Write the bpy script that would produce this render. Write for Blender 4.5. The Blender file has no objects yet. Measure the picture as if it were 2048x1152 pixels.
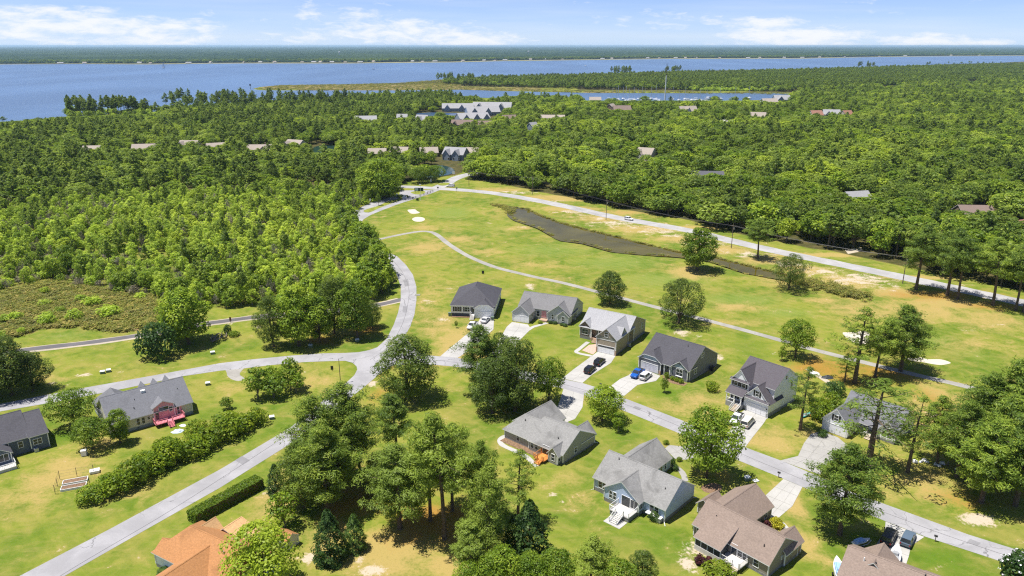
import bpy, bmesh, math, random
import numpy as np
from mathutils import Vector, Matrix
R = math.radians
random.seed(7)
scene = bpy.context.scene
COL = scene.collection

# ---------------------------------------------------------------- camera
F, H, CX, CY, HY = 1500.0, 82.0, 1024.0, 576.0, 91.0
PITCH = math.atan((CY - HY) / F)
SP, CP = math.sin(PITCH), math.cos(PITCH)
cam_data = bpy.data.cameras.new('drone_camera')
cam = bpy.data.objects.new('drone_camera', cam_data)
COL.objects.link(cam)
cam.location = (0, 0, H)
cam.rotation_euler = (R(90) - PITCH, 0, 0)
cam_data.sensor_width = 36.0
cam_data.lens = F * 36.0 / 2048.0
cam_data.clip_start = 0.5
cam_data.clip_end = 90000.0
scene.camera = cam

def G(x, y, z=0.0):
    """point of the place at height z seen at photograph pixel x, y (2048 x 1152)"""
    k = (y - CY) / F
    t = (H - z) / (SP + CP * k)
    return (t * (x - CX) / F, t * (CP - SP * k))

def height_at(bx, by, ty):
    X, D = G(bx, by)
    k = (CY - ty) / F
    return H + D * (k * CP - SP) / (CP + k * SP)

def px_per_m(by):
    return F * (SP + CP * (by - CY) / F) / H

# ---------------------------------------------------------------- sky, sun, exposure
SUN_EL = R(72.5)
SUN_DIR = (-0.998, -0.06)                  # horizontal direction towards the sun (x, y): from the left
world = bpy.data.worlds.new('World')
scene.world = world
world.use_nodes = True
wn, wl = world.node_tree.nodes, world.node_tree.links
wn.clear()

def wnode(t, **kw):
    n = wn.new(t)
    for k, v in kw.items():
        setattr(n, k, v)
    return n

def wmath(op, a, b=None, c=None, clamp=False):
    n = wnode('ShaderNodeMath', operation=op, use_clamp=clamp)
    for i, v in enumerate((a, b, c)):
        if v is None:
            continue
        if hasattr(v, 'is_output'):
            wl.new(v, n.inputs[i])
        else:
            n.inputs[i].default_value = v
    return n.outputs[0]

tc = wnode('ShaderNodeTexCoord')
sep = wnode('ShaderNodeSeparateXYZ')
wl.new(tc.outputs['Generated'], sep.inputs[0])
zc = wmath('MAXIMUM', sep.outputs[2], 0.012)
comb = wnode('ShaderNodeCombineXYZ')
wl.new(sep.outputs[0], comb.inputs[0]); wl.new(sep.outputs[1], comb.inputs[1]); wl.new(zc, comb.inputs[2])
sky = wnode('ShaderNodeTexSky', sky_type='NISHITA')
sky.sun_disc = False
sky.sun_elevation = SUN_EL
sky.sun_rotation = math.atan2(*SUN_DIR)
sky.altitude = 50.0
sky.air_density = 0.55
sky.dust_density = 0.10
sky.ozone_density = 1.5
wl.new(comb.outputs[0], sky.inputs[0])
az = wmath('ARCTAN2', sep.outputs[0], sep.outputs[1])
el = wmath('ARCSINE', sep.outputs[2])

def sky_dir(x, y):
    k = (y - CY) / F
    vx, vy, vz = (x - CX) / F, CP - SP * k, -(SP + CP * k)
    return math.atan2(vx, vy), math.atan2(vz, math.hypot(vx, vy))

pc = wnode('ShaderNodeCombineXYZ')
wl.new(wmath('MULTIPLY', az, 17.0), pc.inputs[0]); wl.new(wmath('MULTIPLY', el, 60.0), pc.inputs[1])
nz = wnode('ShaderNodeTexNoise'); nz.inputs['Scale'].default_value = 2.0
nz.inputs['Detail'].default_value = 9.0; nz.inputs['Roughness'].default_value = 0.62
nz.inputs['Distortion'].default_value = 0.3
wl.new(pc.outputs[0], nz.inputs['Vector'])
noise_c = wmath('MULTIPLY', wmath('SUBTRACT', nz.outputs[0], 0.5), 3.1)
# banks of low cumulus: pixel centre, half width, half height, strength
CLOUDS = [(80, 28, 150, 18, .9), (180, 52, 250, 20, 1.0), (320, 78, 140, 18, .8), (10, 62, 90, 22, .9),
          (690, 35, 110, 26, .45), (790, 62, 150, 24, .85), (930, 80, 120, 18, .95), (620, 75, 80, 12, .55),
          (1530, 52, 75, 18, 1.1), (1590, 76, 140, 24, 1.1), (1840, 82, 95, 16, 1.0), (1940, 88, 110, 12, .8),
          (1340, 38, 120, 14, .35), (150, 82, 170, 14, .55), (1750, 92, 330, 8, .35), (-160, 50, 160, 30, .9),
          (2250, 70, 160, 26, .9)]
bias = None
for (x, y, hw, hh, s) in CLOUDS:
    a0, e0 = sky_dir(x, y)
    a1, _ = sky_dir(x + hw, y); _, e1 = sky_dir(x, y - hh)
    da = wmath('MULTIPLY', wmath('SUBTRACT', az, a0), 1.0 / abs(a1 - a0))
    de = wmath('MULTIPLY', wmath('SUBTRACT', el, e0), 1.0 / abs(e1 - e0))
    d2 = wmath('ADD', wmath('MULTIPLY', da, da), wmath('MULTIPLY', de, de))
    b = wmath('MULTIPLY', wmath('SUBTRACT', 1.0, wmath('MULTIPLY', d2, 0.6)), s)
    bias = b if bias is None else wmath('MAXIMUM', bias, b)
# beyond the picture: scattered fair-weather cloud of the same kind all round
pg = wnode('ShaderNodeTexNoise'); pg.inputs['Scale'].default_value = 0.8; pg.inputs['Detail'].default_value = 3.0
wl.new(pc.outputs[0], pg.inputs['Vector'])
wisps = wmath('MULTIPLY', wmath('SUBTRACT', pg.outputs[0], 0.62), 2.2)
bias = wmath('MAXIMUM', wmath('MAXIMUM', bias, wisps), -1.2)
cov = wnode('ShaderNodeMapRange', interpolation_type='SMOOTHSTEP')
cov.inputs['From Min'].default_value = 0.0; cov.inputs['From Max'].default_value = 1.25
wl.new(wmath('ADD', bias, noise_c), cov.inputs['Value'])
# thin high veil
pv = wnode('ShaderNodeCombineXYZ')
wl.new(wmath('MULTIPLY', az, 3.0), pv.inputs[0]); wl.new(wmath('MULTIPLY', el, 45.0), pv.inputs[1])
veil = wnode('ShaderNodeTexNoise'); veil.inputs['Scale'].default_value = 1.6; veil.inputs['Detail'].default_value = 5.0
wl.new(pv.outputs[0], veil.inputs['Vector'])
veil_f = wmath('MULTIPLY', wmath('SUBTRACT', veil.outputs[0], 0.42), 0.55, clamp=True)
cloud_f = wmath('MAXIMUM', wmath('MULTIPLY', cov.outputs[0], 0.86), veil_f)
tintn = wnode('ShaderNodeMix', data_type='RGBA', blend_type='MULTIPLY')
tintn.inputs[0].default_value = 1.0
wl.new(sky.outputs[0], tintn.inputs[6]); tintn.inputs[7].default_value = (1.02, 1.06, 1.34, 1)
cm = wnode('ShaderNodeMix', data_type='RGBA')
wl.new(cloud_f, cm.inputs[0]); wl.new(tintn.outputs[2], cm.inputs[6]); cm.inputs[7].default_value = (9.2, 9.3, 9.6, 1)
bg = wnode('ShaderNodeBackground'); bg.inputs['Strength'].default_value = 0.075
wl.new(cm.outputs[2], bg.inputs['Color'])
wo = wnode('ShaderNodeOutputWorld'); wl.new(bg.outputs[0], wo.inputs['Surface'])

sun_d = bpy.data.lights.new('sun', 'SUN')
sun_d.energy = 5.0
sun_d.angle = R(0.53)
sun_d.color = (1.0, 0.955, 0.88)
sun = bpy.data.objects.new('sun', sun_d)
COL.objects.link(sun)
sv = Vector((SUN_DIR[0] * math.cos(SUN_EL), SUN_DIR[1] * math.cos(SUN_EL), math.sin(SUN_EL)))
sun.rotation_euler = sv.to_track_quat('Z', 'Y').to_euler()
sun.location = (0, 0, 200)

vs = scene.view_settings
scene.display_settings.display_device = 'sRGB'
vs.view_transform = 'Standard'
vs.look = 'None'
vs.exposure = 0.52
vs.gamma = 1.0
vs.use_curve_mapping = False
scene.render.engine = 'CYCLES'
cy = scene.cycles
cy.max_bounces = 6
cy.diffuse_bounces = 3
cy.glossy_bounces = 2
cy.transmission_bounces = 3
cy.transparent_max_bounces = 4
cy.volume_bounces = 1
cy.caustics_reflective = False
cy.caustics_refractive = False
cy.filter_width = 1.2
cy.use_denoising = False

# ---------------------------------------------------------------- helpers
def tag(o, label=None, cat=None, group=None, kind=None):
    if label: o['label'] = label
    if cat: o['category'] = cat
    if group: o['group'] = group
    if kind: o['kind'] = kind
    return o

def mesh_obj(name, verts, faces, mats, parent=None, mat_idx=None, smooth=False):
    me = bpy.data.meshes.new(name)
    me.from_pydata([tuple(v) for v in verts], [], [tuple(f) for f in faces])
    for m in (mats if isinstance(mats, (list, tuple)) else [mats]):
        me.materials.append(m)
    if mat_idx is not None:
        me.polygons.foreach_set('material_index', mat_idx)
    if smooth:
        me.polygons.foreach_set('use_smooth', [True] * len(me.polygons))
    me.update()
    return link(name, me, parent)

def link(name, me, parent=None, loc=None, rz=None):
    o = bpy.data.objects.new(name, me)
    COL.objects.link(o)
    if parent is not None: o.parent = parent
    if loc is not None: o.location = loc
    if rz is not None: o.rotation_euler = (0, 0, rz)
    return o

def empty(name, loc, rz=0.0, label=None, cat=None, group=None, kind=None):
    o = bpy.data.objects.new(name, None)
    o.empty_display_size = 0.5
    COL.objects.link(o)
    o.location = loc if len(loc) == 3 else (loc[0], loc[1], 0)
    o.rotation_euler = (0, 0, rz)
    return tag(o, label, cat, group, kind)

def np_mesh(name, verts, faces, mat, tone=None):
    """verts (n,3) array, faces (m,k) array"""
    verts = np.asarray(verts, np.float32); faces = np.asarray(faces, np.int32)
    k = faces.shape[1]; m = len(faces)
    me = bpy.data.meshes.new(name)
    me.vertices.add(len(verts)); me.vertices.foreach_set('co', verts.ravel())
    me.loops.add(m * k); me.loops.foreach_set('vertex_index', faces.ravel())
    me.polygons.add(m)
    me.polygons.foreach_set('loop_start', np.arange(m, dtype=np.int32) * k)
    for mm in (mat if isinstance(mat, (list, tuple)) else [mat]):
        me.materials.append(mm)
    if tone is not None:
        a = me.attributes.new('tone', 'FLOAT', 'POINT'); a.data.foreach_set('value', np.asarray(tone, np.float32))
    me.update(calc_edges=True)
    return me

class MB:
    """collects boxes, bars, tubes, slabs for one mesh"""
    def __init__(s): s.v, s.f, s.mi = [], [], []
    def add(s, verts, faces, mi=0):
        b = len(s.v); s.v += [tuple(v) for v in verts]
        for f in faces:
            s.f.append(tuple(b + i for i in f)); s.mi.append(mi)
    def box(s, x0, x1, y0, y1, z0, z1, mi=0):
        v = [(x0, y0, z0), (x1, y0, z0), (x1, y1, z0), (x0, y1, z0), (x0, y0, z1), (x1, y0, z1), (x1, y1, z1), (x0, y1, z1)]
        s.add(v, [(0, 3, 2, 1), (4, 5, 6, 7), (0, 1, 5, 4), (1, 2, 6, 5), (2, 3, 7, 6), (3, 0, 4, 7)], mi)
    def tube(s, pts, rads, n=6, mi=0, cap=True):
        pts = [Vector(p) for p in pts]
        if not isinstance(rads, (list, tuple)): rads = [rads] * len(pts)
        b = len(s.v)
        for i, p in enumerate(pts):
            d = (pts[min(i + 1, len(pts) - 1)] - pts[max(i - 1, 0)])
            d = d.normalized() if d.length > 1e-9 else Vector((0, 0, 1))
            a = d.cross(Vector((0, 0, 1)) if abs(d.z) < 0.9 else Vector((1, 0, 0))).normalized()
            c = d.cross(a)
            for k in range(n):
                t = 2 * math.pi * k / n
                s.v.append(tuple(p + (a * math.cos(t) + c * math.sin(t)) * rads[i]))
        for i in range(len(pts) - 1):
            for k in range(n):
                k2 = (k + 1) % n
                s.f.append((b + i * n + k, b + i * n + k2, b + (i + 1) * n + k2, b + (i + 1) * n + k)); s.mi.append(mi)
        if cap:
            s.f.append(tuple(b + k for k in range(n))[::-1]); s.mi.append(mi)
            s.f.append(tuple(b + (len(pts) - 1) * n + k for k in range(n))); s.mi.append(mi)
    def slab(s, top, faces, t, mi_top=0, mi_side=1):
        """thick sheet: top points and faces, thickness t downwards"""
        n = len(top); b = len(s.v)
        s.v += [tuple(p) for p in top] + [(p[0], p[1], p[2] - t) for p in top]
        cnt = {}
        for f in faces:
            s.f.append(tuple(b + i for i in f)); s.mi.append(mi_top)
            s.f.append(tuple(b + n + i for i in f[::-1])); s.mi.append(mi_side)
            for i in range(len(f)):
                e = (f[i], f[(i + 1) % len(f)])
                cnt[tuple(sorted(e))] = cnt.get(tuple(sorted(e)), []) + [e]
        for k, es in cnt.items():
            if len(es) == 1:
                a, c = es[0]
                s.f.append((b + a, b + n + a, b + n + c, b + c)); s.mi.append(mi_side)
    def build(s, name, mats, parent=None, smooth=False):
        return mesh_obj(name, s.v, s.f, mats, parent, s.mi, smooth)

# ---------------------------------------------------------------- materials
def new_mat(name):
    m = bpy.data.materials.new(name); m.use_nodes = True
    nt = m.node_tree; nt.nodes.clear()
    return m, nt

class NB:
    def __init__(s, nt): s.nt = nt
    def n(s, t, **kw):
        x = s.nt.nodes.new(t)
        for k, v in kw.items(): setattr(x, k, v)
        return x
    def set(s, sock, v):
        if hasattr(v, 'is_output'): s.nt.links.new(v, sock)
        else: sock.default_value = v
    def math(s, op, a, b=0.0, clamp=False):
        x = s.n('ShaderNodeMath', operation=op, use_clamp=clamp)
        s.set(x.inputs[0], a); s.set(x.inputs[1], b)
        return x.outputs[0]
    def mix(s, f, a, b, blend='MIX'):
        x = s.n('ShaderNodeMix', data_type='RGBA', blend_type=blend)
        s.set(x.inputs[0], f)
        s.set(x.inputs[6], a if hasattr(a, 'is_output') else (*a, 1)); s.set(x.inputs[7], b if hasattr(b, 'is_output') else (*b, 1))
        return x.outputs[2]
    def noise(s, scale, detail=4, rough=0.55, vec=None, dist=0.0):
        x = s.n('ShaderNodeTexNoise')
        x.inputs['Scale'].default_value = scale; x.inputs['Detail'].default_value = detail
        x.inputs['Roughness'].default_value = rough; x.inputs['Distortion'].default_value = dist
        if vec is not None: s.nt.links.new(vec, x.inputs['Vector'])
        return x.outputs[0]
    def ramp(s, v, a, b):
        x = s.n('ShaderNodeMapRange', interpolation_type='SMOOTHSTEP')
        s.set(x.inputs['Value'], v); x.inputs['From Min'].default_value = a; x.inputs['From Max'].default_value = b
        return x.outputs[0]
    def pos(s): return s.n('ShaderNodeNewGeometry').outputs['Position']
    def obj(s): return s.n('ShaderNodeTexCoord').outputs['Object']
    def scaled(s, vec, sc):
        x = s.n('ShaderNodeMapping'); x.inputs['Scale'].default_value = sc
        s.nt.links.new(vec, x.inputs['Vector']); return x.outputs[0]
    def attr(s, name, t='GEOMETRY'):
        x = s.n('ShaderNodeAttribute', attribute_type=t); x.attribute_name = name
        return x.outputs['Fac']
    def out(s, surf, vol=None):
        o = s.n('ShaderNodeOutputMaterial')
        if surf is not None: s.nt.links.new(surf, o.inputs['Surface'])
        if vol is not None: s.nt.links.new(vol, o.inputs['Volume'])
    def bsdf(s, col, rough=0.8, spec=0.3, metal=0.0, normal=None):
        x = s.n('ShaderNodeBsdfPrincipled')
        s.set(x.inputs['Base Color'], col if hasattr(col, 'is_output') else (*col, 1))
        s.set(x.inputs['Roughness'], rough)
        x.inputs['Specular IOR Level'].default_value = spec; x.inputs['Metallic'].default_value = metal
        if normal is not None: s.nt.links.new(normal, x.inputs['Normal'])
        return x.outputs[0]
    def bump(s, h, strength=0.3, dist=0.05):
        x = s.n('ShaderNodeBump'); x.inputs['Strength'].default_value = strength; x.inputs['Distance'].default_value = dist
        s.nt.links.new(h, x.inputs['Height']); return x.outputs[0]

_MC = {}
def paint(name, col, rough=0.6, spec=0.3, metal=0.0, vary=0.10, scale=1.5):
    if name in _MC: return _MC[name]
    m, nt = new_mat(name); b = NB(nt)
    n = b.noise(scale, 5, 0.6, b.obj())
    c = b.mix(b.ramp(n, 0.3, 0.7), tuple(x * (1 - vary) for x in col), tuple(min(1, x * (1 + vary)) for x in col))
    b.out(b.bsdf(c, rough, spec, metal))
    _MC[name] = m
    return m

def siding(name, col):
    if name in _MC: return _MC[name]
    m, nt = new_mat(name); b = NB(nt)
    v = b.obj()
    w = b.n('ShaderNodeTexWave', wave_type='BANDS', bands_direction='Z', wave_profile='SAW')
    w.inputs['Scale'].default_value = 1.05; w.inputs['Distortion'].default_value = 0.0
    nt.links.new(v, w.inputs['Vector'])
    n = b.noise(0.8, 4, 0.6, v)
    c = b.mix(b.ramp(n, 0.25, 0.75), tuple(x * 0.93 for x in col), tuple(min(1, x * 1.05) for x in col))
    b.out(b.bsdf(c, 0.55, 0.35, 0, b.bump(w.outputs[0], 0.5, 0.02)))
    _MC[name] = m
    return m

def shingle(name, col, stain=0.25, pinkish=(1, 1, 1)):
    if name in _MC: return _MC[name]
    m, nt = new_mat(name); b = NB(nt)
    v = b.obj()
    fine = b.noise(3.2, 3, 0.7, b.scaled(v, (1, 1, 2.2)))
    cell = b.n('ShaderNodeTexVoronoi'); cell.inputs['Scale'].default_value = 2.4
    nt.links.new(b.scaled(v, (1, 1, 2.6)), cell.inputs['Vector'])
    big = b.noise(0.28, 4, 0.6, v, 0.6)
    c = b.mix(b.ramp(fine, 0.25, 0.75), tuple(x * 0.82 for x in col), tuple(min(1, x * 1.18) for x in col))
    g = b.n('ShaderNodeRGBToBW'); nt.links.new(cell.outputs['Color'], g.inputs[0])
    c = b.mix(b.math('MULTIPLY', g.outputs[0], 0.30), c, tuple(x * 0.65 * p for x, p in zip(col, pinkish)))
    c = b.mix(b.math('MULTIPLY', b.ramp(big, 0.46, 0.75), stain), c, tuple(x * 0.5 for x in col))
    b.out(b.bsdf(c, 0.85, 0.2, 0, b.bump(fine, 0.35, 0.03)))
    _MC[name] = m
    return m

def leaf_mat(name, dark, mid, light, trans=0.36):
    m, nt = new_mat(name); b = NB(nt)
    tone = b.attr('tone'); tint = b.attr('tint', 'INSTANCER')
    c1 = b.mix(b.ramp(tone, 0.0, 0.6), dark, mid)
    c2 = b.mix(b.math('MULTIPLY', b.ramp(tone, 0.45, 1.0), 0.8), c1, light)
    # whole-tree variation: towards olive / towards fresh yellow-green
    c3 = b.mix(b.math('MULTIPLY', b.ramp(tint, 0.5, 1.0), 0.70), c2, light)
    c4 = b.mix(b.math('MULTIPLY', b.ramp(tint, 0.5, 0.0), 0.55), c3, tuple(x * y for x, y in zip(dark, (1.2, 0.95, 1.0))))
    oi = b.n('ShaderNodeObjectInfo')
    c4 = b.mix(b.ramp(oi.outputs['Random'], 0.0, 1.0), b.mix(1.0, c4, (0.74, 0.78, 0.85), 'MULTIPLY'), b.mix(1.0, c4, (1.38, 1.28, 1.15), 'MULTIPLY'))
    d = b.n('ShaderNodeBsdfDiffuse'); nt.links.new(c4, d.inputs[0])
    t = b.n('ShaderNodeBsdfTranslucent'); nt.links.new(b.mix(0.6, c4, tuple(min(1, x * 1.5) for x in light)), t.inputs[0])
    mx = b.n('ShaderNodeMixShader'); mx.inputs[0].default_value = trans
    nt.links.new(d.outputs[0], mx.inputs[1]); nt.links.new(t.outputs[0], mx.inputs[2])
    g = b.n('ShaderNodeBsdfGlossy'); g.inputs['Roughness'].default_value = 0.5; g.inputs[0].default_value = (1, 1, 1, 1)
    m2 = b.n('ShaderNodeMixShader'); m2.inputs[0].default_value = 0.012
    nt.links.new(mx.outputs[0], m2.inputs[1]); nt.links.new(g.outputs[0], m2.inputs[2])
    b.out(m2.outputs[0])
    return m

M_PINE = leaf_mat('pine_needles', (0.062, 0.115, 0.018), (0.160, 0.245, 0.032), (0.300, 0.385, 0.056))
M_PINED = leaf_mat('dark_pine_needles', (0.036, 0.070, 0.012), (0.096, 0.152, 0.022), (0.200, 0.268, 0.040), 0.26)
M_OAK = leaf_mat('oak_leaves', (0.058, 0.122, 0.010), (0.158, 0.252, 0.018), (0.315, 0.405, 0.036))
M_SWAMP = leaf_mat('sapling_leaves', (0.180, 0.300, 0.028), (0.325, 0.460, 0.048), (0.505, 0.600, 0.090), 0.46)
M_CEDAR = leaf_mat('cedar_leaves', (0.022, 0.056, 0.014), (0.056, 0.118, 0.024), (0.125, 0.205, 0.040))
M_HEDGE = leaf_mat('hedge_leaves', (0.060, 0.120, 0.007), (0.155, 0.245, 0.013), (0.310, 0.370, 0.028))
M_RED = leaf_mat('purple_leaves', (0.030, 0.010, 0.012), (0.075, 0.020, 0.025), (0.13, 0.035, 0.04))
M_GOLD = leaf_mat('golden_leaves', (0.20, 0.21, 0.015), (0.36, 0.36, 0.02), (0.5, 0.47, 0.04))
M_GREY = leaf_mat('grey_twigs', (0.11, 0.10, 0.075), (0.20, 0.185, 0.14), (0.30, 0.28, 0.22), 0.1)
M_REED = leaf_mat('reed_leaves', (0.10, 0.155, 0.020), (0.21, 0.24, 0.042), (0.40, 0.34, 0.12))
M_BARK = paint('bark', (0.125, 0.095, 0.068), 0.95, 0.1, vary=0.45, scale=4)
M_BARKG = paint('grey_bark', (0.21, 0.19, 0.165), 0.95, 0.1, vary=0.35, scale=4)

M_WHITE = paint('white_trim', (0.76, 0.76, 0.76), 0.5, 0.4, vary=0.03)
M_GLASS = paint('window_glass', (0.035, 0.042, 0.052), 0.08, 0.5, vary=0.3, scale=0.6)
M_BLACK = paint('black_shutter', (0.02, 0.02, 0.024), 0.5, 0.3)
M_CMU = paint('foundation_block', (0.22, 0.22, 0.215), 0.9, 0.2, vary=0.2, scale=3)
M_CMUD = paint('dark_foundation', (0.075, 0.09, 0.115), 0.9, 0.2, vary=0.2, scale=3)
M_WOODP = paint('grey_wood', (0.30, 0.28, 0.25), 0.85, 0.2, vary=0.25, scale=3)
M_POLE = paint('pole_wood', (0.17, 0.135, 0.105), 0.9, 0.2, vary=0.3, scale=3)
M_METAL = paint('grey_metal', (0.45, 0.46, 0.47), 0.4, 0.5, 0.3)
M_DARK = paint('dark_metal', (0.03, 0.03, 0.033), 0.5, 0.4)
M_TYRE = paint('tyre_rubber', (0.018, 0.018, 0.018), 0.85, 0.2)
M_RIM = paint('wheel_rim', (0.45, 0.45, 0.46), 0.3, 0.5, 0.6)
M_LAMPG = paint('headlight_glass', (0.7, 0.72, 0.75), 0.15, 0.5)
M_TAIL = paint('taillight_red', (0.35, 0.015, 0.015), 0.2, 0.5)
M_PLATE = paint('concrete_pad', (0.42, 0.41, 0.39), 0.85, 0.2, vary=0.12)
M_STRAW = paint('mulch', (0.21, 0.135, 0.085), 0.95, 0.1, vary=0.35, scale=3)
# ---------------------------------------------------------------- ground
def in_poly(P, poly):
    """numpy point-in-polygon, P (n,2)"""
    x, y = P[:, 0], P[:, 1]
    inside = np.zeros(len(P), bool)
    n = len(poly)
    for i in range(n):
        x0, y0 = poly[i]; x1, y1 = poly[(i + 1) % n]
        c = (y0 > y) != (y1 > y)
        with np.errstate(divide='ignore', invalid='ignore'):
            xi = (x1 - x0) * (y - y0) / (y1 - y0) + x0
        inside ^= c & (x < xi)
    return inside

def poly_dist(P, poly):
    """signed distance (positive inside)"""
    d = np.full(len(P), 1e9)
    n = len(poly)
    for i in range(n):
        a = np.array(poly[i]); b = np.array(poly[(i + 1) % n]); ab = b - a
        t = np.clip(((P - a) @ ab) / max(ab @ ab, 1e-9), 0, 1)
        d = np.minimum(d, np.hypot(*(P - a - t[:, None] * ab).T))
    return np.where(in_poly(P, poly), d, -d)

def sstep(x, a, b):
    t = np.clip((x - a) / (b - a), 0, 1)
    return t * t * (3 - 2 * t)

def W(poly): return [G(*p) for p in poly]

SWAMP = [(-320, 560), (-320, 440), (0, 420), (250, 400), (500, 385), (700, 385), (790, 390), (766, 400), (735, 408), (712, 419), (696, 431),
         (690, 446), (697, 468), (712, 486), (748, 512), (770, 545), (775, 580), (765, 599), (745, 604), (640, 610), (521, 612),
         (413, 620), (335, 612), (300, 588), (190, 577), (104, 560), (0, 585)]
FOREST_L = [(-420, 262), (0, 250), (45, 245), (130, 238), (300, 228), (450, 218), (600, 210), (750, 198), (870, 194), (935, 200), (950, 230), (940, 300),
            (930, 345), (905, 352), (815, 362), (790, 388), (500, 383), (250, 398), (0, 418), (-420, 480)]
FOREST_R = [(935, 205), (1050, 205), (1200, 209), (1400, 208), (1580, 206), (1600, 190), (1700, 183), (2048, 164), (2500, 150), (2600, 700), (2300, 634),
            (2048, 583), (1938, 561), (1869, 547), (1799, 532), (1730, 517), (1660, 503), (1591, 491), (1521, 477), (1452, 461), (1380, 441),
            (1305, 429), (1235, 417), (1183, 404), (1131, 394), (1079, 385), (1055, 379), (1000, 367), (948, 360), (932, 345)]
PENIN = [(880, 166), (1000, 161), (1100, 159), (1340, 151), (1500, 148), (1700, 142), (1900, 135), (2100, 131), (2600, 126), (2600, 150),
         (2048, 163), (1800, 173), (1600, 184), (1450, 181), (1300, 180), (1180, 179), (1000, 174), (930, 172)]
MARSH = [(-320, 640), (-320, 560), (0, 585), (104, 560), (190, 577), (300, 588), (335, 610), (326, 635), (295, 655), (243, 666),
         (156, 655), (80, 656), (35, 674), (0, 680)]
SPIT = [(505, 178), (560, 170.5), (700, 168.5), (800, 166), (870, 160), (930, 158), (940, 174), (1180, 181), (1450, 184), (1600, 186), (1600, 190),
        (1350, 186.5), (1180, 186), (1020, 182.5), (920, 179.5), (800, 181), (700, 181), (560, 181)]
POND = [(1022, 414), (1053, 417.5), (1079, 429.5), (1114, 443), (1166, 457), (1218, 469.5), (1270, 483), (1322, 495.5), (1359, 503.5), (1428, 513.5),
        (1487, 529), (1542, 542), (1590, 553), (1640, 567), (1628, 571), (1546, 556), (1487, 545), (1421, 523), (1357, 514), (1315, 511.5), (1270, 508), (1222, 503),
        (1166, 487), (1121, 481), (1097, 469), (1072, 455), (1027, 440), (1014, 428)]
POND_B = [(838, 341), (845, 336), (862, 331), (884, 330), (903, 335), (909, 341), (903, 347), (886, 351), (862, 354), (842, 352)]
POND_C = [(626, 296), (640, 291), (667, 290), (668, 300), (660, 316), (642, 320), (630, 308)]
POND_D = [(832, 227), (858, 225), (900, 226), (936, 226), (938, 231), (905, 234), (872, 235), (866, 242), (850, 245), (836, 238)]
POND_E = [(1758, 175.5), (1790, 174.5), (1800, 179), (1770, 180)]
POND_F = [(1930, 163), (1955, 162), (1950, 172), (1938, 172)]

# soft colour patches of the turf: (px, py, half width px, half height px, amount)
DRY = [(1140, 418, 70, 7, .9), (1210, 437, 70, 8, .9), (1290, 458, 80, 9, .9), (1370, 478, 70, 9, .9), (1450, 500, 60, 10, .9), (1530, 520, 60, 10, .9), (1610, 540, 60, 10, .9), (1690, 562, 60, 14, .95), (1790, 585, 60, 12, .9), (1890, 606, 90, 14, .9), (1150, 400, 120, 3, .9), (1400, 455, 120, 4, .9), (1650, 510, 120, 5, .9), (1850, 555, 120, 5, .9), (925, 690, 60, 45, .95), (880, 650, 45, 30, .6), (860, 600, 40, 60, .45), (1000, 420, 60, 10, .3), (850, 455, 45, 8, .6), (920, 478, 40, 8, .75), (855, 495, 55, 15, .7), (1040, 456, 35, 6, .7),
       (980, 504, 40, 7, .6), (1080, 530, 60, 10, .5), (1250, 450, 120, 10, .3), (1380, 545, 45, 16, .9), (1560, 560, 60, 18, .6), (1470, 615, 70, 10, .7), (1460, 645, 80, 8, .5),
       (1640, 600, 60, 8, .6), (1720, 620, 90, 25, .6), (1850, 620, 110, 26, .7), (1980, 640, 90, 30, .6), (1960, 690, 100, 14, .5), (1700, 570, 80, 14, .6),
       (130, 940, 75, 45, .75), (60, 990, 90, 40, .5), (250, 990, 70, 20, .4), (200, 880, 40, 25, .5), (470, 770, 60, 20, .4), (630, 760, 60, 30, .5), (660, 790, 40, 20, .5),
       (1380, 815, 90, 30, .5), (1350, 870, 40, 20, .3), (1400, 800, 60, 30, .55), (1540, 880, 70, 30, .7), (1500, 790, 40, 30, .6), (1620, 870, 30, 25, .5), (1510, 930, 30, 15, .4),
       (1880, 790, 40, 40, .7), (1870, 840, 60, 50, .8), (1850, 960, 80, 60, .6), (1780, 985, 60, 20, .5), (1580, 1000, 25, 40, .9), (1600, 1080, 40, 40, .7), (1650, 1120, 30, 20, .5),
       (660, 1080, 60, 60, .7), (780, 1100, 110, 60, .9), (900, 1130, 60, 30, .8), (560, 1000, 60, 40, .8), (1170, 1000, 50, 20, .35), (1130, 960, 70, 25, .35), (1170, 790, 40, 20, .3),
       (1250, 640, 40, 10, .35), (1400, 700, 60, 30, .4), (1100, 560, 60, 8, .4), (1200, 575, 80, 8, .4), (750, 440, 20, 15, .3), (830, 300, 60, 8, .4), (900, 325, 30, 12, .9),
       (1000, 380, 60, 5, .8), (1100, 395, 70, 6, .9), (1250, 425, 70, 6, .7), (60, 700, 80, 15, .3), (300, 760, 60, 12, .5), (100, 760, 60, 10, .5), (1790, 620, 40, 10, .5)]
STRAW = [(1640, 735, 70, 22, .9), (1760, 745, 80, 25, .75), (1690, 760, 40, 20, .7), (860, 1040, 100, 45, .9), (930, 1060, 50, 40, .7), (700, 1010, 70, 50, .7), (660, 960, 60, 40, .6), (1870, 800, 45, 30, .5),
         (1985, 930, 70, 70, .8), (1930, 1000, 60, 30, .6), (1880, 590, 130, 12, .75), (1990, 612, 80, 10, .7), (1020, 815, 60, 15, .4), (735, 660, 40, 10, .8), (640, 680, 50, 12, .7), (1430, 955, 55, 16, .5),
         (1660, 850, 60, 30, .4), (1200, 425, 200, 6, .35), (765, 730, 30, 30, .5), (760, 790, 30, 18, .5), (1700, 700, 60, 15, .35)]
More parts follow.
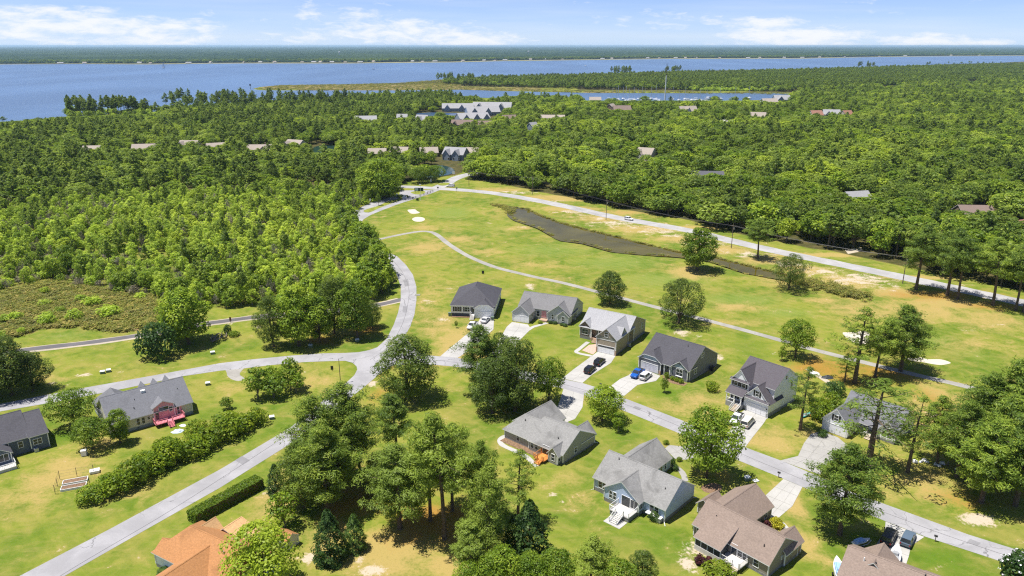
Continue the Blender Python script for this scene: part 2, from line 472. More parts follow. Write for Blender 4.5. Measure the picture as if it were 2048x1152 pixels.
SANDP = [(1150, 424, 60, 4, .8), (1240, 445, 70, 5, .9), (1320, 463, 60, 5, .9), (1410, 486, 60, 6, .85), (1500, 510, 50, 7, .85), (1580, 528, 50, 7, .85), (1720, 556, 70, 10, .95), (1100, 402, 60, 2, .7), (1010, 383, 50, 2, .8), (1200, 437, 70, 4, .75), (1290, 457, 60, 4, .8), (1350, 471, 50, 4, .75), (1250, 452, 140, 6, .55), (1160, 430, 60, 5, .4), (1330, 468, 60, 6, .5), (1470, 505, 60, 9, .55), (1420, 492, 40, 6, .5), (1640, 543, 55, 9, .85), (1700, 560, 60, 14, .85), (1760, 575, 50, 10, .6),
         (1780, 570, 30, 8, .6), (1955, 1040, 38, 16, 1.15), (1975, 1035, 30, 10, .8), (1362, 665, 18, 7, 1.1), (1398, 672, 14, 5, .8), (1440, 715, 10, 9, 1.0), (1545, 707, 10, 4, 1.0), (1385, 1095, 28, 30, 1.05), (1375, 1125, 25, 25, .9),
         (618, 1115, 18, 14, 1.1), (720, 1120, 14, 16, .9), (740, 1140, 30, 12, 1.0), (1110, 990, 14, 6, .9), (1125, 1003, 10, 4, .7), (880, 640, 20, 5, .8), (856, 605, 10, 12, .6), (900, 575, 25, 4, .4),
         (950, 568, 25, 3, .8), (1060, 575, 10, 8, .9), (540, 975, 16, 6, .8), (528, 985, 15, 8, .7), (745, 770, 10, 8, 1.0), (610, 745, 8, 3, .9), (470, 745, 22, 6, .6), (110, 765, 12, 4, .8), (165, 750, 30, 3, .8),
         (245, 742, 14, 3, .7), (140, 770, 14, 4, .5), (460, 647, 16, 3, .9), (515, 655, 14, 4, .7), (1040, 455, 14, 3, .8), (865, 463, 12, 2, .4), (1295, 1105, 8, 5, .8), (1035, 675, 8, 4, .3), (1580, 1075, 16, 14, .6),
         (1650, 1010, 10, 10, .5), (1930, 570, 40, 4, .3), (1740, 690, 30, 8, .4), (350, 970, 12, 4, .5), (1870, 830, 30, 14, .5), (1940, 660, 50, 3, .5), (2000, 650, 40, 4, .5), (1620, 880, 14, 8, .6), (1040, 385, 60, 3, .7)]
FAIR = [(905, 425, 55, 16, .9), (1000, 455, 90, 18, .5), (1100, 500, 130, 18, .75), (1230, 525, 120, 20, .8), (1330, 560, 130, 22, .8), (1480, 600, 110, 18, .85), (1570, 625, 80, 14, .8), (900, 470, 60, 8, .5), (1850, 680, 120, 20, .6), (1950, 710, 90, 22, .55), (130, 672, 80, 14, .6)]
LUSH = [(1370, 790, 60, 26, .8), (1500, 690, 60, 14, .6), (1190, 690, 50, 25, .7), (1085, 665, 40, 18, .7), (1230, 760, 30, 14, .6), (760, 660, 30, 25, .6), (800, 560, 8, 40, .7), (200, 720, 120, 10, .4), (1060, 870, 40, 30, .5), (1180, 960, 60, 30, .5), (120, 870, 40, 20, .6), (330, 900, 60, 12, .6), (1230, 870, 40, 20, .5), (1500, 700, 60, 40, .6), (1350, 790, 70, 25, .7), (1300, 770, 60, 30, .5), (1080, 600, 50, 12, .5), (1100, 680, 60, 30, .5), (1150, 830, 80, 40, .4), (1110, 930, 60, 20, .5), (1310, 1060, 60, 14, .6), (1880, 1120, 60, 30, .9), (1760, 1045, 40, 14, .6), (60, 870, 60, 15, .5), (330, 870, 60, 10, .5), (400, 830, 50, 20, .5),
        (830, 470, 18, 4, .5), (830, 440, 14, 10, .6), (890, 505, 14, 6, .4), (700, 700, 60, 12, .4), (780, 640, 20, 20, .6), (1480, 935, 40, 20, .5), (500, 870, 40, 12, .4), (1000, 870, 40, 20, .35), (1240, 870, 70, 20, .5), (1090, 560, 40, 6, .4), (560, 650, 50, 12, .3)]

def build_ground():
    a_in = np.linspace(-42, 42, 470)
    a_out = np.concatenate([np.linspace(44, 90, 24), np.linspace(95, 265, 30), np.linspace(270, 316, 24)])
    ang = np.radians(np.concatenate([a_in, a_out]))
    rad = np.concatenate([np.geomspace(6, 84, 14)[:-1], np.geomspace(84, 900, 470), np.geomspace(930, 78000, 54)])
    rr, aa = np.meshgrid(rad, ang, indexing='ij')
    P = np.stack([rr * np.sin(aa), rr * np.cos(aa)], -1).reshape(-1, 2)
    n = len(P)
    near = (P[:, 1] > 60) & (rr.reshape(-1) < 1700) & (np.abs(P[:, 0]) < P[:, 1] * 1.1 + 60)
    z = np.zeros(n)
    at = {k: np.zeros(n) for k in ('dry', 'straw', 'sand', 'floor', 'marsh', 'fair', 'lush')}
    Q = P[near]
    rng = np.random.default_rng(3)
    wob = 0.6 * np.sin(Q[:, 0] * 0.21 + 1.3 * np.sin(Q[:, 1] * 0.13)) + 0.5 * np.sin(Q[:, 1] * 0.33 + 1.7 * np.sin(Q[:, 0] * 0.17))
    def blobs(lst, key):
        acc = np.zeros(len(Q))
        for (x, y, hw, hh, s) in lst:
            c = np.array(G(x, y)); e = np.array(G(x + hw, y)); f = np.array(G(x, y - hh))
            wx = max(abs(e[0] - c[0]), 0.5); wy = max(abs(f[1] - c[1]), 0.5)
            d = ((Q[:, 0] - c[0]) / wx) ** 2 + ((Q[:, 1] - c[1]) / wy) ** 2
            acc = np.maximum(acc, s * np.exp(-1.1 * d * (1 + 0.15 * wob)))
        at[key][near] = acc
    blobs(DRY, 'dry'); blobs([(*q[:4], q[4] * .82) for q in STRAW], 'straw'); blobs(SANDP, 'sand'); blobs(FAIR, 'fair'); blobs(LUSH, 'lush')
    fl = np.zeros(len(Q))
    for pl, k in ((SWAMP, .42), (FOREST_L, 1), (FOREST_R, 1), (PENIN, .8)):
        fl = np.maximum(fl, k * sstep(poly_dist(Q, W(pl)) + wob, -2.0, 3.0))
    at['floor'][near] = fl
    at['marsh'][near] = np.maximum(sstep(poly_dist(Q, W(MARSH)) + wob * 2, -3.0, 4.0), sstep(poly_dist(Q, W(SPIT)), -5, 1))
    far = ~near
    at['floor'][far & (rr.reshape(-1) > 500)] = 1.0
    zz = np.zeros(len(Q))
    for pl, dp in ((POND, 1.3), (POND_B, 1.3), (POND_C, 1.3)):
        zz = np.minimum(zz, -dp * sstep(poly_dist(Q, W(pl)), -2.2, 3.0))
    z[near] = zz
    na = len(ang); nr = len(rad)
    i = np.arange(nr - 1)[:, None] * na + np.arange(na)[None, :]
    j = np.arange(nr - 1)[:, None] * na + (np.arange(na)[None, :] + 1) % na
    faces = np.stack([i, i + na, j + na, j], -1).reshape(-1, 4)
    V = np.concatenate([np.column_stack([P, z])])
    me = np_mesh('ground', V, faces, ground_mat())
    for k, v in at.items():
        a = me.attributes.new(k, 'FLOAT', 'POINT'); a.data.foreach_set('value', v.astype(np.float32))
    o = link('ground', me)
    return tag(o, 'flat ground of mown lawns, golf turf and forest floor', None, None, 'structure')

def ground_mat():
    m, nt = new_mat('turf'); b = NB(nt)
    p = b.pos()
    n1 = b.noise(0.035, 5, 0.6, p, 0.4)
    n2 = b.noise(0.22, 6, 0.65, p, 0.5)
    n3 = b.noise(1.7, 4, 0.7, p)
    n4 = b.noise(6.0, 3, 0.7, p)
    streak = b.noise(0.5, 4, 0.65, b.scaled(p, (0.35, 1.6, 1.0)), 0.3)
    brk = b.math('SUBTRACT', b.math('MULTIPLY', b.math('ADD', b.math('MULTIPLY', n2, 0.6), b.math('MULTIPLY', n3, 0.4)), 1.5), 0.75)
    def amt(name, lo, hi, k=1.0):
        return b.ramp(b.math('ADD', b.attr(name), b.math('MULTIPLY', brk, k)), lo, hi)
    n0 = b.noise(0.085, 5, 0.6, p, 0.6)
    green = b.mix(b.ramp(n1, 0.38, 0.60), (0.122, 0.180, 0.020), (0.212, 0.238, 0.034))
    green = b.mix(b.math('MULTIPLY', b.ramp(n0, 0.47, 0.66), 0.58), green, (0.300, 0.256, 0.066))
    green = b.mix(b.math('MULTIPLY', b.ramp(n2, 0.45, 0.70), 0.60), green, (0.300, 0.256, 0.070))
    green = b.mix(b.math('MULTIPLY', b.ramp(n2, 0.49, 0.28), 0.65), green, (0.070, 0.140, 0.009))
    green = b.mix(b.math('MULTIPLY', b.ramp(streak, 0.50, 0.72), 0.32), green, (0.310, 0.250, 0.085))
    c = b.mix(b.math('MULTIPLY', amt('lush', 0.25, 0.9), 0.75), green, (0.085, 0.170, 0.010))
    c = b.mix(b.math('MULTIPLY', amt('fair', 0.25, 0.9, 0.7), 0.75), c, (0.185, 0.240, 0.048))
    wv = b.n('ShaderNodeTexWave', wave_type='BANDS', bands_direction='DIAGONAL', wave_profile='SIN')
    wv.inputs['Scale'].default_value = 0.16; wv.inputs['Distortion'].default_value = 2.5; wv.inputs['Detail'].default_value = 2.0; wv.inputs['Detail Scale'].default_value = 0.25
    nt.links.new(p, wv.inputs['Vector'])
    c = b.mix(b.math('MULTIPLY', b.ramp(wv.outputs[0], 0.35, 0.65), 0.16), c, b.mix(1.0, c, (0.62, 0.74, 0.55), 'MULTIPLY'))
    c = b.mix(b.math('MULTIPLY', amt('dry', 0.10, 0.75, 1.2), 0.90), c, (0.385, 0.285, 0.100))
    c = b.mix(b.math('MULTIPLY', amt('straw', 0.10, 0.75, 1.2), 0.9), c, (0.340, 0.185, 0.040))
    c = b.mix(amt('sand', 0.48, 1.0, 3.2), c, (0.49, 0.41, 0.31))
    marshc = b.mix(b.ramp(n2, 0.35, 0.65), (0.125, 0.140, 0.032), (0.290, 0.195, 0.095))
    marshc = b.mix(b.ramp(n3, 0.55, 0.75), marshc, (0.28, 0.23, 0.15))
    c = b.mix(amt('marsh', 0.2, 0.8, .5), c, marshc)
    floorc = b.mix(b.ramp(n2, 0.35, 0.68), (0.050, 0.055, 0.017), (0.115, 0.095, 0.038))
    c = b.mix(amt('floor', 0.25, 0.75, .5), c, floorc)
    c = b.mix(b.math('MULTIPLY', b.ramp(n3, 0.5, 0.30), 0.32), c, b.mix(1.0, c, (0.55, 0.62, 0.5), 'MULTIPLY'))
    c = b.mix(b.math('MULTIPLY', b.ramp(n4, 0.52, 0.30), 0.28), c, b.mix(1.0, c, (0.5, 0.55, 0.45), 'MULTIPLY'))
    b.out(b.bsdf(c, 0.95, 0.08, 0, b.bump(n4, 0.6, 0.10)))
    return m

ground = build_ground()

# ---------------------------------------------------------------- flat sheets: water, roads, paths
def sheet_world(name, pts, z, mat, kind='structure', label=None):
    bm = bmesh.new()
    vs = [bm.verts.new((x, y, z)) for x, y in pts]
    f = bm.faces.new(vs)
    bm.normal_update()
    if f.normal.z < 0: f.normal_flip()
    bmesh.ops.triangulate(bm, faces=[f])
    me = bpy.data.meshes.new(name); bm.to_mesh(me); bm.free()
    me.materials.append(mat)
    o = link(name, me)
    return tag(o, label, None, None, kind)

def sheet(name, poly, z, mat, kind='structure', label=None):
    return sheet_world(name, W(poly), z, mat, kind, label)

def smooth(pts, n=4):
    """Catmull-Rom through points"""
    out = []
    for i in range(len(pts) - 1):
        p0 = pts[max(i - 1, 0)]; p1 = pts[i]; p2 = pts[i + 1]; p3 = pts[min(i + 2, len(pts) - 1)]
        for k in range(n):
            t = k / n
            out.append(tuple(0.5 * ((2 * b) + (-a + c) * t + (2 * a - 5 * b + 4 * c - d) * t * t + (-a + 3 * b - 3 * c + d) * t ** 3)
                             for a, b, c, d in zip(p0, p1, p2, p3)))
    out.append(tuple(pts[-1]))
    return out

def smooth_closed(pts, n=3):
    m = len(pts)
    out = []
    for i in range(m):
        p0, p1, p2, p3 = pts[(i - 1) % m], pts[i], pts[(i + 1) % m], pts[(i + 2) % m]
        for k in range(n):
            t = k / n
            out.append(tuple(0.5 * ((2 * b) + (-a + c) * t + (2 * a - 5 * b + 4 * c - d) * t * t + (-a + 3 * b - 3 * c + d) * t ** 3)
                             for a, b, c, d in zip(p0, p1, p2, p3)))
    return out

def ribbon(name, centre, width, z, mat, kind='structure', label=None, sm=4):
    c = smooth([Vector((*p, 0)) for p in W(centre)], sm)
    c = [Vector(p) for p in c]
    v, f = [], []
    for i, p in enumerate(c):
        d = (c[min(i + 1, len(c) - 1)] - c[max(i - 1, 0)]).normalized()
        nrm = Vector((-d.y, d.x, 0))
        w = width * (1 + 0.05 * math.sin(i * 1.7))
        a, e = p + nrm * w / 2, p - nrm * w / 2
        v += [(a.x, a.y, z), (e.x, e.y, z)]
        if i: f.append((2 * i - 1, 2 * i + 1, 2 * i, 2 * i - 2))
    o = mesh_obj(name, v, f, mat)
    return tag(o, label, None, None, kind)

def road_mat(name, col, crack=1.0, light=1.15):
    m, nt = new_mat(name); b = NB(nt)
    p = b.pos()
    n1 = b.noise(0.12, 5, 0.65, p, 0.5); n2 = b.noise(3.0, 4, 0.7, p); n3 = b.noise(14.0, 2, 0.6, p)
    c = b.mix(b.ramp(n1, 0.35, 0.65), tuple(x * 0.88 for x in col), tuple(min(1, x * light) for x in col))
    c = b.mix(b.math('MULTIPLY', b.ramp(n2, 0.4, 0.7), 0.25), c, tuple(x * 0.72 for x in col))
    c = b.mix(b.math('MULTIPLY', b.ramp(n3, 0.4, 0.7), 0.20), c, tuple(x * 0.6 for x in col))
    v = b.n('ShaderNodeTexVoronoi', feature='DISTANCE_TO_EDGE'); v.inputs['Scale'].default_value = 0.11
    w = b.n('ShaderNodeTexNoise'); w.inputs['Scale'].default_value = 0.5; w.inputs['Detail'].default_value = 5
    nt.links.new(p, w.inputs['Vector'])
    vm = b.n('ShaderNodeVectorMath', operation='MULTIPLY_ADD')
    nt.links.new(w.outputs['Color'], vm.inputs[0]); vm.inputs[1].default_value = (3.0, 3.0, 0); nt.links.new(p, vm.inputs[2])
    nt.links.new(vm.outputs[0], v.inputs['Vector'])
    ck = b.math('MULTIPLY', b.ramp(v.outputs['Distance'], 0.011, 0.003), crack * 0.7)
    c = b.mix(b.math('MULTIPLY', ck, b.ramp(n1, 0.42, 0.56)), c, tuple(x * 0.33 for x in col))
    b.out(b.bsdf(c, 0.85, 0.25))
    return m

M_ROAD = road_mat('old_asphalt', (0.325, 0.320, 0.330))
M_ROADM = road_mat('main_road_asphalt', (0.365, 0.357, 0.355), 0.4)
M_PTCH = road_mat('patched_asphalt', (0.235, 0.232, 0.24), 0.0)
M_PATH = road_mat('path_concrete', (0.315, 0.30, 0.27), 0.5)
M_TAR = road_mat('new_asphalt', (0.125, 0.118, 0.122), 0.2)
M_CONC = road_mat('driveway_concrete', (0.43, 0.42, 0.395), 0.0, 1.08)
M_CONCO = road_mat('old_driveway_concrete', (0.345, 0.335, 0.315), 0.4, 1.08)
M_GRAV = road_mat('gravel_sand', (0.42, 0.365, 0.285), 0.0)

def water_mat(name, col, rough, sc, strength, dist, spec=0.5, bigs=0.0035, lo=0.82):
    m, nt = new_mat(name); b = NB(nt)
    p = b.pos()
    n = b.noise(sc, 5, 0.65, b.scaled(p, (1.0, 0.55, 1.0)), 0.4)
    big = b.noise(bigs, 4, 0.6, b.scaled(p, (1.0, 0.25 if bigs < .01 else 1.0, 1.0)), 0.3)
    c = b.mix(b.ramp(big, 0.35, 0.68), tuple(x * lo for x in col), tuple(x * 1.15 for x in col))
    b.out(b.bsdf(c, rough, spec, 0, b.bump(n, strength, dist)))
    return m

M_RIVER = water_mat('river_water', (0.082, 0.142, 0.245), 0.25, 0.22, 0.9, 1.2)
M_POND = water_mat('pond_water', (0.105, 0.088, 0.011), 0.03, 0.25, 0.03, 0.04, 0.10, 0.03, 0.65)
M_TEAL = water_mat('teal_pond_water', (0.022, 0.055, 0.045), 0.10, 0.12, 0.03, 0.05, 0.15)
M_INLET = water_mat('inlet_water', (0.07, 0.13, 0.27), 0.15, 0.3, 0.5, 0.6)

# the river, with the marsh spit left standing out of it and the creek behind the spit
RIVER = [(-2600, 128), (-900, 129), (0, 129), (150, 128), (300, 129), (400, 127.5), (500, 127), (700, 127), (830, 125.5), (900, 125), (1000, 122.5), (1150, 120.5), (1350, 118), (1600, 117.5),
         (1730, 114.5), (1850, 113), (2048, 111.5), (2600, 110), (4200, 109.5), (4200, 118), (2600, 119.5), (2048, 123), (1980, 126.5), (1920, 127.5), (1850, 130.5), (1700, 135.5), (1560, 138.5), (1450, 140.5), (1340, 142.5),
         (1180, 149), (1000, 156), (880, 160), (800, 166), (700, 168.5), (560, 170.5), (520, 174), (505, 178), (520, 180.5), (560, 181), (700, 181), (800, 181), (920, 179.5), (1020, 182.5), (1180, 186), (1350, 186.5), (1530, 185.5), (1600, 188),
         (1560, 199), (1450, 202), (1300, 205), (1180, 205), (1030, 198), (920, 194), (750, 194), (600, 206), (450, 214), (300, 224), (130, 233.5), (70, 240), (0, 247), (-420, 262), (-1400, 300)]
sheet('river', RIVER, 0.15, M_RIVER, label='wide blue river in front of the far wooded shore')
for nm, pl, mt in (('golf_pond_water', POND, M_POND), ('roadside_pond_water', POND_B, M_TEAL), ('teal_pond_water', POND_C, M_TEAL)):
    c = np.array(W(pl)); 
    sheet_world(nm, smooth_closed([tuple(p) for p in c], 3), -0.14, mt)
for nm, pl in (('village_pond_water', POND_D), ('creek_water', POND_E), ('creek_water', POND_F)):
    sheet(nm, pl, 0.12, M_INLET)

# roads
MAIN = [(700, 374), (805, 373.5), (874, 377), (923, 380), (975, 384.8), (1027, 392.5), (1079, 401.9), (1131, 412.6), (1183.5, 424.4), (1235.6, 435.6), (1305, 448), (1380, 461.5),
        (1452, 479), (1521.6, 495.5), (1591, 510.5), (1660.5, 524.5), (1730, 538.8), (1799.4, 553.2), (1869, 568), (1938, 582.5), (2007.7, 597.5), (2090, 615), (2250, 650), (2500, 705)]
ribbon('main_road', MAIN, 8.2, 0.020, M_ROADM, label='pale two-lane main road between the golf course and the woods')
A_OUT = [(800, 381), (799, 388), (780, 395), (755, 402), (739.4, 406), (723.8, 413.8), (711, 421.6), (702.7, 430), (697, 441), (697, 452), (703, 464), (718, 478), (742, 497), (766.8, 514), (780.7, 531.4), (794.6, 552.2),
         (801.5, 573), (801.5, 601), (796.3, 625), (787.6, 649.4), (773.75, 677), (754.7, 694.6), (738, 700.5), (717, 704.6), (690, 706)]
A_IN = [(880, 380), (864, 386.4), (833, 396.6), (798.75, 407.5), (767.5, 419.2), (742.5, 429.4), (726.9, 438.75), (719, 449.7), (719.8, 460.6), (725, 470), (733, 477.8), (745.6, 485.6), (767, 500), (794.6, 513), (812, 530), (825.8, 549.5), (832.8, 573),
        (832.8, 600.8), (829, 628.6), (820.6, 653), (810, 672), (822, 690), (844.7, 709.5)]
junc = A_OUT + [(648, 706.7), (648, 722.7), (690, 721.7), (704.6, 725.4), (713, 732.7), (714.6, 739), (708.75, 750.4), (690, 768), (729.6, 773), (756.7, 750), (785, 732), (820, 727), (858.75, 728.7)] + A_IN[::-1]
sheet('curving_street', junc, 0.028, M_ROAD, label='pale street curving down from the main road to the junction')
C_L = [(690, 768), (640, 806), (581, 855), (440, 939), (221, 1057.5), (39.4, 1152), (-90, 1222)]
C_R = [(729.6, 773), (680, 812), (640, 843), (582, 887), (440, 975.5), (245, 1086), (122.5, 1156), (20, 1215)]
sheet('lower_street', C_L + C_R[::-1], 0.024, M_ROAD, label='pale street running down past the hedge')
D_T = [(648, 706.7), (586, 711), (502.5, 719), (440, 726.5), (303.7, 751.6), (151.8, 778.7), (0, 808), (-200, 850)]
D_B = [(648, 722.7), (606.7, 724.4), (544, 730), (488, 736.9), (440, 741.5), (364.4, 752.7), (240, 779), (119, 802.5), (0, 823), (-200, 868)]
sheet('left_street', D_T + D_B[::-1], 0.024, M_ROAD, label='pale street behind the house with the pink deck')
B_T = [(844.7, 709.5), (880, 713), (915, 716), (1020, 735), (1124, 758), (1165.5, 766.4), (1190.5, 774), (1240, 793), (1362, 840), (1430, 870), (1504, 900), (1564, 922), (1640, 954), (1703.7, 984.5), (1799, 1019), (1936, 1069), (2048, 1104), (2200, 1150)]
B_B = [(858.75, 728.7), (917, 734), (1020, 753), (1126.7, 777.5), (1171, 791.4), (1240, 818.5), (1352, 864), (1420, 896), (1479.5, 922), (1569.7, 958.8), (1605, 973.8), (1706, 1015.5), (1771, 1042.5), (1851, 1073.6), (1973.8, 1113.7), (2060, 1143), (2200, 1190)]
sheet('house_street', B_T + B_B[::-1], 0.024, M_ROAD, label='grey street running between the two rows of houses')
ribbon('entrance_drive', [(874, 376), (890, 368), (915, 355), (945, 347), (1000, 338)], 8, 0.032, M_ROADM, label='pale side road leading into the woods')
M_SEAM = paint('tar_seam', (0.13, 0.125, 0.13), 0.9, 0.2)
ribbon('road_seam', [(690, 790), (610, 846), (511, 912), (343, 1020), (170, 1122), (60, 1190)], 0.10, 0.034, M_SEAM, sm=6)
ribbon('road_seam', [(880, 721), (960, 733), (1125, 768), (1240, 805), (1357, 852), (1490, 911), (1600, 957), (1704, 1001), (1785, 1031), (1893, 1071), (2048, 1123)], 0.10, 0.034, M_SEAM, sm=6)
ribbon('road_seam', [(740, 720), (780, 690), (806, 645), (817, 600), (817, 575), (805, 545), (785, 520)], 0.10, 0.034, M_SEAM, sm=6)
for pl in ([(470, 921), (484, 912), (500, 921), (486, 930)], [(1390, 866), (1402, 871), (1397, 876), (1385, 871)], [(1270, 812), (1283, 817), (1279, 821), (1266, 816)], [(1940, 1078), (1962, 1086), (1955, 1092), (1934, 1084)], [(806, 612), (815, 612), (814, 625), (805, 625)], [(806, 560), (816, 558), (819, 572), (810, 573)]):
    sheet('road_patch', pl, 0.033, M_PTCH)
# grass islands in the split entrance
def island(poly, label):
    c = W(poly)
    o = sheet_world('grass_island', smooth_closed(c, 3), 0.06, M_ISL, 'structure', label)
M_ISL = paint('island_grass', (0.21, 0.235, 0.04), 0.95, 0.1, vary=0.25, scale=0.4)
island([(727, 422), (735, 418), (757, 411.5), (775, 403), (793, 398.5), (800, 395), (807, 396), (800, 401), (780, 408), (757, 417), (742, 424), (732, 425)], 'long grass island with two young trees')
island([(821, 385), (830, 382.5), (845, 381.6), (851, 384), (845, 388), (832, 389)], 'small round grass island with the entrance sign')
island([(875, 369), (886, 365.5), (899, 366), (898, 369.5), (885, 371.5)], 'small grass island by the side road')
# cart paths
ribbon('cart_path', [(738, 483), (748, 481), (794.6, 470.6), (836, 463.3), (860.6, 463.9), (876, 471), (895, 486.5), (923, 504.7), (951, 519), (992.5, 535), (1044.6, 548), (1079, 556), (1131, 567), (1194, 583.5), (1249.4, 598), (1308.5, 613.5), (1405, 638.3),
                     (1487, 660), (1570, 683), (1619, 697), (1681, 713), (1770, 735), (1855, 755.2), (1903, 766), (2000, 790), (2150, 830)], 2.5, 0.024, M_PATH, label='narrow pale cart path winding across the golf course')
ribbon('gravel_verge', [(801, 599.5), (748, 611), (650, 624), (523, 633.5), (440, 644), (413, 647.6), (283, 671), (173.6, 686.5), (62.5, 699), (35, 703)], 4.6, 0.012, M_GRAV)
ribbon('dark_cart_path', [(806, 598.5), (748, 611), (650, 624), (523, 633), (440, 643.5), (413, 647.4), (283, 670), (173.6, 685.6), (62.5, 698), (20, 705), (-60, 716)], 3.0, 0.020, M_TAR, label='dark asphalt cart path beside the marsh')
# bunkers
M_SAND = paint('bunker_sand', (0.54, 0.49, 0.40), 0.95, 0.1, vary=0.06, scale=0.5)
def bunker(poly, label):
    o = sheet_world('sand_bunker', smooth_closed(W(poly), 4), 0.02, M_SAND, None, label)
    tag(o, label, 'bunker', 'golf course bunkers')
bunker([(815, 420.5), (821, 419), (830, 418.8), (834, 422), (839.5, 425), (834, 427), (822, 427)], 'white sand bunker nearest the curving street')
bunker([(824, 438.5), (830, 434.5), (840, 434), (848, 436), (849.5, 439.5), (843, 443), (831, 443)], 'oval white sand bunker below the other one by the green')
bunker([(1685, 666), (1699, 664.7), (1722, 662.4), (1738, 666), (1738, 680), (1729, 689), (1715, 687), (1699, 680)], 'white sand bunker seen behind the tall thin pine')
bunker([(1816, 715), (1837, 714), (1855, 718.5), (1878, 718.5), (1894, 722), (1901, 726.5), (1882, 730), (1864, 728), (1843.5, 724), (1820, 721)], 'long white sand bunker right of the big pine')
# ---------------------------------------------------------------- houses
class House:
    """local frame: origin at the near right corner, u away from the street side we look at, v to the left"""
    def __init__(s, label, px, ang, wall, roof, trim=None, fnd=None, cat='house', name='house', world=None):
        x, y = world if world else G(*px)
        s.root = empty(name, (x, y, 0), R(ang), label, cat)
        s.wallm, s.roofm, s.trim, s.fnd = wall, roof, trim or M_WHITE, fnd or M_CMU
    def part(s, name, mb, mats): return mb.build(name, mats, s.root)
    def block(s, u0, u1, v0, v1, e, top, axis='v', rp=None, e1=None, ov=0.4, gov=0.3, hip=(0, 0), fh=0.6, wall=None, roof=None, base=0.0, hs=1.0, ridge_cap=True):
        """one gabled or hipped volume. axis = direction of the ridge; e / e1 eave heights on the low / high side; top = ridge height"""
        e1 = e if e1 is None else e1
        wall = wall or s.wallm; roof = roof or s.roofm
        sw = axis == 'v'                         # work in (a across, b along)
        a0, a1, b0, b1 = (u0, u1, v0, v1) if sw else (v0, v1, u0, u1)
        rp = (a0 + a1) / 2 if rp is None else rp
        P = (lambda a, b, z: (a, b, z)) if sw else (lambda a, b, z: (b, a, z))
        m = MB()
        fl = fh if base == 0 else base
        h0, h1 = hip
        prof = [(a0, fl), (a1, fl), (a1, e1 - 0.03), (rp, top - 0.05), (a0, e - 0.03)]
        for b, h in ((b0, h0), (b1, h1)):
            pr = prof if h == 0 else [(a0, fl), (a1, fl), (a1, e1 - 0.03), (a0, e - 0.03)]
            if 0 < h < abs(a1 - a0) * 0.45 and h < 2.0:   # clipped gable
                k = hs
                pr = [(a0, fl), (a1, fl), (a1, e1 - 0.03), (rp + (a1 - rp) * 0.42, e1 + (top - e1) * 0.56), (rp + (a0 - rp) * 0.42, e + (top - e) * 0.56), (a0, e - 0.03)]
            m.add([P(a, b, z) for a, z in pr], [tuple(range(len(pr)))])
        for a, ee in ((a0, e), (a1, e1)):
            m.add([P(a, b0, fl), P(a, b1, fl), P(a, b1, ee - 0.03), P(a, b0, ee - 0.03)], [(0, 1, 2, 3)])
        s.part('wall', m, wall)
        if base == 0 and fh > 0:
            f = MB(); g = 0.025
            lo, hi = min(u0, u1) - g, max(u0, u1) + g
            f.box(lo, hi, v0 - g, v1 + g, -0.05, fh)
            s.part('foundation', f, s.fnd)
        # roof shell
        s0 = (top - e) / (rp - a0); s1 = (top - e1) / (a1 - rp)
        A0, Z0 = a0 - ov, e - ov * s0
        A1, Z1 = a1 + ov, e1 - ov * s1
        r = MB()
        def clipped(h): return 0 < h < 2.0
        B0 = b0 - (gov if (h0 == 0 or clipped(h0)) else ov); B1 = b1 + (gov if (h1 == 0 or clipped(h1)) else ov)
        R0 = B0 if h0 == 0 else b0 + h0; R1 = B1 if h1 == 0 else b1 - h1
        pts = [(A0, B0, Z0), (A0, B1, Z0), (A1, B1, Z1), (A1, B0, Z1), (rp, R0, top), (rp, R1, top)]
        faces = []
        def lerp(p, q, t): return tuple(x + (y - x) * t for x, y in zip(p, q))
        left, right = [0, 4, 5, 1], [2, 5, 4, 3]
        if clipped(h0):
            pts += [lerp((A0, B0, Z0), (rp, B0, top), 0.56), lerp((A1, B0, Z1), (rp, B0, top), 0.56)]
            i = len(pts) - 2
            left = [0, i, 4, 5, 1]; right = [2, 5, 4, i + 1, 3]; faces.append((i, i + 1, 4))
        elif h0 > 0: faces.append((3, 4, 0))
        if clipped(h1):
            pts += [lerp((A0, B1, Z0), (rp, B1, top), 0.56), lerp((A1, B1, Z1), (rp, B1, top), 0.56)]
            i = len(pts) - 2
            left = left[:-1] + [i, 1] if left[-1] == 1 else left; right = [2, i + 1] + right[1:]; faces.append((i + 1, i, 5))
        elif h1 > 0: faces.append((1, 5, 2))
        faces += [tuple(left), tuple(right)]
        r.slab([P(*p) for p in pts], [f if not sw else f[::-1] for f in faces], 0.16)
        s.part('roof', r, [roof, s.trim])
        if ridge_cap:
            c = MB(); d = 0.14
            q = [(rp - d, R0, top - d * s0 + 0.05), (rp, R0, top + 0.05), (rp + d, R0, top - d * s1 + 0.05), (rp - d, R1, top - d * s0 + 0.05), (rp, R1, top + 0.05), (rp + d, R1, top - d * s1 + 0.05)]
            c.slab([P(*x) for x in q], [(0, 1, 4, 3), (1, 2, 5, 4)], 0.04, 0, 0)
            s.part('ridge_cap', c, roof)
        # corner boards
        w = 0.09
        for a, ee in ((a0, e), (a1, e1)):
            for b in (b0, b1):
                k = MB()
                x, y, _ = P(a, b, 0)
                k.box(x - w, x + w, y - w, y + w, fl, ee - 0.12)
                s.part('corner_board', k, s.trim)
    def plane(s, side, c, a, z, w, h, out):
        """map (along, height, proud) on a wall plane: side 'u' = wall at u=c facing -/+u, 'v' = wall at v=c"""
        if side == 'u': return lambda t, zz, d: (c + out * d, t, zz)
        return lambda t, zz, d: (t, c + out * d, zz)
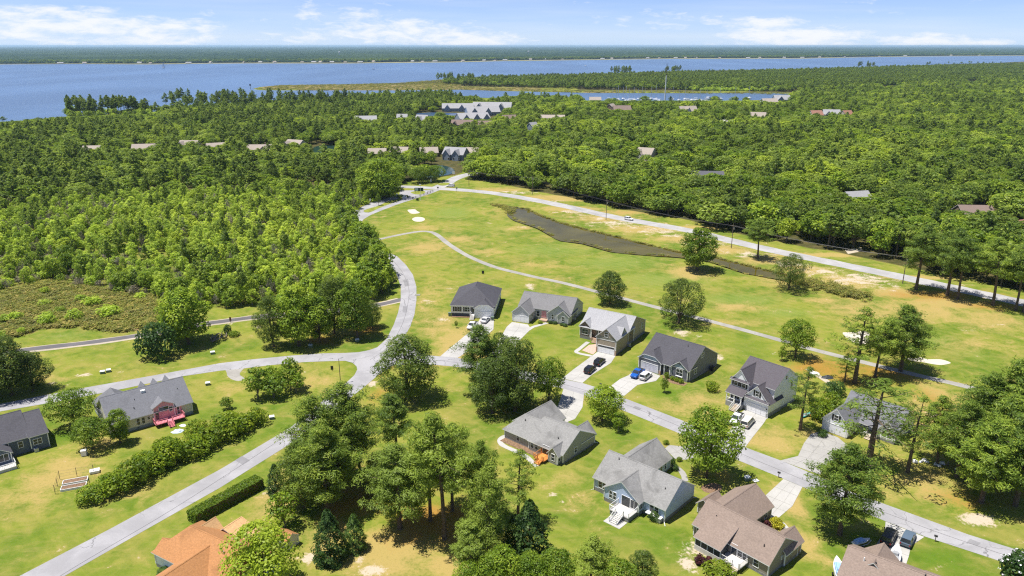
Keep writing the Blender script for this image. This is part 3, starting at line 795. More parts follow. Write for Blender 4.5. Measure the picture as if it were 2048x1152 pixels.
    def pbox(s, mb, side, c, out, t0, t1, z0, z1, d0, d1, mi=0):
        p = s.plane(side, c, 0, 0, 0, 0, out)
        A, B = p(t0, z0, d0), p(t1, z1, d1)
        mb.box(min(A[0], B[0]), max(A[0], B[0]), min(A[1], B[1]), max(A[1], B[1]), min(A[2], B[2]), max(A[2], B[2]), mi)
    def win(s, side, c, a, z, w=0.95, h=1.5, out=-1, sh=False, bars=1, cols=1, frame=None, arch=False):
        fr = MB(); t = 0.09; a0, a1 = a - w / 2, a + w / 2
        for (x0, x1, y0, y1) in ((a0 - t, a0, z - t, z + h + t), (a1, a1 + t, z - t, z + h + t), (a0, a1, z - t, z), (a0, a1, z + h, z + h + t)):
            s.pbox(fr, side, c, out, x0, x1, y0, y1, -0.02, 0.07)
        for i in range(bars):
            zz = z + h * (i + 1) / (bars + 1)
            s.pbox(fr, side, c, out, a0, a1, zz - 0.03, zz + 0.03, 0.0, 0.05)
        for i in range(cols - 1):
            xx = a0 + w * (i + 1) / cols
            s.pbox(fr, side, c, out, xx - 0.035, xx + 0.035, z, z + h, 0.0, 0.055)
        f = s.part('window', fr, frame or s.trim)
        g = MB(); s.pbox(g, side, c, out, a0, a1, z, z + h, -0.01, 0.02)
        o = g.build('pane', M_GLASS, f)
        if sh:
            for q in (a0 - t - 0.42, a1 + t + 0.02):
                k = MB(); s.pbox(k, side, c, out, q, q + 0.40, z - 0.05, z + h + 0.05, -0.01, 0.06)
                k.build('shutter', M_BLACK, f)
    def door(s, side, c, a, z, w=1.0, h=2.1, out=-1, mat=None):
        d = MB(); s.pbox(d, side, c, out, a - w / 2 - .1, a + w / 2 + .1, z, z + h + .1, -0.02, 0.05)
        f = s.part('door', d, s.trim)
        k = MB(); s.pbox(k, side, c, out, a - w / 2, a + w / 2, z + 0.05, z + h, 0, 0.075); k.build('door_leaf', mat or M_GLASS, f)
    def garage(s, side, c, a, z=0.08, w=4.9, h=2.15, out=-1, mat=None, lights=False):
        d = MB()
        for (x0, x1, y0, y1) in ((a - w / 2 - .15, a - w / 2, z, z + h + .15), (a + w / 2, a + w / 2 + .15, z, z + h + .15), (a - w / 2, a + w / 2, z + h, z + h + .15)):
            s.pbox(d, side, c, out, x0, x1, y0, y1, -0.02, 0.08)
        f = s.part('garage_door', d, s.trim)
        for i in range(4):
            for j in range(4):
                k = MB(); g = 0.03
                x0 = a - w / 2 + w * j / 4; y0 = z + h * i / 4
                s.pbox(k, side, c, out, x0 + g, x0 + w / 4 - g, y0 + g * .6, y0 + h / 4 - g * .6, -0.01, 0.035)
                if lights and i == 3:
                    k.build('panel', M_GLASS, f)
                else:
                    k.build('panel', mat or M_GARAGE, f)
        k = MB(); s.pbox(k, side, c, out, a - w / 2, a + w / 2, z, z + h, -0.03, 0.012); k.build('door_leaf', mat or M_GARAGE, f)
    def slab(s, name, pts, t=0.14, roof=None):
        m = MB(); m.slab(pts, [tuple(range(len(pts)))], t); return s.part(name, m, [roof or s.roofm, s.trim])
    def box(s, name, u0, u1, v0, v1, z0, z1, mat):
        m = MB(); m.box(u0, u1, v0, v1, z0, z1); return s.part(name, m, mat)
    def railing(s, pts, z, h=0.95, mat=None, gap=0.28):
        """rail with balusters along a polyline at deck height"""
        m = MB(); bl = MB()
        for (p, q) in zip(pts[:-1], pts[1:]):
            zp = p[2] if len(p) > 2 else z; zq = q[2] if len(q) > 2 else z
            L = math.hypot(q[0] - p[0], q[1] - p[1])
            m.tube([(p[0], p[1], zp + h), (q[0], q[1], zq + h)], 0.055, 4)
            m.tube([(p[0], p[1], zp + 0.12), (q[0], q[1], zq + 0.12)], 0.04, 4)
            n = max(1, int(L / gap))
            for i in range(1, n):
                t = i / n; x, y, zz = p[0] + (q[0] - p[0]) * t, p[1] + (q[1] - p[1]) * t, zp + (zq - zp) * t
                bl.tube([(x, y, zz + 0.12), (x, y, zz + h)], 0.026, 4, cap=False)
        for p in pts:
            zz = p[2] if len(p) > 2 else z
            m.box(p[0] - .06, p[0] + .06, p[1] - .06, p[1] + .06, zz, zz + h + 0.08)
        r = s.part('railing', m, mat or s.trim)
        bl.build('baluster', mat or s.trim, r)['kind'] = 'stuff'
    def steps(s, axis, c0, c1, w0, w1, z0, z1, n, mat, stringer=None):
        """flight from (c0, z0) down/up to (c1, z1) along axis"""
        for i in range(n):
            t0, t1 = i / n, (i + 1) / n
            a, b = c0 + (c1 - c0) * t0, c0 + (c1 - c0) * t1
            z = z0 + (z1 - z0) * (i + 1) / (n + 1)
            m = MB()
            lo, hi = min(a, b), max(a, b)
            if axis == 'u': m.box(lo, hi, w0, w1, z - 0.06, z)
            else: m.box(w0, w1, lo, hi, z - 0.06, z)
            s.part('step', m, mat)
        for w in (w0 + .03, w1 - .03):
            m = MB()
            p, q = ((c0, w), (c1, w)) if axis == 'u' else ((w, c0), (w, c1))
            m.tube([(p[0], p[1], z0 - .12), (q[0], q[1], z1 + .05)], 0.08, 4)
            s.part('stringer', m, stringer or mat)
    def post(s, u, v, z0, z1, w=0.09, mat=None):
        m = MB(); m.box(u - w, u + w, v - w, v + w, z0, z1); s.part('porch_post', m, mat or s.trim)
    def vent(s, u, v, z, r=0.09, h=0.5, mat=None):
        m = MB(); m.tube([(u, v, z - .3), (u, v, z + h)], r, 8); s.part('roof_vent', m, mat or M_DARK)
    def gutter(s, u, v, z1, du=0.0, dv=0.0):
        m = MB(); m.tube([(u, v, z1), (u, v, 0.25), (u + du, v + dv, 0.08)], 0.06, 5); s.part('downspout', m, s.trim)

M_GARAGE = paint('garage_white', (0.82, 0.82, 0.83), 0.5, 0.35, vary=0.02)
S_WHITE = siding('white_siding', (0.86, 0.87, 0.90))
S_GREY = siding('grey_siding', (0.45, 0.46, 0.475))
S_TAN = siding('tan_siding', (0.36, 0.30, 0.23))
S_BRNR = siding('brown_shake', (0.155, 0.115, 0.10))
S_OLIV = siding('olive_siding', (0.235, 0.235, 0.195))
S_SLATE = siding('slate_siding', (0.150, 0.155, 0.185))
S_BLUEG = siding('blue_gable_siding', (0.33, 0.40, 0.47))
S_LBLUE = siding('light_blue_siding', (0.46, 0.56, 0.78))
S_SAGE = siding('sage_siding', (0.335, 0.335, 0.295))
S_TAUPE = siding('taupe_siding', (0.255, 0.225, 0.195))
S_CREAM = siding('cream_siding', (0.62, 0.60, 0.52))
S_PINK = siding('pink_siding', (0.66, 0.33, 0.36))
S_NAVY = siding('navy_siding', (0.100, 0.130, 0.180))
S_BRICK = paint('tan_brick', (0.40, 0.28, 0.20), 0.9, 0.2, vary=0.25, scale=5)
R_DARK = shingle('dark_shingle', (0.085, 0.083, 0.095))
R_GREY = shingle('grey_shingle', (0.200, 0.197, 0.200))
R_LIGHT = shingle('pale_shingle', (0.36, 0.36, 0.372), 0.12)
R_WEATH = shingle('weathered_shingle', (0.265, 0.262, 0.255), 0.75)
R_CHAR = shingle('charcoal_shingle', (0.105, 0.098, 0.110), 0.1, (1.2, .9, .95))
R_BROWN = shingle('brown_shingle', (0.260, 0.200, 0.165), 0.2)
R_ORNG = shingle('orange_shingle', (0.42, 0.205, 0.085), 0.5)
R_ORNL = shingle('pale_orange_shingle', (0.53, 0.335, 0.165), 0.2)
R_BLUE = shingle('slate_grey_shingle', (0.185, 0.188, 0.205), 0.25)
M_PINKD = paint('pink_deck_paint', (0.62, 0.21, 0.25), 0.7, 0.2, vary=0.12)
M_DECKO = paint('orange_deck_stain', (0.60, 0.24, 0.06), 0.75, 0.2, vary=0.15)
M_DECKG = paint('pale_deck_boards', (0.55, 0.53, 0.50), 0.8, 0.2, vary=0.1)
M_SCREEN = paint('porch_screen', (0.045, 0.05, 0.055), 0.5, 0.2)
M_BROWNT = paint('taupe_trim', (0.62, 0.60, 0.57), 0.6, 0.3)
M_STEP = paint('tan_steps', (0.50, 0.42, 0.33), 0.8, 0.2)

# H1 white house, dark hipped roof
h = House('white house with a dark hipped roof and blank white garage wall', (988.4, 637.2), 84.5, S_WHITE, R_DARK, fnd=M_CMUD)
h.block(0.9, 19, 0, 13.8, 4.1, 8.3, 'u', hip=(6.6, 6.9), fh=1.15)
h.block(-0.3, 6, 0.15, 6.2, 3.6, 5.7, 'u', hip=(1.6, 0), fh=0.25)
h.garage('u', -0.3, 3.2, 0.08, 4.9, 2.2)
h.win('u', 0.9, 11.9, 1.75, 1.7, 1.45, -1, True, 1, 2); h.win('u', 0.9, 8.6, 1.75, 1.7, 1.45, -1, True, 1, 2)
h.win('v', 0, 9.0, 1.9, 0.9, 1.4); h.win('v', 0, 14.5, 1.9, 0.9, 1.4)
h.door('u', 0.9, 6.75, 1.1, 0.85); h.box('porch_floor', -0.9, 0.87, 6.25, 7.6, 0, 1.05, M_DECKG); h.steps('u', -0.9, -2.3, 6.3, 7.5, 1.05, 0.1, 5, M_DECKG)
h.railing([(-0.85, 7.6), (0.85, 7.6)], 1.05); h.post(-0.8, 7.55, 1.05, 3.7)
h.box('garden_bed', -0.1, 0.8, 7.9, 13.6, 0, 0.12, M_STRAW)
# H2 grey house with two front gables
h = House('grey low house with front garage wing and paired right gables', (1139.3, 650.3), 67, S_GREY, R_GREY)
h.block(1.3, 12.6, 0, 17.4, 3.85, 7.0, 'v', rp=6.3, e1=3.3)
h.block(0, 7, 0, 7.2, 3.3, 6.1, 'u')
h.block(-0.55, 5, 0.35, 3.75, 3.0, 4.55, 'u', gov=0.2)
h.block(-3.7, 6.4, 12.1, 17.55, 3.4, 5.75, 'u', fh=0.3)
h.garage('u', -3.7, 14.8)
h.win('u', 0, 5.6, 1.2, 0.7, 1.5); h.win('u', -0.55, 2.05, 1.15, 0.7, 1.4); h.win('v', 12.1, -0.9, 1.6, 0.8, 1.1)
for u in (1.4, 3.4, 6.0, 9.0): h.win('v', 0, u, 1.2, 0.7, 1.7)
h.win('u', 1.3, 10.9, 1.0, 0.9, 1.7); h.door('u', 1.3, 9.0, 0.8, 1.6, 2.2, mat=S_PINK)
h.box('porch_step', -0.6, 1.28, 7.4, 9.9, 0, 0.5, S_BRICK)
# H3 tan two-storey house
h = House('tan house with pale grey roof, brown shake front and a tall garage wing', (1231, 711.7), 58, S_TAN, R_LIGHT)
h.block(8.3, 20.8, 0, 14.6, 4.4, 7.7, 'v', rp=13.0, e1=4.3, fh=0.9)
h.slab('porch_roof', [(6.5, 5.9, 3.75), (6.5, 14.9, 3.75), (8.4, 14.9, 4.72), (8.4, 5.9, 4.72)])
h.block(6.9, 11, 11.3, 14.6, 4.2, 5.75, 'u', wall=S_BRNR, fh=0.9)
h.block(0, 12.2, 0, 5.9, 4.95, 7.6, 'u', fh=0.25)
h.block(3.4, 6.4, -0.02, 2.4, 5.35, 6.9, 'v', base=4.6, wall=S_OLIV, ridge_cap=False, gov=0.15)
h.box('band_board', -0.05, 0.0, -0.1, 6.0, 4.0, 4.18, M_WHITE)
h.box('upper_front', -0.035, 0.0, 0.12, 5.78, 4.18, 5.0, S_OLIV)
h.garage('u', 0, 2.95, lights=True)
h.win('u', -0.035, 2.95, 5.0, 0.9, 1.35); h.win('u', 6.9, 12.95, 1.5, 1.9, 1.6, -1, False, 1, 2)
h.win('v', 0, 18.6, 2.2, 0.9, 1.6); h.win('v', 0, 12.5, 2.6, 0.7, 0.7); h.win('v', -0.02, 5.6, 5.0, 0.5, 0.7)
h.door('u', 8.3, 9.3, 1.0, 1.2, 2.2); h.win('u', 8.3, 7.3, 1.2, 0.9, 1.6)
h.post(6.8, 10.9, 0.9, 3.7, 0.13); h.post(6.8, 8.6, 0.9, 3.7, 0.13); h.post(6.8, 6.3, 0.9, 3.7, 0.13)
h.box('porch_floor', 6.6, 8.3, 6.0, 11.2, 0, 0.9, S_BRICK); h.steps('u', 6.6, 4.9, 7.9, 10.0, 0.9, 0.1, 5, S_BRICK)
h.gutter(8.2, -0.14, 4.4, 0, -1.0)
h.box('stone_pier', -0.12, 0.1, -0.14, 0.3, 0, 1.5, S_BRICK); h.box('stone_pier', -0.12, 0.1, 5.6, 6.0, 0, 1.5, S_BRICK)
# H5 slate house
h = House('slate grey house with one broad dark roof and blue gable panels', (1375.5, 765.5), 47.1, S_SLATE, R_DARK)
h.block(0.6, 14.8, 0, 14.3, 3.55, 7.9, 'v', rp=7.3, e1=3.6, ov=0.55)
h.block(-0.7, 6, 7.8, 14.45, 3.5, 5.75, 'u', hip=(1.7, 0), fh=0.3)
h.block(0.0, 4, 0.25, 4.95, 3.45, 5.2, 'u', hip=(0, 0), fh=0.6)
h.box('gable_panel', -0.74, -0.7, 9.0, 13.2, 3.45, 4.35, S_BLUEG); h.box('gable_panel', -0.04, 0.0, 1.2, 4.0, 3.35, 4.25, S_BLUEG)
h.box('band_board', -0.78, -0.7, 7.8, 14.4, 3.28, 3.44, M_WHITE); h.box('band_board', -0.08, 0.0, 0.3, 4.9, 3.2, 3.34, M_WHITE)
h.garage('u', -0.7, 11.1, mat=paint('grey_garage', (0.56, 0.56, 0.62), 0.5))
h.win('u', 0, 2.6, 1.15, 1.8, 1.75, -1, False, 1, 2); h.win('v', 0, 6.6, 5.0, 1.3, 1.3, -1, False, 1, 2); h.win('v', 0, 3.6, 1.3, 0.8, 1.5)
h.door('u', 0.6, 6.2, 0.3, 1.0, 2.2); h.win('u', 0.6, 5.3, 0.6, 0.4, 1.7); h.post(-0.1, 7.0, 0.2, 3.3, 0.14); h.post(-0.1, 5.3, 0.2, 3.3, 0.14)
h.slab('porch_roof', [(-0.5, 4.9, 3.25), (-0.5, 7.9, 3.25), (1.5, 7.9, 4.2), (1.5, 4.9, 4.2)])
h.box('porch_floor', -0.3, 0.6, 5.0, 7.7, 0, 0.22, M_PLATE)
h.box('stone_pier', -0.84, -0.6, 7.7, 8.2, 0, 1.1, S_BRICK); h.box('window_box', -0.22, -0.05, 1.6, 3.6, 0.9, 1.05, M_WHITE)
h.vent(6.0, 4, 7.2, 0.07, 0.35)
# H6 two-storey white house
h = House('white two-storey house with black shutters, front porch and charcoal roof', (1533.7, 836), 42, S_WHITE, R_CHAR, fnd=paint('grey_block_base', (0.30, 0.30, 0.30), 0.9))
h.block(2.6, 13.2, 0.2, 10.1, 6.6, 10.0, 'v', rp=8.2)
h.block(0.7, 8.2, 5.75, 10.3, 6.55, 9.4, 'u')
h.block(0, 6.0, 0, 6.1, 3.75, 7.1, 'u', fh=1.0)
h.slab('pent_roof', [(-0.55, -0.3, 3.55), (-0.55, 6.3, 3.55), (0.02, 6.3, 4.0), (0.02, -0.3, 4.0)])
h.slab('pent_roof', [(0.2, 5.5, 6.4), (0.2, 10.6, 6.4), (0.72, 10.6, 6.85), (0.72, 5.5, 6.85)])
h.slab('porch_roof', [(-1.3, 5.9, 3.45), (-1.3, 10.6, 3.45), (0.72, 10.6, 4.75), (0.72, 5.9, 4.75)])
h.win('u', 0.7, 9.1, 4.95, 0.95, 1.45, -1, True); h.win('u', 0.7, 7.05, 4.95, 0.95, 1.45, -1, True); h.win('u', 0, 3.0, 4.4, 0.85, 1.35, -1, True)
h.win('u', 0.7, 9.0, 1.6, 1.0, 1.6, -1, True); h.door('u', 0.7, 6.9, 1.25, 1.0, 2.1, mat=M_BLACK)
h.win('v', 0.2, 10.5, 4.6, 0.8, 1.4); h.win('v', 0.2, 7.5, 7.4, 0.7, 0.9)
h.box('porch_floor', -1.2, 0.68, 6.2, 10.3, 0, 1.2, h.fnd)
for v in (10.2, 8.2, 6.35): h.post(-1.1, v, 1.2, 3.4, 0.10)
h.railing([(-1.1, 8.1), (-1.1, 10.2), (0.6, 10.2)], 1.2); h.steps('u', -1.2, -3.2, 6.35, 7.95, 1.2, 0.1, 6, M_STEP, M_WHITE)
h.railing([(-1.15, 6.3, 1.2), (-3.2, 6.3, 0.1)], 0); h.railing([(-1.15, 8.0, 1.2), (-3.2, 8.0, 0.1)], 0)
h.garage('u', 0, 2.9, mat=M_GARAGE)
h.gutter(0.0, -0.1, 3.6, -0.5, -0.2); h.box('entry_light', -0.1, 0.0, 0.25, 0.45, 2.0, 2.3, M_DARK)
# H7 sage house with orange deck
h = House('low sage house with weathered roof and small orange deck', (1125.6, 928.7), 48.7, S_SAGE, R_WEATH)
h.block(0, 11.2, 0, 9.1, 2.55, 5.75, 'v', rp=5.3, fh=0.35)
h.block(0.35, 9.0, 9.1, 16.3, 2.5, 5.2, 'v', rp=4.3, hip=(0, 2.4), fh=0.35)
h.block(4.5, 12.9, 9.6, 17.2, 2.5, 5.25, 'u', rp=13.6, fh=0.3)
h.block(6.5, 11.6, 0.3, 4.6, 2.5, 4.55, 'u', fh=0.3)
h.block(-1.15, 2.0, 0.55, 2.9, 2.5, 3.85, 'u', gov=0.2, fh=0.3)
h.win('u', -1.15, 1.7, 0.75, 0.8, 1.45); h.win('v', 0.55, -0.55, 0.75, 0.6, 1.4, -1); h.win('v', 0, 4.3, 0.9, 0.75, 1.2)
for v in (12.5, 8.2, 7.0): h.win('u', 0.35 if v > 9.1 else 0, v, 0.75, 0.75, 1.4)
h.door('u', 0, 4.4, 0.6, 1.7, 2.0)
h.box('deck_floor', -2.6, -0.03, 3.0, 5.6, 0.50, 0.62, M_DECKO)
h.railing([(-0.1, 5.6), (-2.6, 5.6), (-2.6, 4.6)], 0.62, mat=M_DECKO); h.railing([(-0.1, 3.0), (-2.6, 3.0), (-2.6, 3.4)], 0.62, mat=M_DECKO)
h.steps('u', -2.6, -3.7, 3.4, 4.6, 0.62, 0.1, 3, M_DECKO); h.railing([(-2.6, 3.4, .62), (-3.7, 3.4, .0)], 0, mat=M_DECKO); h.railing([(-2.6, 4.6, .62), (-3.7, 4.6, .0)], 0, mat=M_DECKO)
h.vent(3.0, 12.7, 4.3); h.vent(2.2, 3.0, 3.8); h.gutter(11.2, 0, 2.4, .7, -.4)
h.box('garden_bed', -1.4, 0.32, 6.3, 16.2, 0, 0.07, M_STRAW)
# H8 light blue house with white deck
h = House('light blue house with white deck stairs and stained grey roof', (1328.8, 1045.7), 47.4, S_LBLUE, R_WEATH)
h.block(0, 10.1, 0, 15.7, 3.15, 6.6, 'v', rp=4.9, fh=0.75)
h.block(-1.6, 5.2, 4.6, 12.2, 3.1, 5.8, 'u', fh=0.75)
h.block(5.5, 16.2, 8.8, 16.0, 3.0, 5.85, 'u', fh=0.4)
h.win('u', -1.6, 10.75, 1.2, 0.6, 1.5); h.win('u', -1.6, 9.85, 1.2, 0.6, 1.5)
h.door('u', -1.6, 7.35, 0.95, 1.75, 2.0); h.win('u', -1.6, 5.55, 1.15, 1.5, 1.7, -1, False, 0, 2)
h.win('v', 4.6, -0.85, 1.2, 1.0, 1.6, -1, False, 0, 2); h.win('v', 4.6, -0.05 + 0.0, 1.2, 0.0 + 0.4, 1.6)
h.win('u', 0, 2.75, 1.05, 0.75, 1.6); h.win('u', 0, 1.75, 1.05, 0.75, 1.6); h.win('u', 0, 14.3, 1.05, 0.75, 1.5); h.win('u', 0, 13.3, 1.05, 0.75, 1.5)
h.win('v', 8.8, 12.8, 0.9, 0.8, 1.6); h.win('v', 8.8, 14.4, 0.9, 0.5, 1.7)
h.box('deck_floor', -4.5, -1.63, 4.75, 9.0, 0.85, 0.97, M_DECKG)
h.box('deck_skirt', -4.42, -1.7, 4.82, 8.9, 0, 0.85, M_CMU)
h.railing([(-1.7, 4.8), (-4.45, 4.8), (-4.45, 5.9)], 0.97); h.railing([(-4.45, 7.6), (-4.45, 8.95), (-1.7, 8.95)], 0.97)
h.steps('u', -4.5, -6.5, 5.95, 7.55, 0.97, 0.08, 6, M_DECKG, M_WHITE); h.railing([(-4.5, 5.95, .97), (-6.5, 5.95, .05)], 0); h.railing([(-4.5, 7.55, .97), (-6.5, 7.55, .05)], 0)
h.box('concrete_pad', -7.1, -4.6, 4.9, 8.4, 0, 0.06, M_PLATE)
h.vent(4.0, 13.0, 5.9); h.vent(2.6, 1.8, 4.8); h.gutter(-0.1, 0, 2.9, -.8, -.7); h.gutter(10.2, 0, 2.9, .9, -.3); h.gutter(-0.1, 15.7, 2.9, -.4, .4)
h.box('awning', -0.9, -0.03, 0.3, 3.6, 0.95, 1.05, M_WHITE)
# H9 taupe house with screened porch
h = House('taupe house with brown roof, dark screened porch and pale rear stairs', None, 41.7, S_TAUPE, R_BROWN, world=(41.3, 101.0))
h.block(0, 8.6, 0, 14.3, 3.0, 5.9, 'v', rp=4.0, fh=0.5)
h.block(4.0, 15.0, 8.2, 15.6, 2.9, 5.55, 'u', fh=0.3)
h.block(6.5, 10.5, 15.6, 18.0, 2.5, 3.6, 'u', hip=(0, 0), fh=0.3)
h.block(4.5, 9.8, -0.35, 3.0, 2.9, 4.5, 'u', fh=0.3)
h.slab('porch_roof', [(-2.9, 7.1, 2.55), (-2.9, 12.5, 2.55), (2.2, 12.5, 4.75), (2.2, 7.1, 4.75)])
h.box('porch_floor', -2.6, -0.03, 7.3, 12.3, 0, 0.95, M_DECKG)
for v in (7.35, 8.6, 9.85, 11.1, 12.25): h.post(-2.5, v, 0.95, 2.5, 0.06)
h.box('porch_screen', -2.48, -2.45, 7.4, 12.2, 0.97, 2.5, M_SCREEN); h.box('porch_screen', -2.45, -0.05, 7.38, 7.41, 0.97, 2.5, M_SCREEN); h.box('porch_screen', -2.45, -0.05, 12.2, 12.23, 0.97, 2.5, M_SCREEN)
h.box('deck_floor', -2.6, -0.03, 3.6, 7.25, 0.80, 0.92, M_DECKG); h.railing([(-2.55, 7.2), (-2.55, 5.0)], 0.92, mat=M_BROWNT); h.railing([(-0.1, 3.65), (-2.55, 3.65), (-2.55, 3.8)], 0.92, mat=M_BROWNT)
h.steps('u', -2.6, -4.4, 3.8, 5.0, 0.92, 0.08, 6, M_STEP); h.door('u', 0, 6.3, 0.92, 0.95, 2.0); h.win('u', 0, 5.2, 1.2, 0.8, 1.3); h.win('u', 0, 4.3, 0.95, 0.7, 1.5); h.win('u', 0, 2.2, 0.95, 0.9, 1.5)
h.win('v', 0, 5.9, 1.2, 0.75, 1.5); h.win('v', 0, 4.2, 1.6, 0.5, 0.5); h.win('v', 8.2, 13.2, 0.9, 0.7, 1.6); h.win('u', 0, 13.4, 1.0, 0.6, 1.5)
h.vent(2.2, 11.5, 4.4); h.vent(1.6, 2.0, 4.1); h.gutter(-0.1, 0, 2.8); h.gutter(8.7, -0.4, 2.8)
# H10 brown roof at the bottom edge
A = G(1700, 1091.3, 5.3); B = G(1853, 1149, 5.3)
ang = math.degrees(math.atan2(A[1] - B[1], A[0] - B[0])) - 90
ca, sa = math.cos(R(ang)), math.sin(R(ang))
h = House('brown roofed house cut by the bottom edge beside two parked boats', None, ang, S_TAUPE, R_BROWN, world=(B[0] - 4.5 * ca, B[1] - 4.5 * sa))
L = math.hypot(A[0] - B[0], A[1] - B[1])
h.block(0, 9.0, 0.5, L, 2.8, 5.3, 'v', rp=4.5)
h.block(3.0, 8.9, L - 6.8, L - 1.3, 2.7, 5.05, 'u')
h.block(3.5, 9.4, -4.5, 0.45, 2.7, 4.4, 'v', hip=(2.3, 0))
h.vent(3.2, L - 4.2, 4.7, 0.22, 0.25, M_DARK); h.vent(3.1, L - 2.6, 4.6, 0.1, 0.5, M_WHITE)
h.win('v', 0.5, 4.4, 1.0, 0.8, 1.4)
# H11 orange roofed house
h = House('white house under a wide orange shingle roof with several wings', (329.8, 1139.5), -30, S_WHITE, R_ORNG)
h.block(-1.9, 16.5, -0.1, 9.2, 3.15, 6.2, 'u', rp=4.7, hip=(3.4, 0))
h.block(3.9, 11.2, -7.5, 4.7, 3.1, 5.45, 'v', rp=7.7)
h.block(-2.0, 2.4, 0.05, 3.6, 3.0, 4.3, 'u', gov=0.15)
h.block(2.8, 8.6, 8.9, 12.3, 3.0, 4.2, 'v', roof=R_ORNL, rp=4.4)
h.block(-0.6, 3.4, 6.0, 9.35, 3.1, 4.9, 'v', roof=R_ORNL)
h.win('u', -2.0, 1.8, 0.9, 0.9, 1.6, -1, True); h.win('u', 3.9, -1.5, 0.9, 1.5, 1.7, -1, False, 1, 3); h.door('v', 0.0, 3.2, 0.3, 1.0, 2.0)
h.vent(11.3, 3.2, 5.3, 0.07, 0.5, M_METAL); h.slab('roof_patch', [(8.2, 7.7, 4.35), (10.8, 7.7, 4.35), (10.8, 6.9, 4.9), (8.2, 6.9, 4.9)], 0.3, R_ORNG)
# H12 pink deck house
h = House('cream house with slate grey roof and bright pink deck and rear wall', (250.3, 866.3), 39.7, S_CREAM, R_BLUE, fnd=paint('blue_grey_base', (0.25, 0.29, 0.33), 0.9))
h.block(-2.6, 14.7, 0, 11.2, 3.3, 7.4, 'u', rp=5.8, fh=0.75, gov=0.35)
h.block(-2.7, 4.2, 7.5, 15.6, 3.0, 6.3, 'v', hip=(0, 3.0))
for u in (6.9, 9.6, 12.3): h.block(u - 1.1, u + 1.1, 7.0, 10.4, 5.0, 6.9, 'v', base=4.0, gov=0.15, ridge_cap=False, hip=(0, 0))
h.block(6.3, 10.75, -0.25, 3.5, 4.15, 5.4, 'v', wall=S_PINK, fh=0.75, roof=R_BLUE, rp=8.5, ridge_cap=False, gov=0.2, ov=0.2)
h.box('pink_wall', 10.8, 12.4, -0.04, 0.0, 0.75, 3.1, S_PINK)
h.win('v', -0.25, 8.5, 3.05, 2.0, 0.75, -1, False, 0); h.win('v', -0.25, 10.0, 2.4, 0.7, 1.0); h.win('v', -0.25, 7.0, 1.2, 0.7, 2.0, frame=S_PINK); h.win('v', -0.04, 11.6, 1.1, 0.5, 1.8)
h.box('pink_door', 7.9, 9.3, -0.32, -0.26, 0.95, 2.75, S_PINK)
for u in (3.0, 4.05): h.win('v', 0, u, 1.05, 0.62, 1.5)
h.win('v', 0, 5.2, 1.7, 0.5, 0.7)
h.box('deck_floor', 5.9, 12.3, -2.5, -0.28, 0.82, 0.95, M_PINKD)
h.railing([(5.95, -0.3), (5.95, -2.45), (8.4, -2.45)], 0.95, mat=M_PINKD); h.railing([(9.5, -2.45), (12.25, -2.45), (12.25, -0.3)], 0.95, mat=M_PINKD)
h.steps('v', -2.5, -4.0, 8.4, 9.5, 0.95, 0.08, 5, M_PINKD); h.railing([(8.4, -2.5, .95), (8.4, -4.0, .0)], 0, mat=M_PINKD); h.railing([(9.5, -2.5, .95), (9.5, -4.0, .0)], 0, mat=M_PINKD)
m = MB(); m.box(5.4, 6.3, 4.4, 5.3, 6.1, 6.95); h.part('skylight', m, M_WHITE)
h.vent(3.6, 3.4, 5.6, 0.07, 0.4); h.vent(2.9, 1.6, 4.4, 0.09, 0.5); h.vent(12.9, 3.3, 5.6, 0.07, 0.3); h.vent(-0.8, 1.6, 4.4, 0.07, 0.3)
h.win('u', -2.6, 3.0, 1.2, 1.2, 1.4); h.win('v', 0, 0.2, 1.1, 0.7, 1.4)
for u in (0.4, 2.6): h.box('vent_grille', u, u + 0.4, -0.06, -0.03, 0.3, 0.5, M_DARK)
# H13 navy house at the left edge
h = House('navy house with dark roof and white framed porch at the picture edge', (17.4, 917.5), 41.9, S_NAVY, R_DARK, fnd=paint('navy_base', (0.13, 0.15, 0.19), 0.9))
h.block(4.3, 7.6, 0, 13.0, 3.7, 6.5, 'u', rp=6.5, fh=0.7)
h.block(-9, 4.35, 0.45, 13.5, 3.75, 7.1, 'u', rp=7.0, fh=0.7)
h.block(-4.5, 0.3, -3.0, 2.0, 2.9, 4.6, 'v', fh=0.6, wall=S_NAVY)
h.win('v', 0, 5.6, 1.4, 1.5, 1.2, -1, False, 1, 2); h.win('v', 0.45, 2.6, 1.5, 0.8, 1.3); h.win('v', -3.0, -1.0, 1.2, 1.6, 1.5, -1, False, 0, 2); h.win('v', -3.0, -3.2, 1.2, 1.6, 1.5, -1, False, 0, 2)
h.box('porch_floor', -4.5, 0.6, -5.6, -3.03, 0, 0.6, M_DECKG); h.railing([(0.55, -3.1), (0.55, -5.55), (-4.4, -5.55)], 0.6)
h.gutter(4.4, 0.35, 3.6); h.gutter(7.6, -0.1, 3.5); h.gutter(0.5, 0.2, 3.4); h.box('air_conditioner', 4.6, 5.4, -0.9, -0.2, 0.0, 0.8, M_METAL)
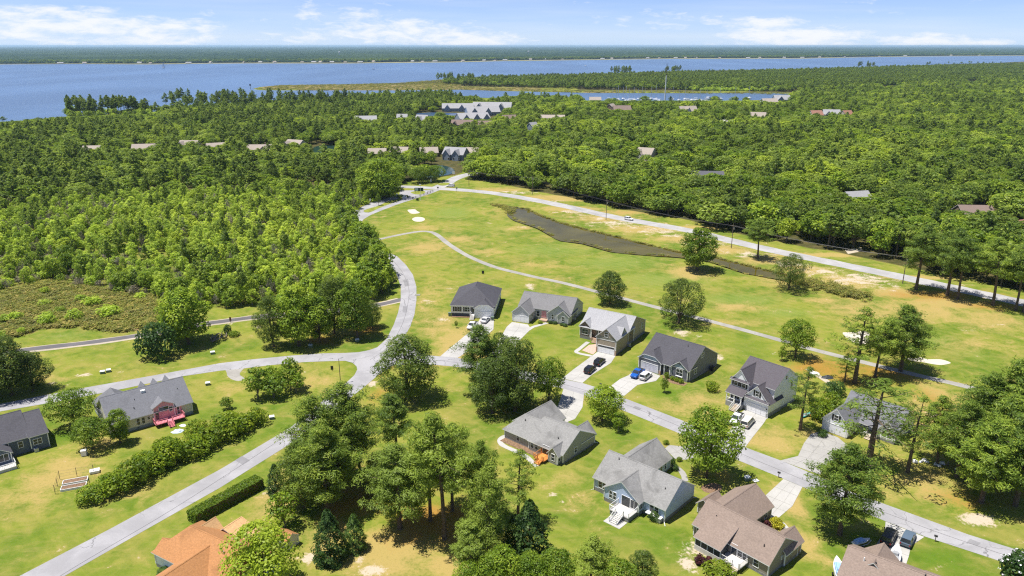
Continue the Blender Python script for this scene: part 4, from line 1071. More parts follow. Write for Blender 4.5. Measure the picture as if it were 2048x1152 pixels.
# H14 white house behind the pines
h = House('white house with grey roof half hidden by two tall pines', (1788, 888.9), 42, S_WHITE, R_BLUE)
h.block(1.4, 9.9, 0, 12.5, 3.1, 6.6, 'v', rp=5.4)
h.block(-5.2, 5.4, 8.0, 13.6, 3.2, 6.2, 'u', fh=0.3)
h.block(-0.2, 5.0, 0, 3.4, 3.0, 5.1, 'u')
h.garage('u', -5.2, 10.8); h.win('u', -5.2, 10.8, 3.3, 0.9, 1.3, -1, True)
h.win('u', -0.2, 2.3, 1.0, 0.8, 1.4); h.win('u', -0.2, 1.1, 1.0, 0.8, 1.4); h.win('v', 0, 6.0, 1.2, 0.9, 1.4)
h.slab('porch_roof', [(-1.0, 3.4, 2.7), (-1.0, 7.9, 2.7), (1.6, 7.9, 3.5), (1.6, 3.4, 3.5)]); h.box('porch_floor', -0.8, 1.37, 3.5, 7.8, 0, 0.7, M_DECKG)
for v in (3.6, 5.7, 7.7): h.post(-0.7, v, 0.7, 2.65)
h.railing([(-0.7, 5.7), (-0.7, 7.7)], 0.7); h.steps('u', -0.8, -2.4, 3.8, 5.5, 0.7, 0.08, 4, M_STEP); h.door('u', 1.4, 5.0, 0.7, 1.0, 2.05)
# shed beside the orange roof
h = House('small garden shed with an orange roof behind the leafy tree', (553, 1094), -30, S_CREAM, R_ORNG, name='garden_shed', cat='shed')
h.block(0, 2.6, 0, 2.6, 2.0, 2.9, 'u', fh=0.1, gov=0.15, ov=0.2)
h.door('v', 0, 1.3, 0.1, 1.0, 1.8, mat=M_WHITE)
# ---------------------------------------------------------------- driveways, in cast slabs
def driveway(label, rows, mat=None, nx=2, z=0.030):
    """rows = list of (left px, right px) across the drive from street to house; each cell is one concrete slab"""
    mat = mat or M_CONC
    L = [Vector((*G(*a), 0)) for a, b in rows]; Q = [Vector((*G(*b), 0)) for a, b in rows]
    base = sheet_world('driveway', [tuple(p.xy) for p in L] + [tuple(p.xy) for p in Q[::-1]], z - 0.012, M_JOINT, 'structure', label)
    cells = []
    for i in range(len(L) - 1):
        d = max((L[i + 1] - L[i]).length, (Q[i + 1] - Q[i]).length)
        n = max(1, round(d / 3.6))
        for k in range(n):
            t0, t1 = k / n, (k + 1) / n
            cells.append((L[i].lerp(L[i + 1], t0), Q[i].lerp(Q[i + 1], t0), L[i].lerp(L[i + 1], t1), Q[i].lerp(Q[i + 1], t1)))
    for a, b, c, d in cells:
        for j in range(nx):
            s0, s1 = j / nx, (j + 1) / nx
            q = [a.lerp(b, s0), a.lerp(b, s1), c.lerp(d, s1), c.lerp(d, s0)]
            cen = sum(q, Vector()) / 4
            q = [p + (cen - p).normalized() * 0.035 for p in q]
            m = MB(); m.slab([(p.x, p.y, z) for p in q], [(0, 1, 2, 3)], 0.01, 0, 0)
            m.build('slab', mat, base)
    return base
M_JOINT = paint('slab_joint', (0.17, 0.16, 0.14), 0.9, 0.1)
driveway('white concrete driveway of the dark hipped roof house with parked pickup', [((880, 713), (915, 716)), ((900, 696), (936, 703)), ((950, 655), (987, 659)), ((962, 634), (988, 638))])
driveway('white concrete driveway of the low grey house with paired gables', [((965, 724), (1004, 731)), ((985, 705), (1018, 711)), ((1003, 672), (1040, 680)), ((1013, 654), (1062, 658)), ((1024, 644), (1056, 649))])
driveway('white concrete driveway with two black cars in front of the tan house', [((1124, 757), (1165, 766)), ((1148, 738), (1184, 750)), ((1182, 713), (1222, 726)), ((1197, 702), (1231, 712))])
driveway('concrete driveway with a blue pickup beside the slate house', [((1211, 780), (1246, 794)), ((1240, 758), (1275, 770)), ((1256, 751), (1312, 762)), ((1279, 735), (1321, 752))])
driveway('white concrete driveway with two vehicles by the two-storey house', [((1444, 876), (1491, 894)), ((1462, 858), (1505, 875)), ((1475, 830), (1528, 846)), ((1492, 818), (1534, 836))])
driveway('worn grey concrete driveway in front of the house behind pines', [((1560, 921), (1640, 950)), ((1596, 912), (1655, 925)), ((1608, 886), (1690, 912)), ((1622, 868), (1700, 895)), ((1644, 862), (1676, 875))], M_CONCO, 3)
driveway('concrete driveway of the taupe house crossing to the street', [((1567, 958), (1605, 974)), ((1532, 990), (1585, 1012)), ((1512, 1022), (1558, 1035)), ((1500, 1045), (1544, 1040))], None, 3)
driveway('short white driveway with two dark cars and a boat trailer', [((1771, 1043), (1849, 1074)), ((1770, 1060), (1822, 1092)), ((1752, 1090), (1818, 1112)), ((1745, 1110), (1812, 1130))], None, 3)
driveway('shaded white driveway beyond the sage house', [((1127, 777), (1168, 790)), ((1120, 800), (1165, 815)), ((1112, 820), (1150, 838)), ((1108, 838), (1130, 846))])
driveway('pale driveway of the light blue house under the round tree', [((1385, 882), (1428, 899)), ((1365, 893), (1395, 912)), ((1338, 890), (1375, 920)), ((1330, 897), (1350, 918))], M_CONCO)
sheet_world('gravel_apron', smooth_closed(W([(451, 738), (470, 736), (489, 734), (481, 744), (480, 750), (489, 757), (478, 762), (464, 759), (455, 752), (453, 744)]), 3), 0.018, M_PATH)
def slabs_path(label, px, width, n=2, mat=None):
    o = ribbon('front_walk', px, width, 0.034, mat or M_CONC, 'structure', label, 3)
slabs_path('curved concrete walk along the sage house', [(1012, 872), (1003, 876), (1000, 884), (1008, 892), (1030, 902), (1050, 912), (1066, 925), (1075, 933)], 1.2)
slabs_path('concrete walk beside the light blue house', [(1342, 928), (1360, 940), (1368, 952), (1370, 962)], 1.2, mat=M_CONCO)
slabs_path('curved walk beside the taupe house', [(1545, 1036), (1560, 1044), (1572, 1056), (1580, 1062)], 1.1)
slabs_path('curved walk from the driveway to the grey house door', [(1056, 660), (1066, 654), (1080, 650), (1094, 646)], 1.3)
slabs_path('white walk edging the pink gravel bed of the tan house', [(1183, 712), (1153, 705), (1160, 697), (1176, 684)], 1.2)
sheet('pink_gravel_bed', [(1164, 701), (1178, 690), (1196, 688), (1194, 701), (1186, 709)], 0.04, paint('pink_gravel', (0.52, 0.35, 0.28), 0.9, vary=0.2, scale=4))
sheet('mulch_bed', smooth_closed([(1404, 972), (1425, 966), (1444, 972), (1438, 984), (1418, 986), (1405, 981)], 3), 0.02, M_STRAW)
sheet('mulch_bed', [(1326, 752), (1345, 758), (1375, 767), (1368, 772), (1345, 767), (1325, 758)], 0.02, M_STRAW)

# ---------------------------------------------------------------- village houses in the woods
def far_house(x, y, w, d, ang, wall, roof, label, e=3.0, top=6.0, wing=None, group='village houses among the trees', chimney=False, name='village_house'):
    X, Y = G(x, y)
    t = empty(name, (X, Y, 0), R(ang), label, 'house', group)
    def blk(u0, u1, v0, v1, e, top, axis):
        m = MB(); r = MB()
        if axis == 'u':
            mid = (v0 + v1) / 2
            for u in (u0, u1): m.add([(u, v0, 0), (u, v1, 0), (u, v1, e), (u, mid, top - .1), (u, v0, e)], [(0, 1, 2, 3, 4)])
            for v in (v0, v1): m.add([(u0, v, 0), (u1, v, 0), (u1, v, e), (u0, v, e)], [(0, 1, 2, 3)])
            r.slab([(u0 - .4, v0 - .5, e - .3), (u1 + .4, v0 - .5, e - .3), (u1 + .4, mid, top), (u0 - .4, mid, top), (u1 + .4, v1 + .5, e - .3), (u0 - .4, v1 + .5, e - .3)], [(0, 1, 2, 3), (3, 2, 4, 5)], 0.2)
        else:
            mid = (u0 + u1) / 2
            for v in (v0, v1): m.add([(u0, v, 0), (u1, v, 0), (u1, v, e), (mid, v, top - .1), (u0, v, e)], [(0, 1, 2, 3, 4)])
            for u in (u0, u1): m.add([(u, v0, 0), (u, v1, 0), (u, v1, e), (u, v0, e)], [(0, 1, 2, 3)])
            r.slab([(u0 - .5, v0 - .4, e - .3), (u0 - .5, v1 + .4, e - .3), (mid, v1 + .4, top), (mid, v0 - .4, top), (u1 + .5, v1 + .4, e - .3), (u1 + .5, v0 - .4, e - .3)], [(1, 0, 3, 2), (2, 3, 5, 4)], 0.2)
        m.build('wall', wall, t); r.build('roof', [roof, M_WHITE], t)
    blk(-w / 2, w / 2, -d / 2, d / 2, e, top, 'u')
    if wing:
        for (u0, u1, l, tp) in wing: blk(u0, u1, -d / 2 - l, 0, e * .98, tp, 'v')
    n = max(2, int(w / 4))
    for i in range(n):
        u = -w / 2 + w * (i + .5) / n
        v = -d / 2
        for (u0, u1, l, tp) in (wing or []):
            if u0 - .5 < u < u1 + .5: v = -d / 2 - l
        f = MB(); f.box(u - .75, u + .75, v - .06, v + .02, 0.9, 2.4); fo = f.build('window', M_WHITE, t)
        g = MB(); g.box(u - .62, u + .62, v - .09, v - .05, 1.02, 2.28); g.build('pane', M_GLASS, fo)
        if e > 4.5:
            f = MB(); f.box(u - .75, u + .75, v - .06, v + .02, 3.5, 4.9); fo = f.build('window', M_WHITE, t)
            g = MB(); g.box(u - .62, u + .62, v - .09, v - .05, 3.62, 4.78); g.build('pane', M_GLASS, fo)
    if chimney:
        c = MB(); c.box(w * .2, w * .2 + .9, .4, 1.3, e, top + 1.2); c.build('chimney', S_BRICK, t)
    return t
F_CREAM = paint('village_cream', (0.50, 0.46, 0.38), 0.8); F_BLUE = paint('village_blue', (0.26, 0.31, 0.38), 0.8); F_WHITE = paint('village_white', (0.66, 0.66, 0.66), 0.8)
F_BRN = paint('village_brown', (0.24, 0.18, 0.14), 0.8)
FR_TAN = shingle('tan_village_roof', (0.36, 0.31, 0.265)); FR_GRY = shingle('grey_village_roof', (0.33, 0.33, 0.34)); FR_BRN = shingle('brown_village_roof', (0.22, 0.165, 0.14)); FR_RED = shingle('red_village_roof', (0.33, 0.17, 0.125)); FR_PALE = shingle('pale_village_roof', (0.55, 0.53, 0.5)); FR_DK = shingle('dark_village_roof', (0.115, 0.115, 0.13))
FARH = [
 (186, 306, 15, 10, 8, F_CREAM, FR_TAN, 'tan roofed house almost buried in trees, westernmost of the village row', 3, 6, None, 0),
 (292, 305, 22, 11, 12, F_CREAM, FR_TAN, 'wide tan roofed house with pale gable beside the bright round tree', 3, 7, [(2, 9, 3, 6)], 0),
 (380, 296, 18, 10, -5, F_CREAM, FR_TAN, 'tan roofed house with two roof planes behind the pines', 3, 6.5, [(-8, -2, 3, 6)], 0),
 (433, 300, 17, 10, 30, F_CREAM, FR_TAN, 'tan roofed house turned corner-on between two dark trees', 3, 6, [(2, 8, 3, 5.6)], 0),
 (521, 305, 22, 11, 5, F_CREAM, FR_TAN, 'long tan roofed house left of the teal pond', 3, 6.5, [(1, 9, 3, 6)], 1),
 (592, 296, 18, 11, -25, F_CREAM, FR_TAN, 'tan roofed house nearest the teal pond', 3.2, 7, [(-8, -1, 3, 6)], 0),
 (732, 246, 28, 14, 10, F_BLUE, FR_GRY, 'grey roofed blue house left of the village pond', 3.5, 8, [(-11, -2, 4, 7)], 0),
 (805, 242, 14, 11, 0, F_BLUE, FR_GRY, 'small blue house at the left bank of the village pond', 3.5, 8, None, 0),
 (845, 246, 16, 12, -20, F_BLUE, FR_GRY, 'blue house with steep grey roof on the village pond bank', 3.5, 9, [(-5, 4, 3, 8)], 0),
 (916, 222, 48, 18, 3, F_BLUE, FR_GRY, 'long blue lodge with grey hipped roof beyond the village pond', 4.5, 10, [(-20, -12, 5, 9), (2, 10, 5, 9)], 0),
 (945, 243, 42, 20, 22, F_BLUE, FR_GRY, 'nearest of the blue lodges with many grey gables', 4.5, 10, [(-19, -10, 6, 9.5), (-5, 4, 7, 10), (9, 18, 6, 9.5)], 0),
 (965, 230, 48, 20, 15, F_BLUE, FR_GRY, 'middle blue lodge with grey gables above the nearest one', 4.5, 10.5, [(-20, -11, 6, 10), (0, 9, 6, 10)], 0),
 (985, 221, 60, 20, -6, F_BLUE, FR_GRY, 'farthest blue lodge with a long grey roof', 4.5, 11, [(-24, -14, 6, 10), (10, 20, 6, 10)], 0),
 (925, 257, 26, 12, -8, F_BRN, FR_BRN, 'brown town house row with pale end gables below the lodges', 4.5, 9, [(-11, -5, 2, 8)], 0),
 (973, 257, 20, 12, 6, F_BRN, FR_BRN, 'small brown roofed house half hidden below the lodges', 4, 8, None, 0),
 (1018, 245, 18, 12, 20, F_CREAM, FR_BRN, 'brown roofed house at the right end of the lodges', 4, 8.5, None, 0),
 (1105, 243, 32, 14, -4, F_WHITE, FR_TAN, 'wide white house with flat tan roof alone in the woods', 4.5, 7.5, [(2, 12, 3, 7)], 0),
 (1065, 267, 12, 10, 50, F_BLUE, FR_GRY, 'steep grey roof poking out of the treetops', 6, 11, None, 0),
 (755, 313, 16, 11, 5, F_BRN, FR_TAN, 'dark cottage with tan roof, first of the row above the roadside pond', 3, 6.5, None, 0),
 (800, 310, 16, 11, -5, F_BRN, FR_TAN, 'dark cottage with tan roof, second of the row above the roadside pond', 3, 6.5, [(-7, -1, 2, 6)], 0),
 (858, 312, 16, 11, 10, F_BRN, FR_TAN, 'dark cottage with tan roof, third of the row above the roadside pond', 3.5, 7, None, 1),
 (912, 318, 20, 12, -20, F_BLUE, FR_GRY, 'dark blue house with grey gables above the roadside pond', 4.5, 9, [(-8, -2, 3, 8), (1, 7, 3, 8)], 0),
 (948, 313, 14, 10, -20, F_BRN, FR_TAN, 'tan roofed house just beyond the dark blue gabled one', 3.5, 7, None, 0),
 (1290, 316, 16, 12, -30, F_WHITE, FR_TAN, 'pale house with tan roof behind the sandy clearing', 4, 8, [(-6, 0, 3, 7)], 0),
 (1412, 362, 24, 12, -6, F_BRN, FR_DK, 'dark roofed bungalow among the trees north of the main road', 3, 6.5, None, 0),
 (1710, 408, 16, 11, 15, F_BLUE, FR_GRY, 'blue grey roof among the oaks above the tall roadside pine', 3.2, 7.2, None, 0),
 (1945, 434, 18, 11, -5, F_BRN, FR_BRN, 'low brown roof between trees near the frame edge', 3, 6.2, None, 0),
 (2045, 470, 14, 12, 25, F_BRN, FR_RED, 'red brown roofed house cut by the picture edge', 3.2, 7.5, [(-6, 0, 3, 6.5)], 0),
 (1630, 238, 16, 12, 10, F_WHITE, FR_RED, 'small house with a pinkish red roof beside the yellow tree', 5, 10, None, 0),
 (1661, 236, 22, 13, -10, F_WHITE, FR_GRY, 'white house with grey roof next to the red roofed one', 5, 10, [(-9, -2, 3, 9)], 0),
 (1692, 236, 14, 11, 20, F_CREAM, FR_RED, 'small red gable peeping out right of the white house', 4, 9, None, 0),
 (1537, 211, 26, 16, 10, F_WHITE, FR_TAN, 'tan roofed house on the far bank at the end of the marina', 5, 10, None, 0),
 (1562, 205, 28, 16, 0, F_BLUE, FR_GRY, 'grey house with stacked roofs at the end of the marina', 5, 11, [(-10, 0, 4, 10)], 0),
 (1515, 240, 20, 13, -15, F_CREAM, FR_TAN, 'tan house in a yellow clearing below the marina', 4.5, 9, None, 0),
 (1374, 230, 26, 14, 15, F_WHITE, FR_TAN, 'white gabled house below the docks', 5, 11, [(-8, 0, 4, 10)], 0),
 (1243, 226, 26, 14, 5, F_BRN, FR_BRN, 'brown roofed house between tall pines below the docks', 4.5, 9.5, None, 0),
 (1222, 222, 16, 12, 60, F_BRN, FR_TAN, 'small tan roof left of the brown one below the docks', 4.5, 9.5, None, 0),
 (1452, 249, 18, 10, -5, F_WHITE, FR_PALE, 'pale flat roofed shed below the white gabled house', 3.5, 5, None, 0),
 (1190, 206, 20, 12, 0, F_WHITE, FR_TAN, 'tiny white building at the left end of the marina', 5, 9, None, 0)]
for (x, y, w, d, a, wm, rm, lb, e, tp, wg, ch) in FARH:
    if wg: wg = [(u0 * .85, u1 * .85, l, t_) for u0, u1, l, t_ in wg]
    far_house(x, y, w * .85, d, a, wm, rm, lb, e, tp, wg, chimney=bool(ch))
for pl in ([(1276, 322), (1288, 315), (1302, 319), (1305, 326), (1288, 327)], [(1690, 500), (1722, 494), (1726, 502), (1696, 508)]):
    sheet('sandy_clearing', pl, 0.02, M_GRAV)

# far shore: strip of lawns and small houses on the river bank
sheet('far_shore_bank', [(0, 129), (150, 128), (300, 129), (400, 127.5), (500, 127), (700, 127), (830, 125.5), (900, 125), (1000, 122.5), (1150, 120.5), (1350, 118), (1600, 117.5), (1730, 114.5), (1850, 113), (2048, 111.5), (2048, 110.6), (1850, 111.8), (1600, 115.9), (1350, 116.3), (1150, 118.8), (1000, 120.8), (830, 123.6), (700, 124.8), (500, 124.8), (300, 127), (0, 127)], 0.3, paint('bank_lawn', (0.21, 0.20, 0.095), 0.95, vary=0.35, scale=0.02), 'structure')
rs = random.Random(5)
def far_shore(): 
    xs = [20, 60, 118, 168, 265, 300, 375, 420, 462, 487, 520, 548, 562, 603, 622, 640, 662, 690, 720, 742, 822, 845, 868, 925, 968, 990, 1010, 1062, 1090, 1125, 1205, 1225, 1300, 1320, 1352, 1375, 1400, 1440, 1498, 1520, 1575, 1590, 1610, 1640, 1690, 1760, 1820, 1905, 1960]
    base = [(0, 128.3), (300, 128.3), (500, 126.3), (700, 126.3), (900, 124.3), (1150, 119.8), (1350, 117.4), (1600, 116.9), (1850, 112.6), (2048, 111.2)]
    shared = {}
    SEG = [(200, 'near the western picture edge'), (350, 'beyond the white sailboat'), (480, 'a little east of the white sailboat'), (600, 'above the tip of the marsh spit'), (700, 'above the middle of the marsh spit'), (800, 'beyond the motorboat and its wake'), (950, 'above the dark clump on the peninsula'), (1100, 'under the white water tower'), (1280, 'above the tall pine clump on the peninsula'), (1420, 'beyond the radio mast'), (1560, 'above the low scrub of the peninsula'), (1700, 'east of the peninsula scrub'), (3000, 'near the eastern picture edge')]
    for i, x in enumerate(xs):
        y = np.interp(x, [b[0] for b in base], [b[1] for b in base]) - 0.25
        X, Y = G(x, y)
        k = i % 4
        w, d, e, tp = [(19, 12, 5, 9), (13, 10, 4, 7), (24, 12, 4.5, 8), (15, 11, 5, 10)][k]
        t = empty('riverside_house', (X, Y + rs.choice((6, 10, 25, 70, 120)) * rs.uniform(.7, 1.3), 0), R(rs.uniform(-45, 45)), ('wide tiny tan', 'very small cream', 'long tiny tan', 'taller tiny white')[k] + ' house on the far bank ' + next(b for a, b in SEG if x < a), 'house', 'houses on the far river bank')
        if k not in shared:
            m = MB(); m.box(-w / 2, w / 2, -d / 2, d / 2, 0, e)
            r = MB(); r.slab([(-w / 2 - 1, -d / 2 - 1, e - .4), (w / 2 + 1, -d / 2 - 1, e - .4), (w / 2 + 1, 0, tp), (-w / 2 - 1, 0, tp), (w / 2 + 1, d / 2 + 1, e - .4), (-w / 2 - 1, d / 2 + 1, e - .4)], [(0, 1, 2, 3), (3, 2, 4, 5)], 0.3)
            a = m.build('wall', F_CREAM if k != 3 else F_WHITE, t); c = r.build('roof', [FR_TAN if k % 2 else FR_GRY, M_WHITE], t)
            shared[k] = (a.data, c.data)
        else:
            link('wall', shared[k][0], t); link('roof', shared[k][1], t)
far_shore()
def water_tower(x, y, hgt, lab):
    X, Y = G(x, y)
    t = empty('water_tower', (X, Y, 0), 0, lab, 'tower')
    m = MB(); m.tube([(0, 0, 0), (0, 0, hgt - 8)], [3, 2.2], 10); m.build('stem', F_WHITE, t)
    m = MB(); m.tube([(0, 0, hgt - 9), (0, 0, hgt - 6), (0, 0, hgt - 2), (0, 0, hgt)], [2.5, 8, 8, 3], 12); m.build('tank', F_WHITE, t)
water_tower(1057, 112, 40, 'white water tower above the far woods near mid river')
water_tower(679, 113, 36, 'white tank above the far woods left of the other one')
# tall white tower behind the village
X, Y = G(1329, 212)
t = empty('radio_mast', (X, Y, 0), 0, 'tall slender white mast with a dark lattice top above the woods', 'mast')
m = MB(); m.tube([(0, 0, 0), (0, 0, 42)], [.95, .7], 10); m.build('column', F_WHITE, t)
m = MB()
for k in range(3):
    a = k * 2.094
    m.tube([(0.6 * math.cos(a), 0.6 * math.sin(a), 42), (0.45 * math.cos(a), 0.45 * math.sin(a), 58)], 0.14, 4)
for z in range(43, 58, 2): m.tube([(0.55, 0, z), (-.3, .5, z + 1), (-.3, -.5, z)], 0.08, 3)
m.build('lattice_top', paint('mast_dark', (0.10, 0.075, 0.075), 0.7), t)

# ---------------------------------------------------------------- boats
def loft_hull(L, B, D, z0=-0.2, n=9, sheer=0.35):
    secs = []
    for i in range(n):
        t = i / (n - 1)
        w = B / 2 * (1 - max(0, (t - 0.45) / 0.55) ** 2.2) * (0.86 + 0.14 * min(1, t * 3))
        w = max(w, 0.03)
        x = -L / 2 + L * t
        top = D * (1 + sheer * t * t)
        keel = z0 + (0.55 * D * max(0, (t - 0.6) / 0.4) ** 2)
        secs.append([(x, -w, top), (x, -w * 0.9, top * 0.45), (x, 0, keel), (x, w * 0.9, top * 0.45), (x, w, top)])
    m = MB()
    v = [p for s in secs for p in s]; f = []
    for i in range(n - 1):
        for k in range(4): f.append((i * 5 + k, i * 5 + k + 1, i * 5 + k + 6, i * 5 + k + 5))
        f.append((i * 5 + 4, i * 5, i * 5 + 5, i * 5 + 9))
    f.append((0, 4, 3, 2, 1))
    m.add(v, f)
    return m
M_HULL = paint('boat_white', (0.74, 0.75, 0.76), 0.35, 0.5, vary=0.03); M_NAVYB = paint('canvas_blue', (0.05, 0.13, 0.38), 0.7); M_TEALB = paint('teal_plastic', (0.05, 0.42, 0.42), 0.5); M_ORB = paint('orange_plastic', (0.60, 0.22, 0.08), 0.5); M_COVB = paint('pale_blue_cover', (0.30, 0.48, 0.78), 0.7, vary=.2)
_sb = {}
def sailboat(x, y, L, rz, lab, grp=None, sail=False, mast=None):
    X, Y = G(x, y, 0.15)
    t = empty('sailboat', (X, Y, 0.2), rz, lab, 'boat', grp)
    t.scale = (L / 10,) * 3
    if 'h' not in _sb:
        _sb['h'] = loft_hull(10, 3.2, 1.2).build('hull', M_HULL, t).data
        m = MB(); m.box(-2.6, 1.6, -0.9, 0.9, 1.2, 1.9); _sb['c'] = m.build('cabin', M_HULL, t).data
        m = MB(); m.tube([(0.8, 0, 1.2), (0.8, 0, 15)], 0.20, 5); m.tube([(0.8, 0, 2.8), (-3.4, 0, 2.7)], 0.16, 5); _sb['m'] = m.build('mast', M_METAL, t).data
    else:
        link('hull', _sb['h'], t); link('cabin', _sb['c'], t); link('mast', _sb['m'], t)
    if sail:
        m = MB(); m.add([(0.7, 0.0, 3), (-3.3, 0.3, 3), (0.7, 0, 14.6), (0.72, 0.08, 3), (-3.28, 0.38, 3), (0.72, 0.08, 14.6)], [(0, 1, 2), (5, 4, 3), (0, 3, 4, 1), (1, 4, 5, 2), (2, 5, 3, 0)]); m.build('mainsail', M_HULL, t)
        m = MB(); m.add([(1.0, 0.0, 2), (4.8, 0.1, 1.8), (0.95, 0, 13.5), (1.0, 0.08, 2), (4.8, 0.18, 1.8), (0.95, 0.08, 13.5)], [(0, 1, 2), (5, 4, 3), (0, 3, 4, 1), (1, 4, 5, 2), (2, 5, 3, 0)]); m.build('jib', M_HULL, t)
sailboat(327, 136, 14, 0.6, 'lone white sailboat under sail near the far shore', None, True)
def motorboat(x, y, L, rz, lab, grp=None, z=0.2, scale=None):
    X, Y = G(x, y, 0.15)
    t = empty('motorboat', (X, Y, z), rz, lab, 'boat', grp); t.scale = (L / 8,) * 3
    if 'mh' not in _sb:
        _sb['mh'] = loft_hull(8, 2.7, 1.1).build('hull', M_HULL, t).data
        m = MB(); m.box(-1.6, 1.4, -0.95, 0.95, 1.1, 2.0); m.box(-1.7, 1.0, -1.0, 1.0, 2.6, 2.72)
        for a in (-1.6, 0.9):
            for c in (-.9, .9): m.box(a - .05, a + .05, c - .05, c + .05, 2.0, 2.6)
        _sb['mc'] = m.build('cabin', M_HULL, t).data
        m = MB(); m.box(0.6, 1.43, -0.9, 0.9, 1.5, 1.95); _sb['mw'] = m.build('windscreen', M_GLASS, t).data
    else:
        link('hull', _sb['mh'], t); link('cabin', _sb['mc'], t); link('windscreen', _sb['mw'], t)
    return t
motorboat(747, 138.5, 13, math.pi, 'white motorboat running across the river ahead of a wake')
M_FOAM = paint('boat_wake', (0.62, 0.70, 0.78), 0.6, vary=.2)
ribbon('wake_foam', [(751, 138.6), (765, 138.4), (800, 138.2)], 7, 0.25, M_FOAM, 'stuff', 'pale wake foam trailing the motorboat')
motorboat(1171, 132, 12, 2.6, 'tiny white motorboat on open river right of centre')
rs = random.Random(11)
mar = [(1225, 199.5), (1236, 200.5), (1246, 199), (1258, 200), (1268, 201), (1276, 198.5), (1290, 200.5), (1302, 199), (1312, 201), (1345, 200), (1358, 201), (1370, 199.5), (1384, 200.5), (1425, 200), (1440, 199), (1470, 198), (1498, 197.5), (1232, 203), (1252, 203.5), (1284, 203), (1400, 201.5), (1412, 202.5)]
for i, (x, y) in enumerate(mar):
    sailboat(x, y, rs.uniform(10.5, 15.5), rs.uniform(-0.5, 0.5) + (1.57 if i % 3 else 1.2), 'moored sailboat with bare mast in the marina creek', 'sailboats moored in the marina')
for (x, y) in [(1218, 202), (1263, 204), (1296, 204), (1320, 203), (1376, 203.5), (1392, 202.5), (1404, 203.5), (1416, 199)]:
    motorboat(x, y, rs.uniform(11, 15), rs.uniform(-2, 2), 'white cabin boat moored at the marina docks', 'motorboats moored in the marina')
# channel marker
X, Y = G(501, 178, 0.15)
t = empty('channel_marker', (X, Y, 0.1), 0, 'dark channel marker on a pile off the tip of the marsh spit', 'marker')
m = MB(); m.tube([(0, 0, 0), (0, 0, 9)], 0.35, 6); m.build('pile', M_POLE, t)
m = MB(); m.box(-1.4, 1.4, -0.12, 0.12, 6.2, 9.6); m.build('board', M_DARK, t)
# small boats ashore
def shore_boat(x, y, L, ang, lab, cover=None, trailer=True, up=0.55, hull=None, name='boat'):
    X, Y = G(x, y)
    t = empty(name, (X, Y, 0), R(ang), lab, 'boat')
    hm = loft_hull(L, L * 0.30, L * 0.11, z0=0.0)
    hm.v = [(a, b, c + up) for a, b, c in hm.v]
    hm.build('hull', hull or M_HULL, t)
    if cover:
        m = MB(); m.box(-L * .38, L * .12, -L * .12, L * .12, up + L * .12, up + L * .2); m.box(-L * .3, L * .05, -L * .09, L * .09, up + L * .2, up + L * .25); m.build('cover', cover, t)
    else:
        m = MB(); m.box(-L * .42, L * .1, -L * .1, L * .1, up + L * .121, up + L * .125); m.box(-L * .1, L * .04, -L * .07, L * .07, up + L * .12, up + L * .2); m.build('cockpit', M_METAL, t)
        m = MB(); m.box(-L * .54, -L * .48, -.2, .2, up - .1, up + L * .16); m.build('outboard', M_DARK, t)
    if trailer:
        m = MB()
        for s in (-.7, .7): m.tube([(-L * .45, s, .42), (L * .2, s * .9, .42), (L * .62, 0, .42)], 0.06, 4)
        m.build('trailer_frame', M_METAL, t)
        for s in (-.95, .95):
            w = MB(); w.tube([(-L * .15, s - .1, .3), (-L * .15, s + .1, .3)], 0.3, 10); w.build('wheel', M_TYRE, t)
    return t
shore_boat(1789, 1120, 5.8, 58, 'white open boat on a trailer behind the two dark cars')
shore_boat(1722, 1090, 3.6, 20, 'small boat under a pale blue cover beside the brown roof', M_COVB, True, .45)
shore_boat(1676, 1146, 5.6, 75, 'white boat with blue canvas left of the brown roofed house', M_COVB, True, .5)
shore_boat(1669, 788, 4.2, 62, 'upturned white dinghy on the grass near the white pine-shaded house', None, False, .12)
shore_boat(1612, 832, 3.2, 35, 'teal kayak lying by the bushes right of the two-storey house', None, False, .1, M_TEALB, 'kayak')
shore_boat(1625, 829, 3.4, 40, 'orange kayak lying by the bushes right of the two-storey house', None, False, .1, M_ORB, 'kayak')

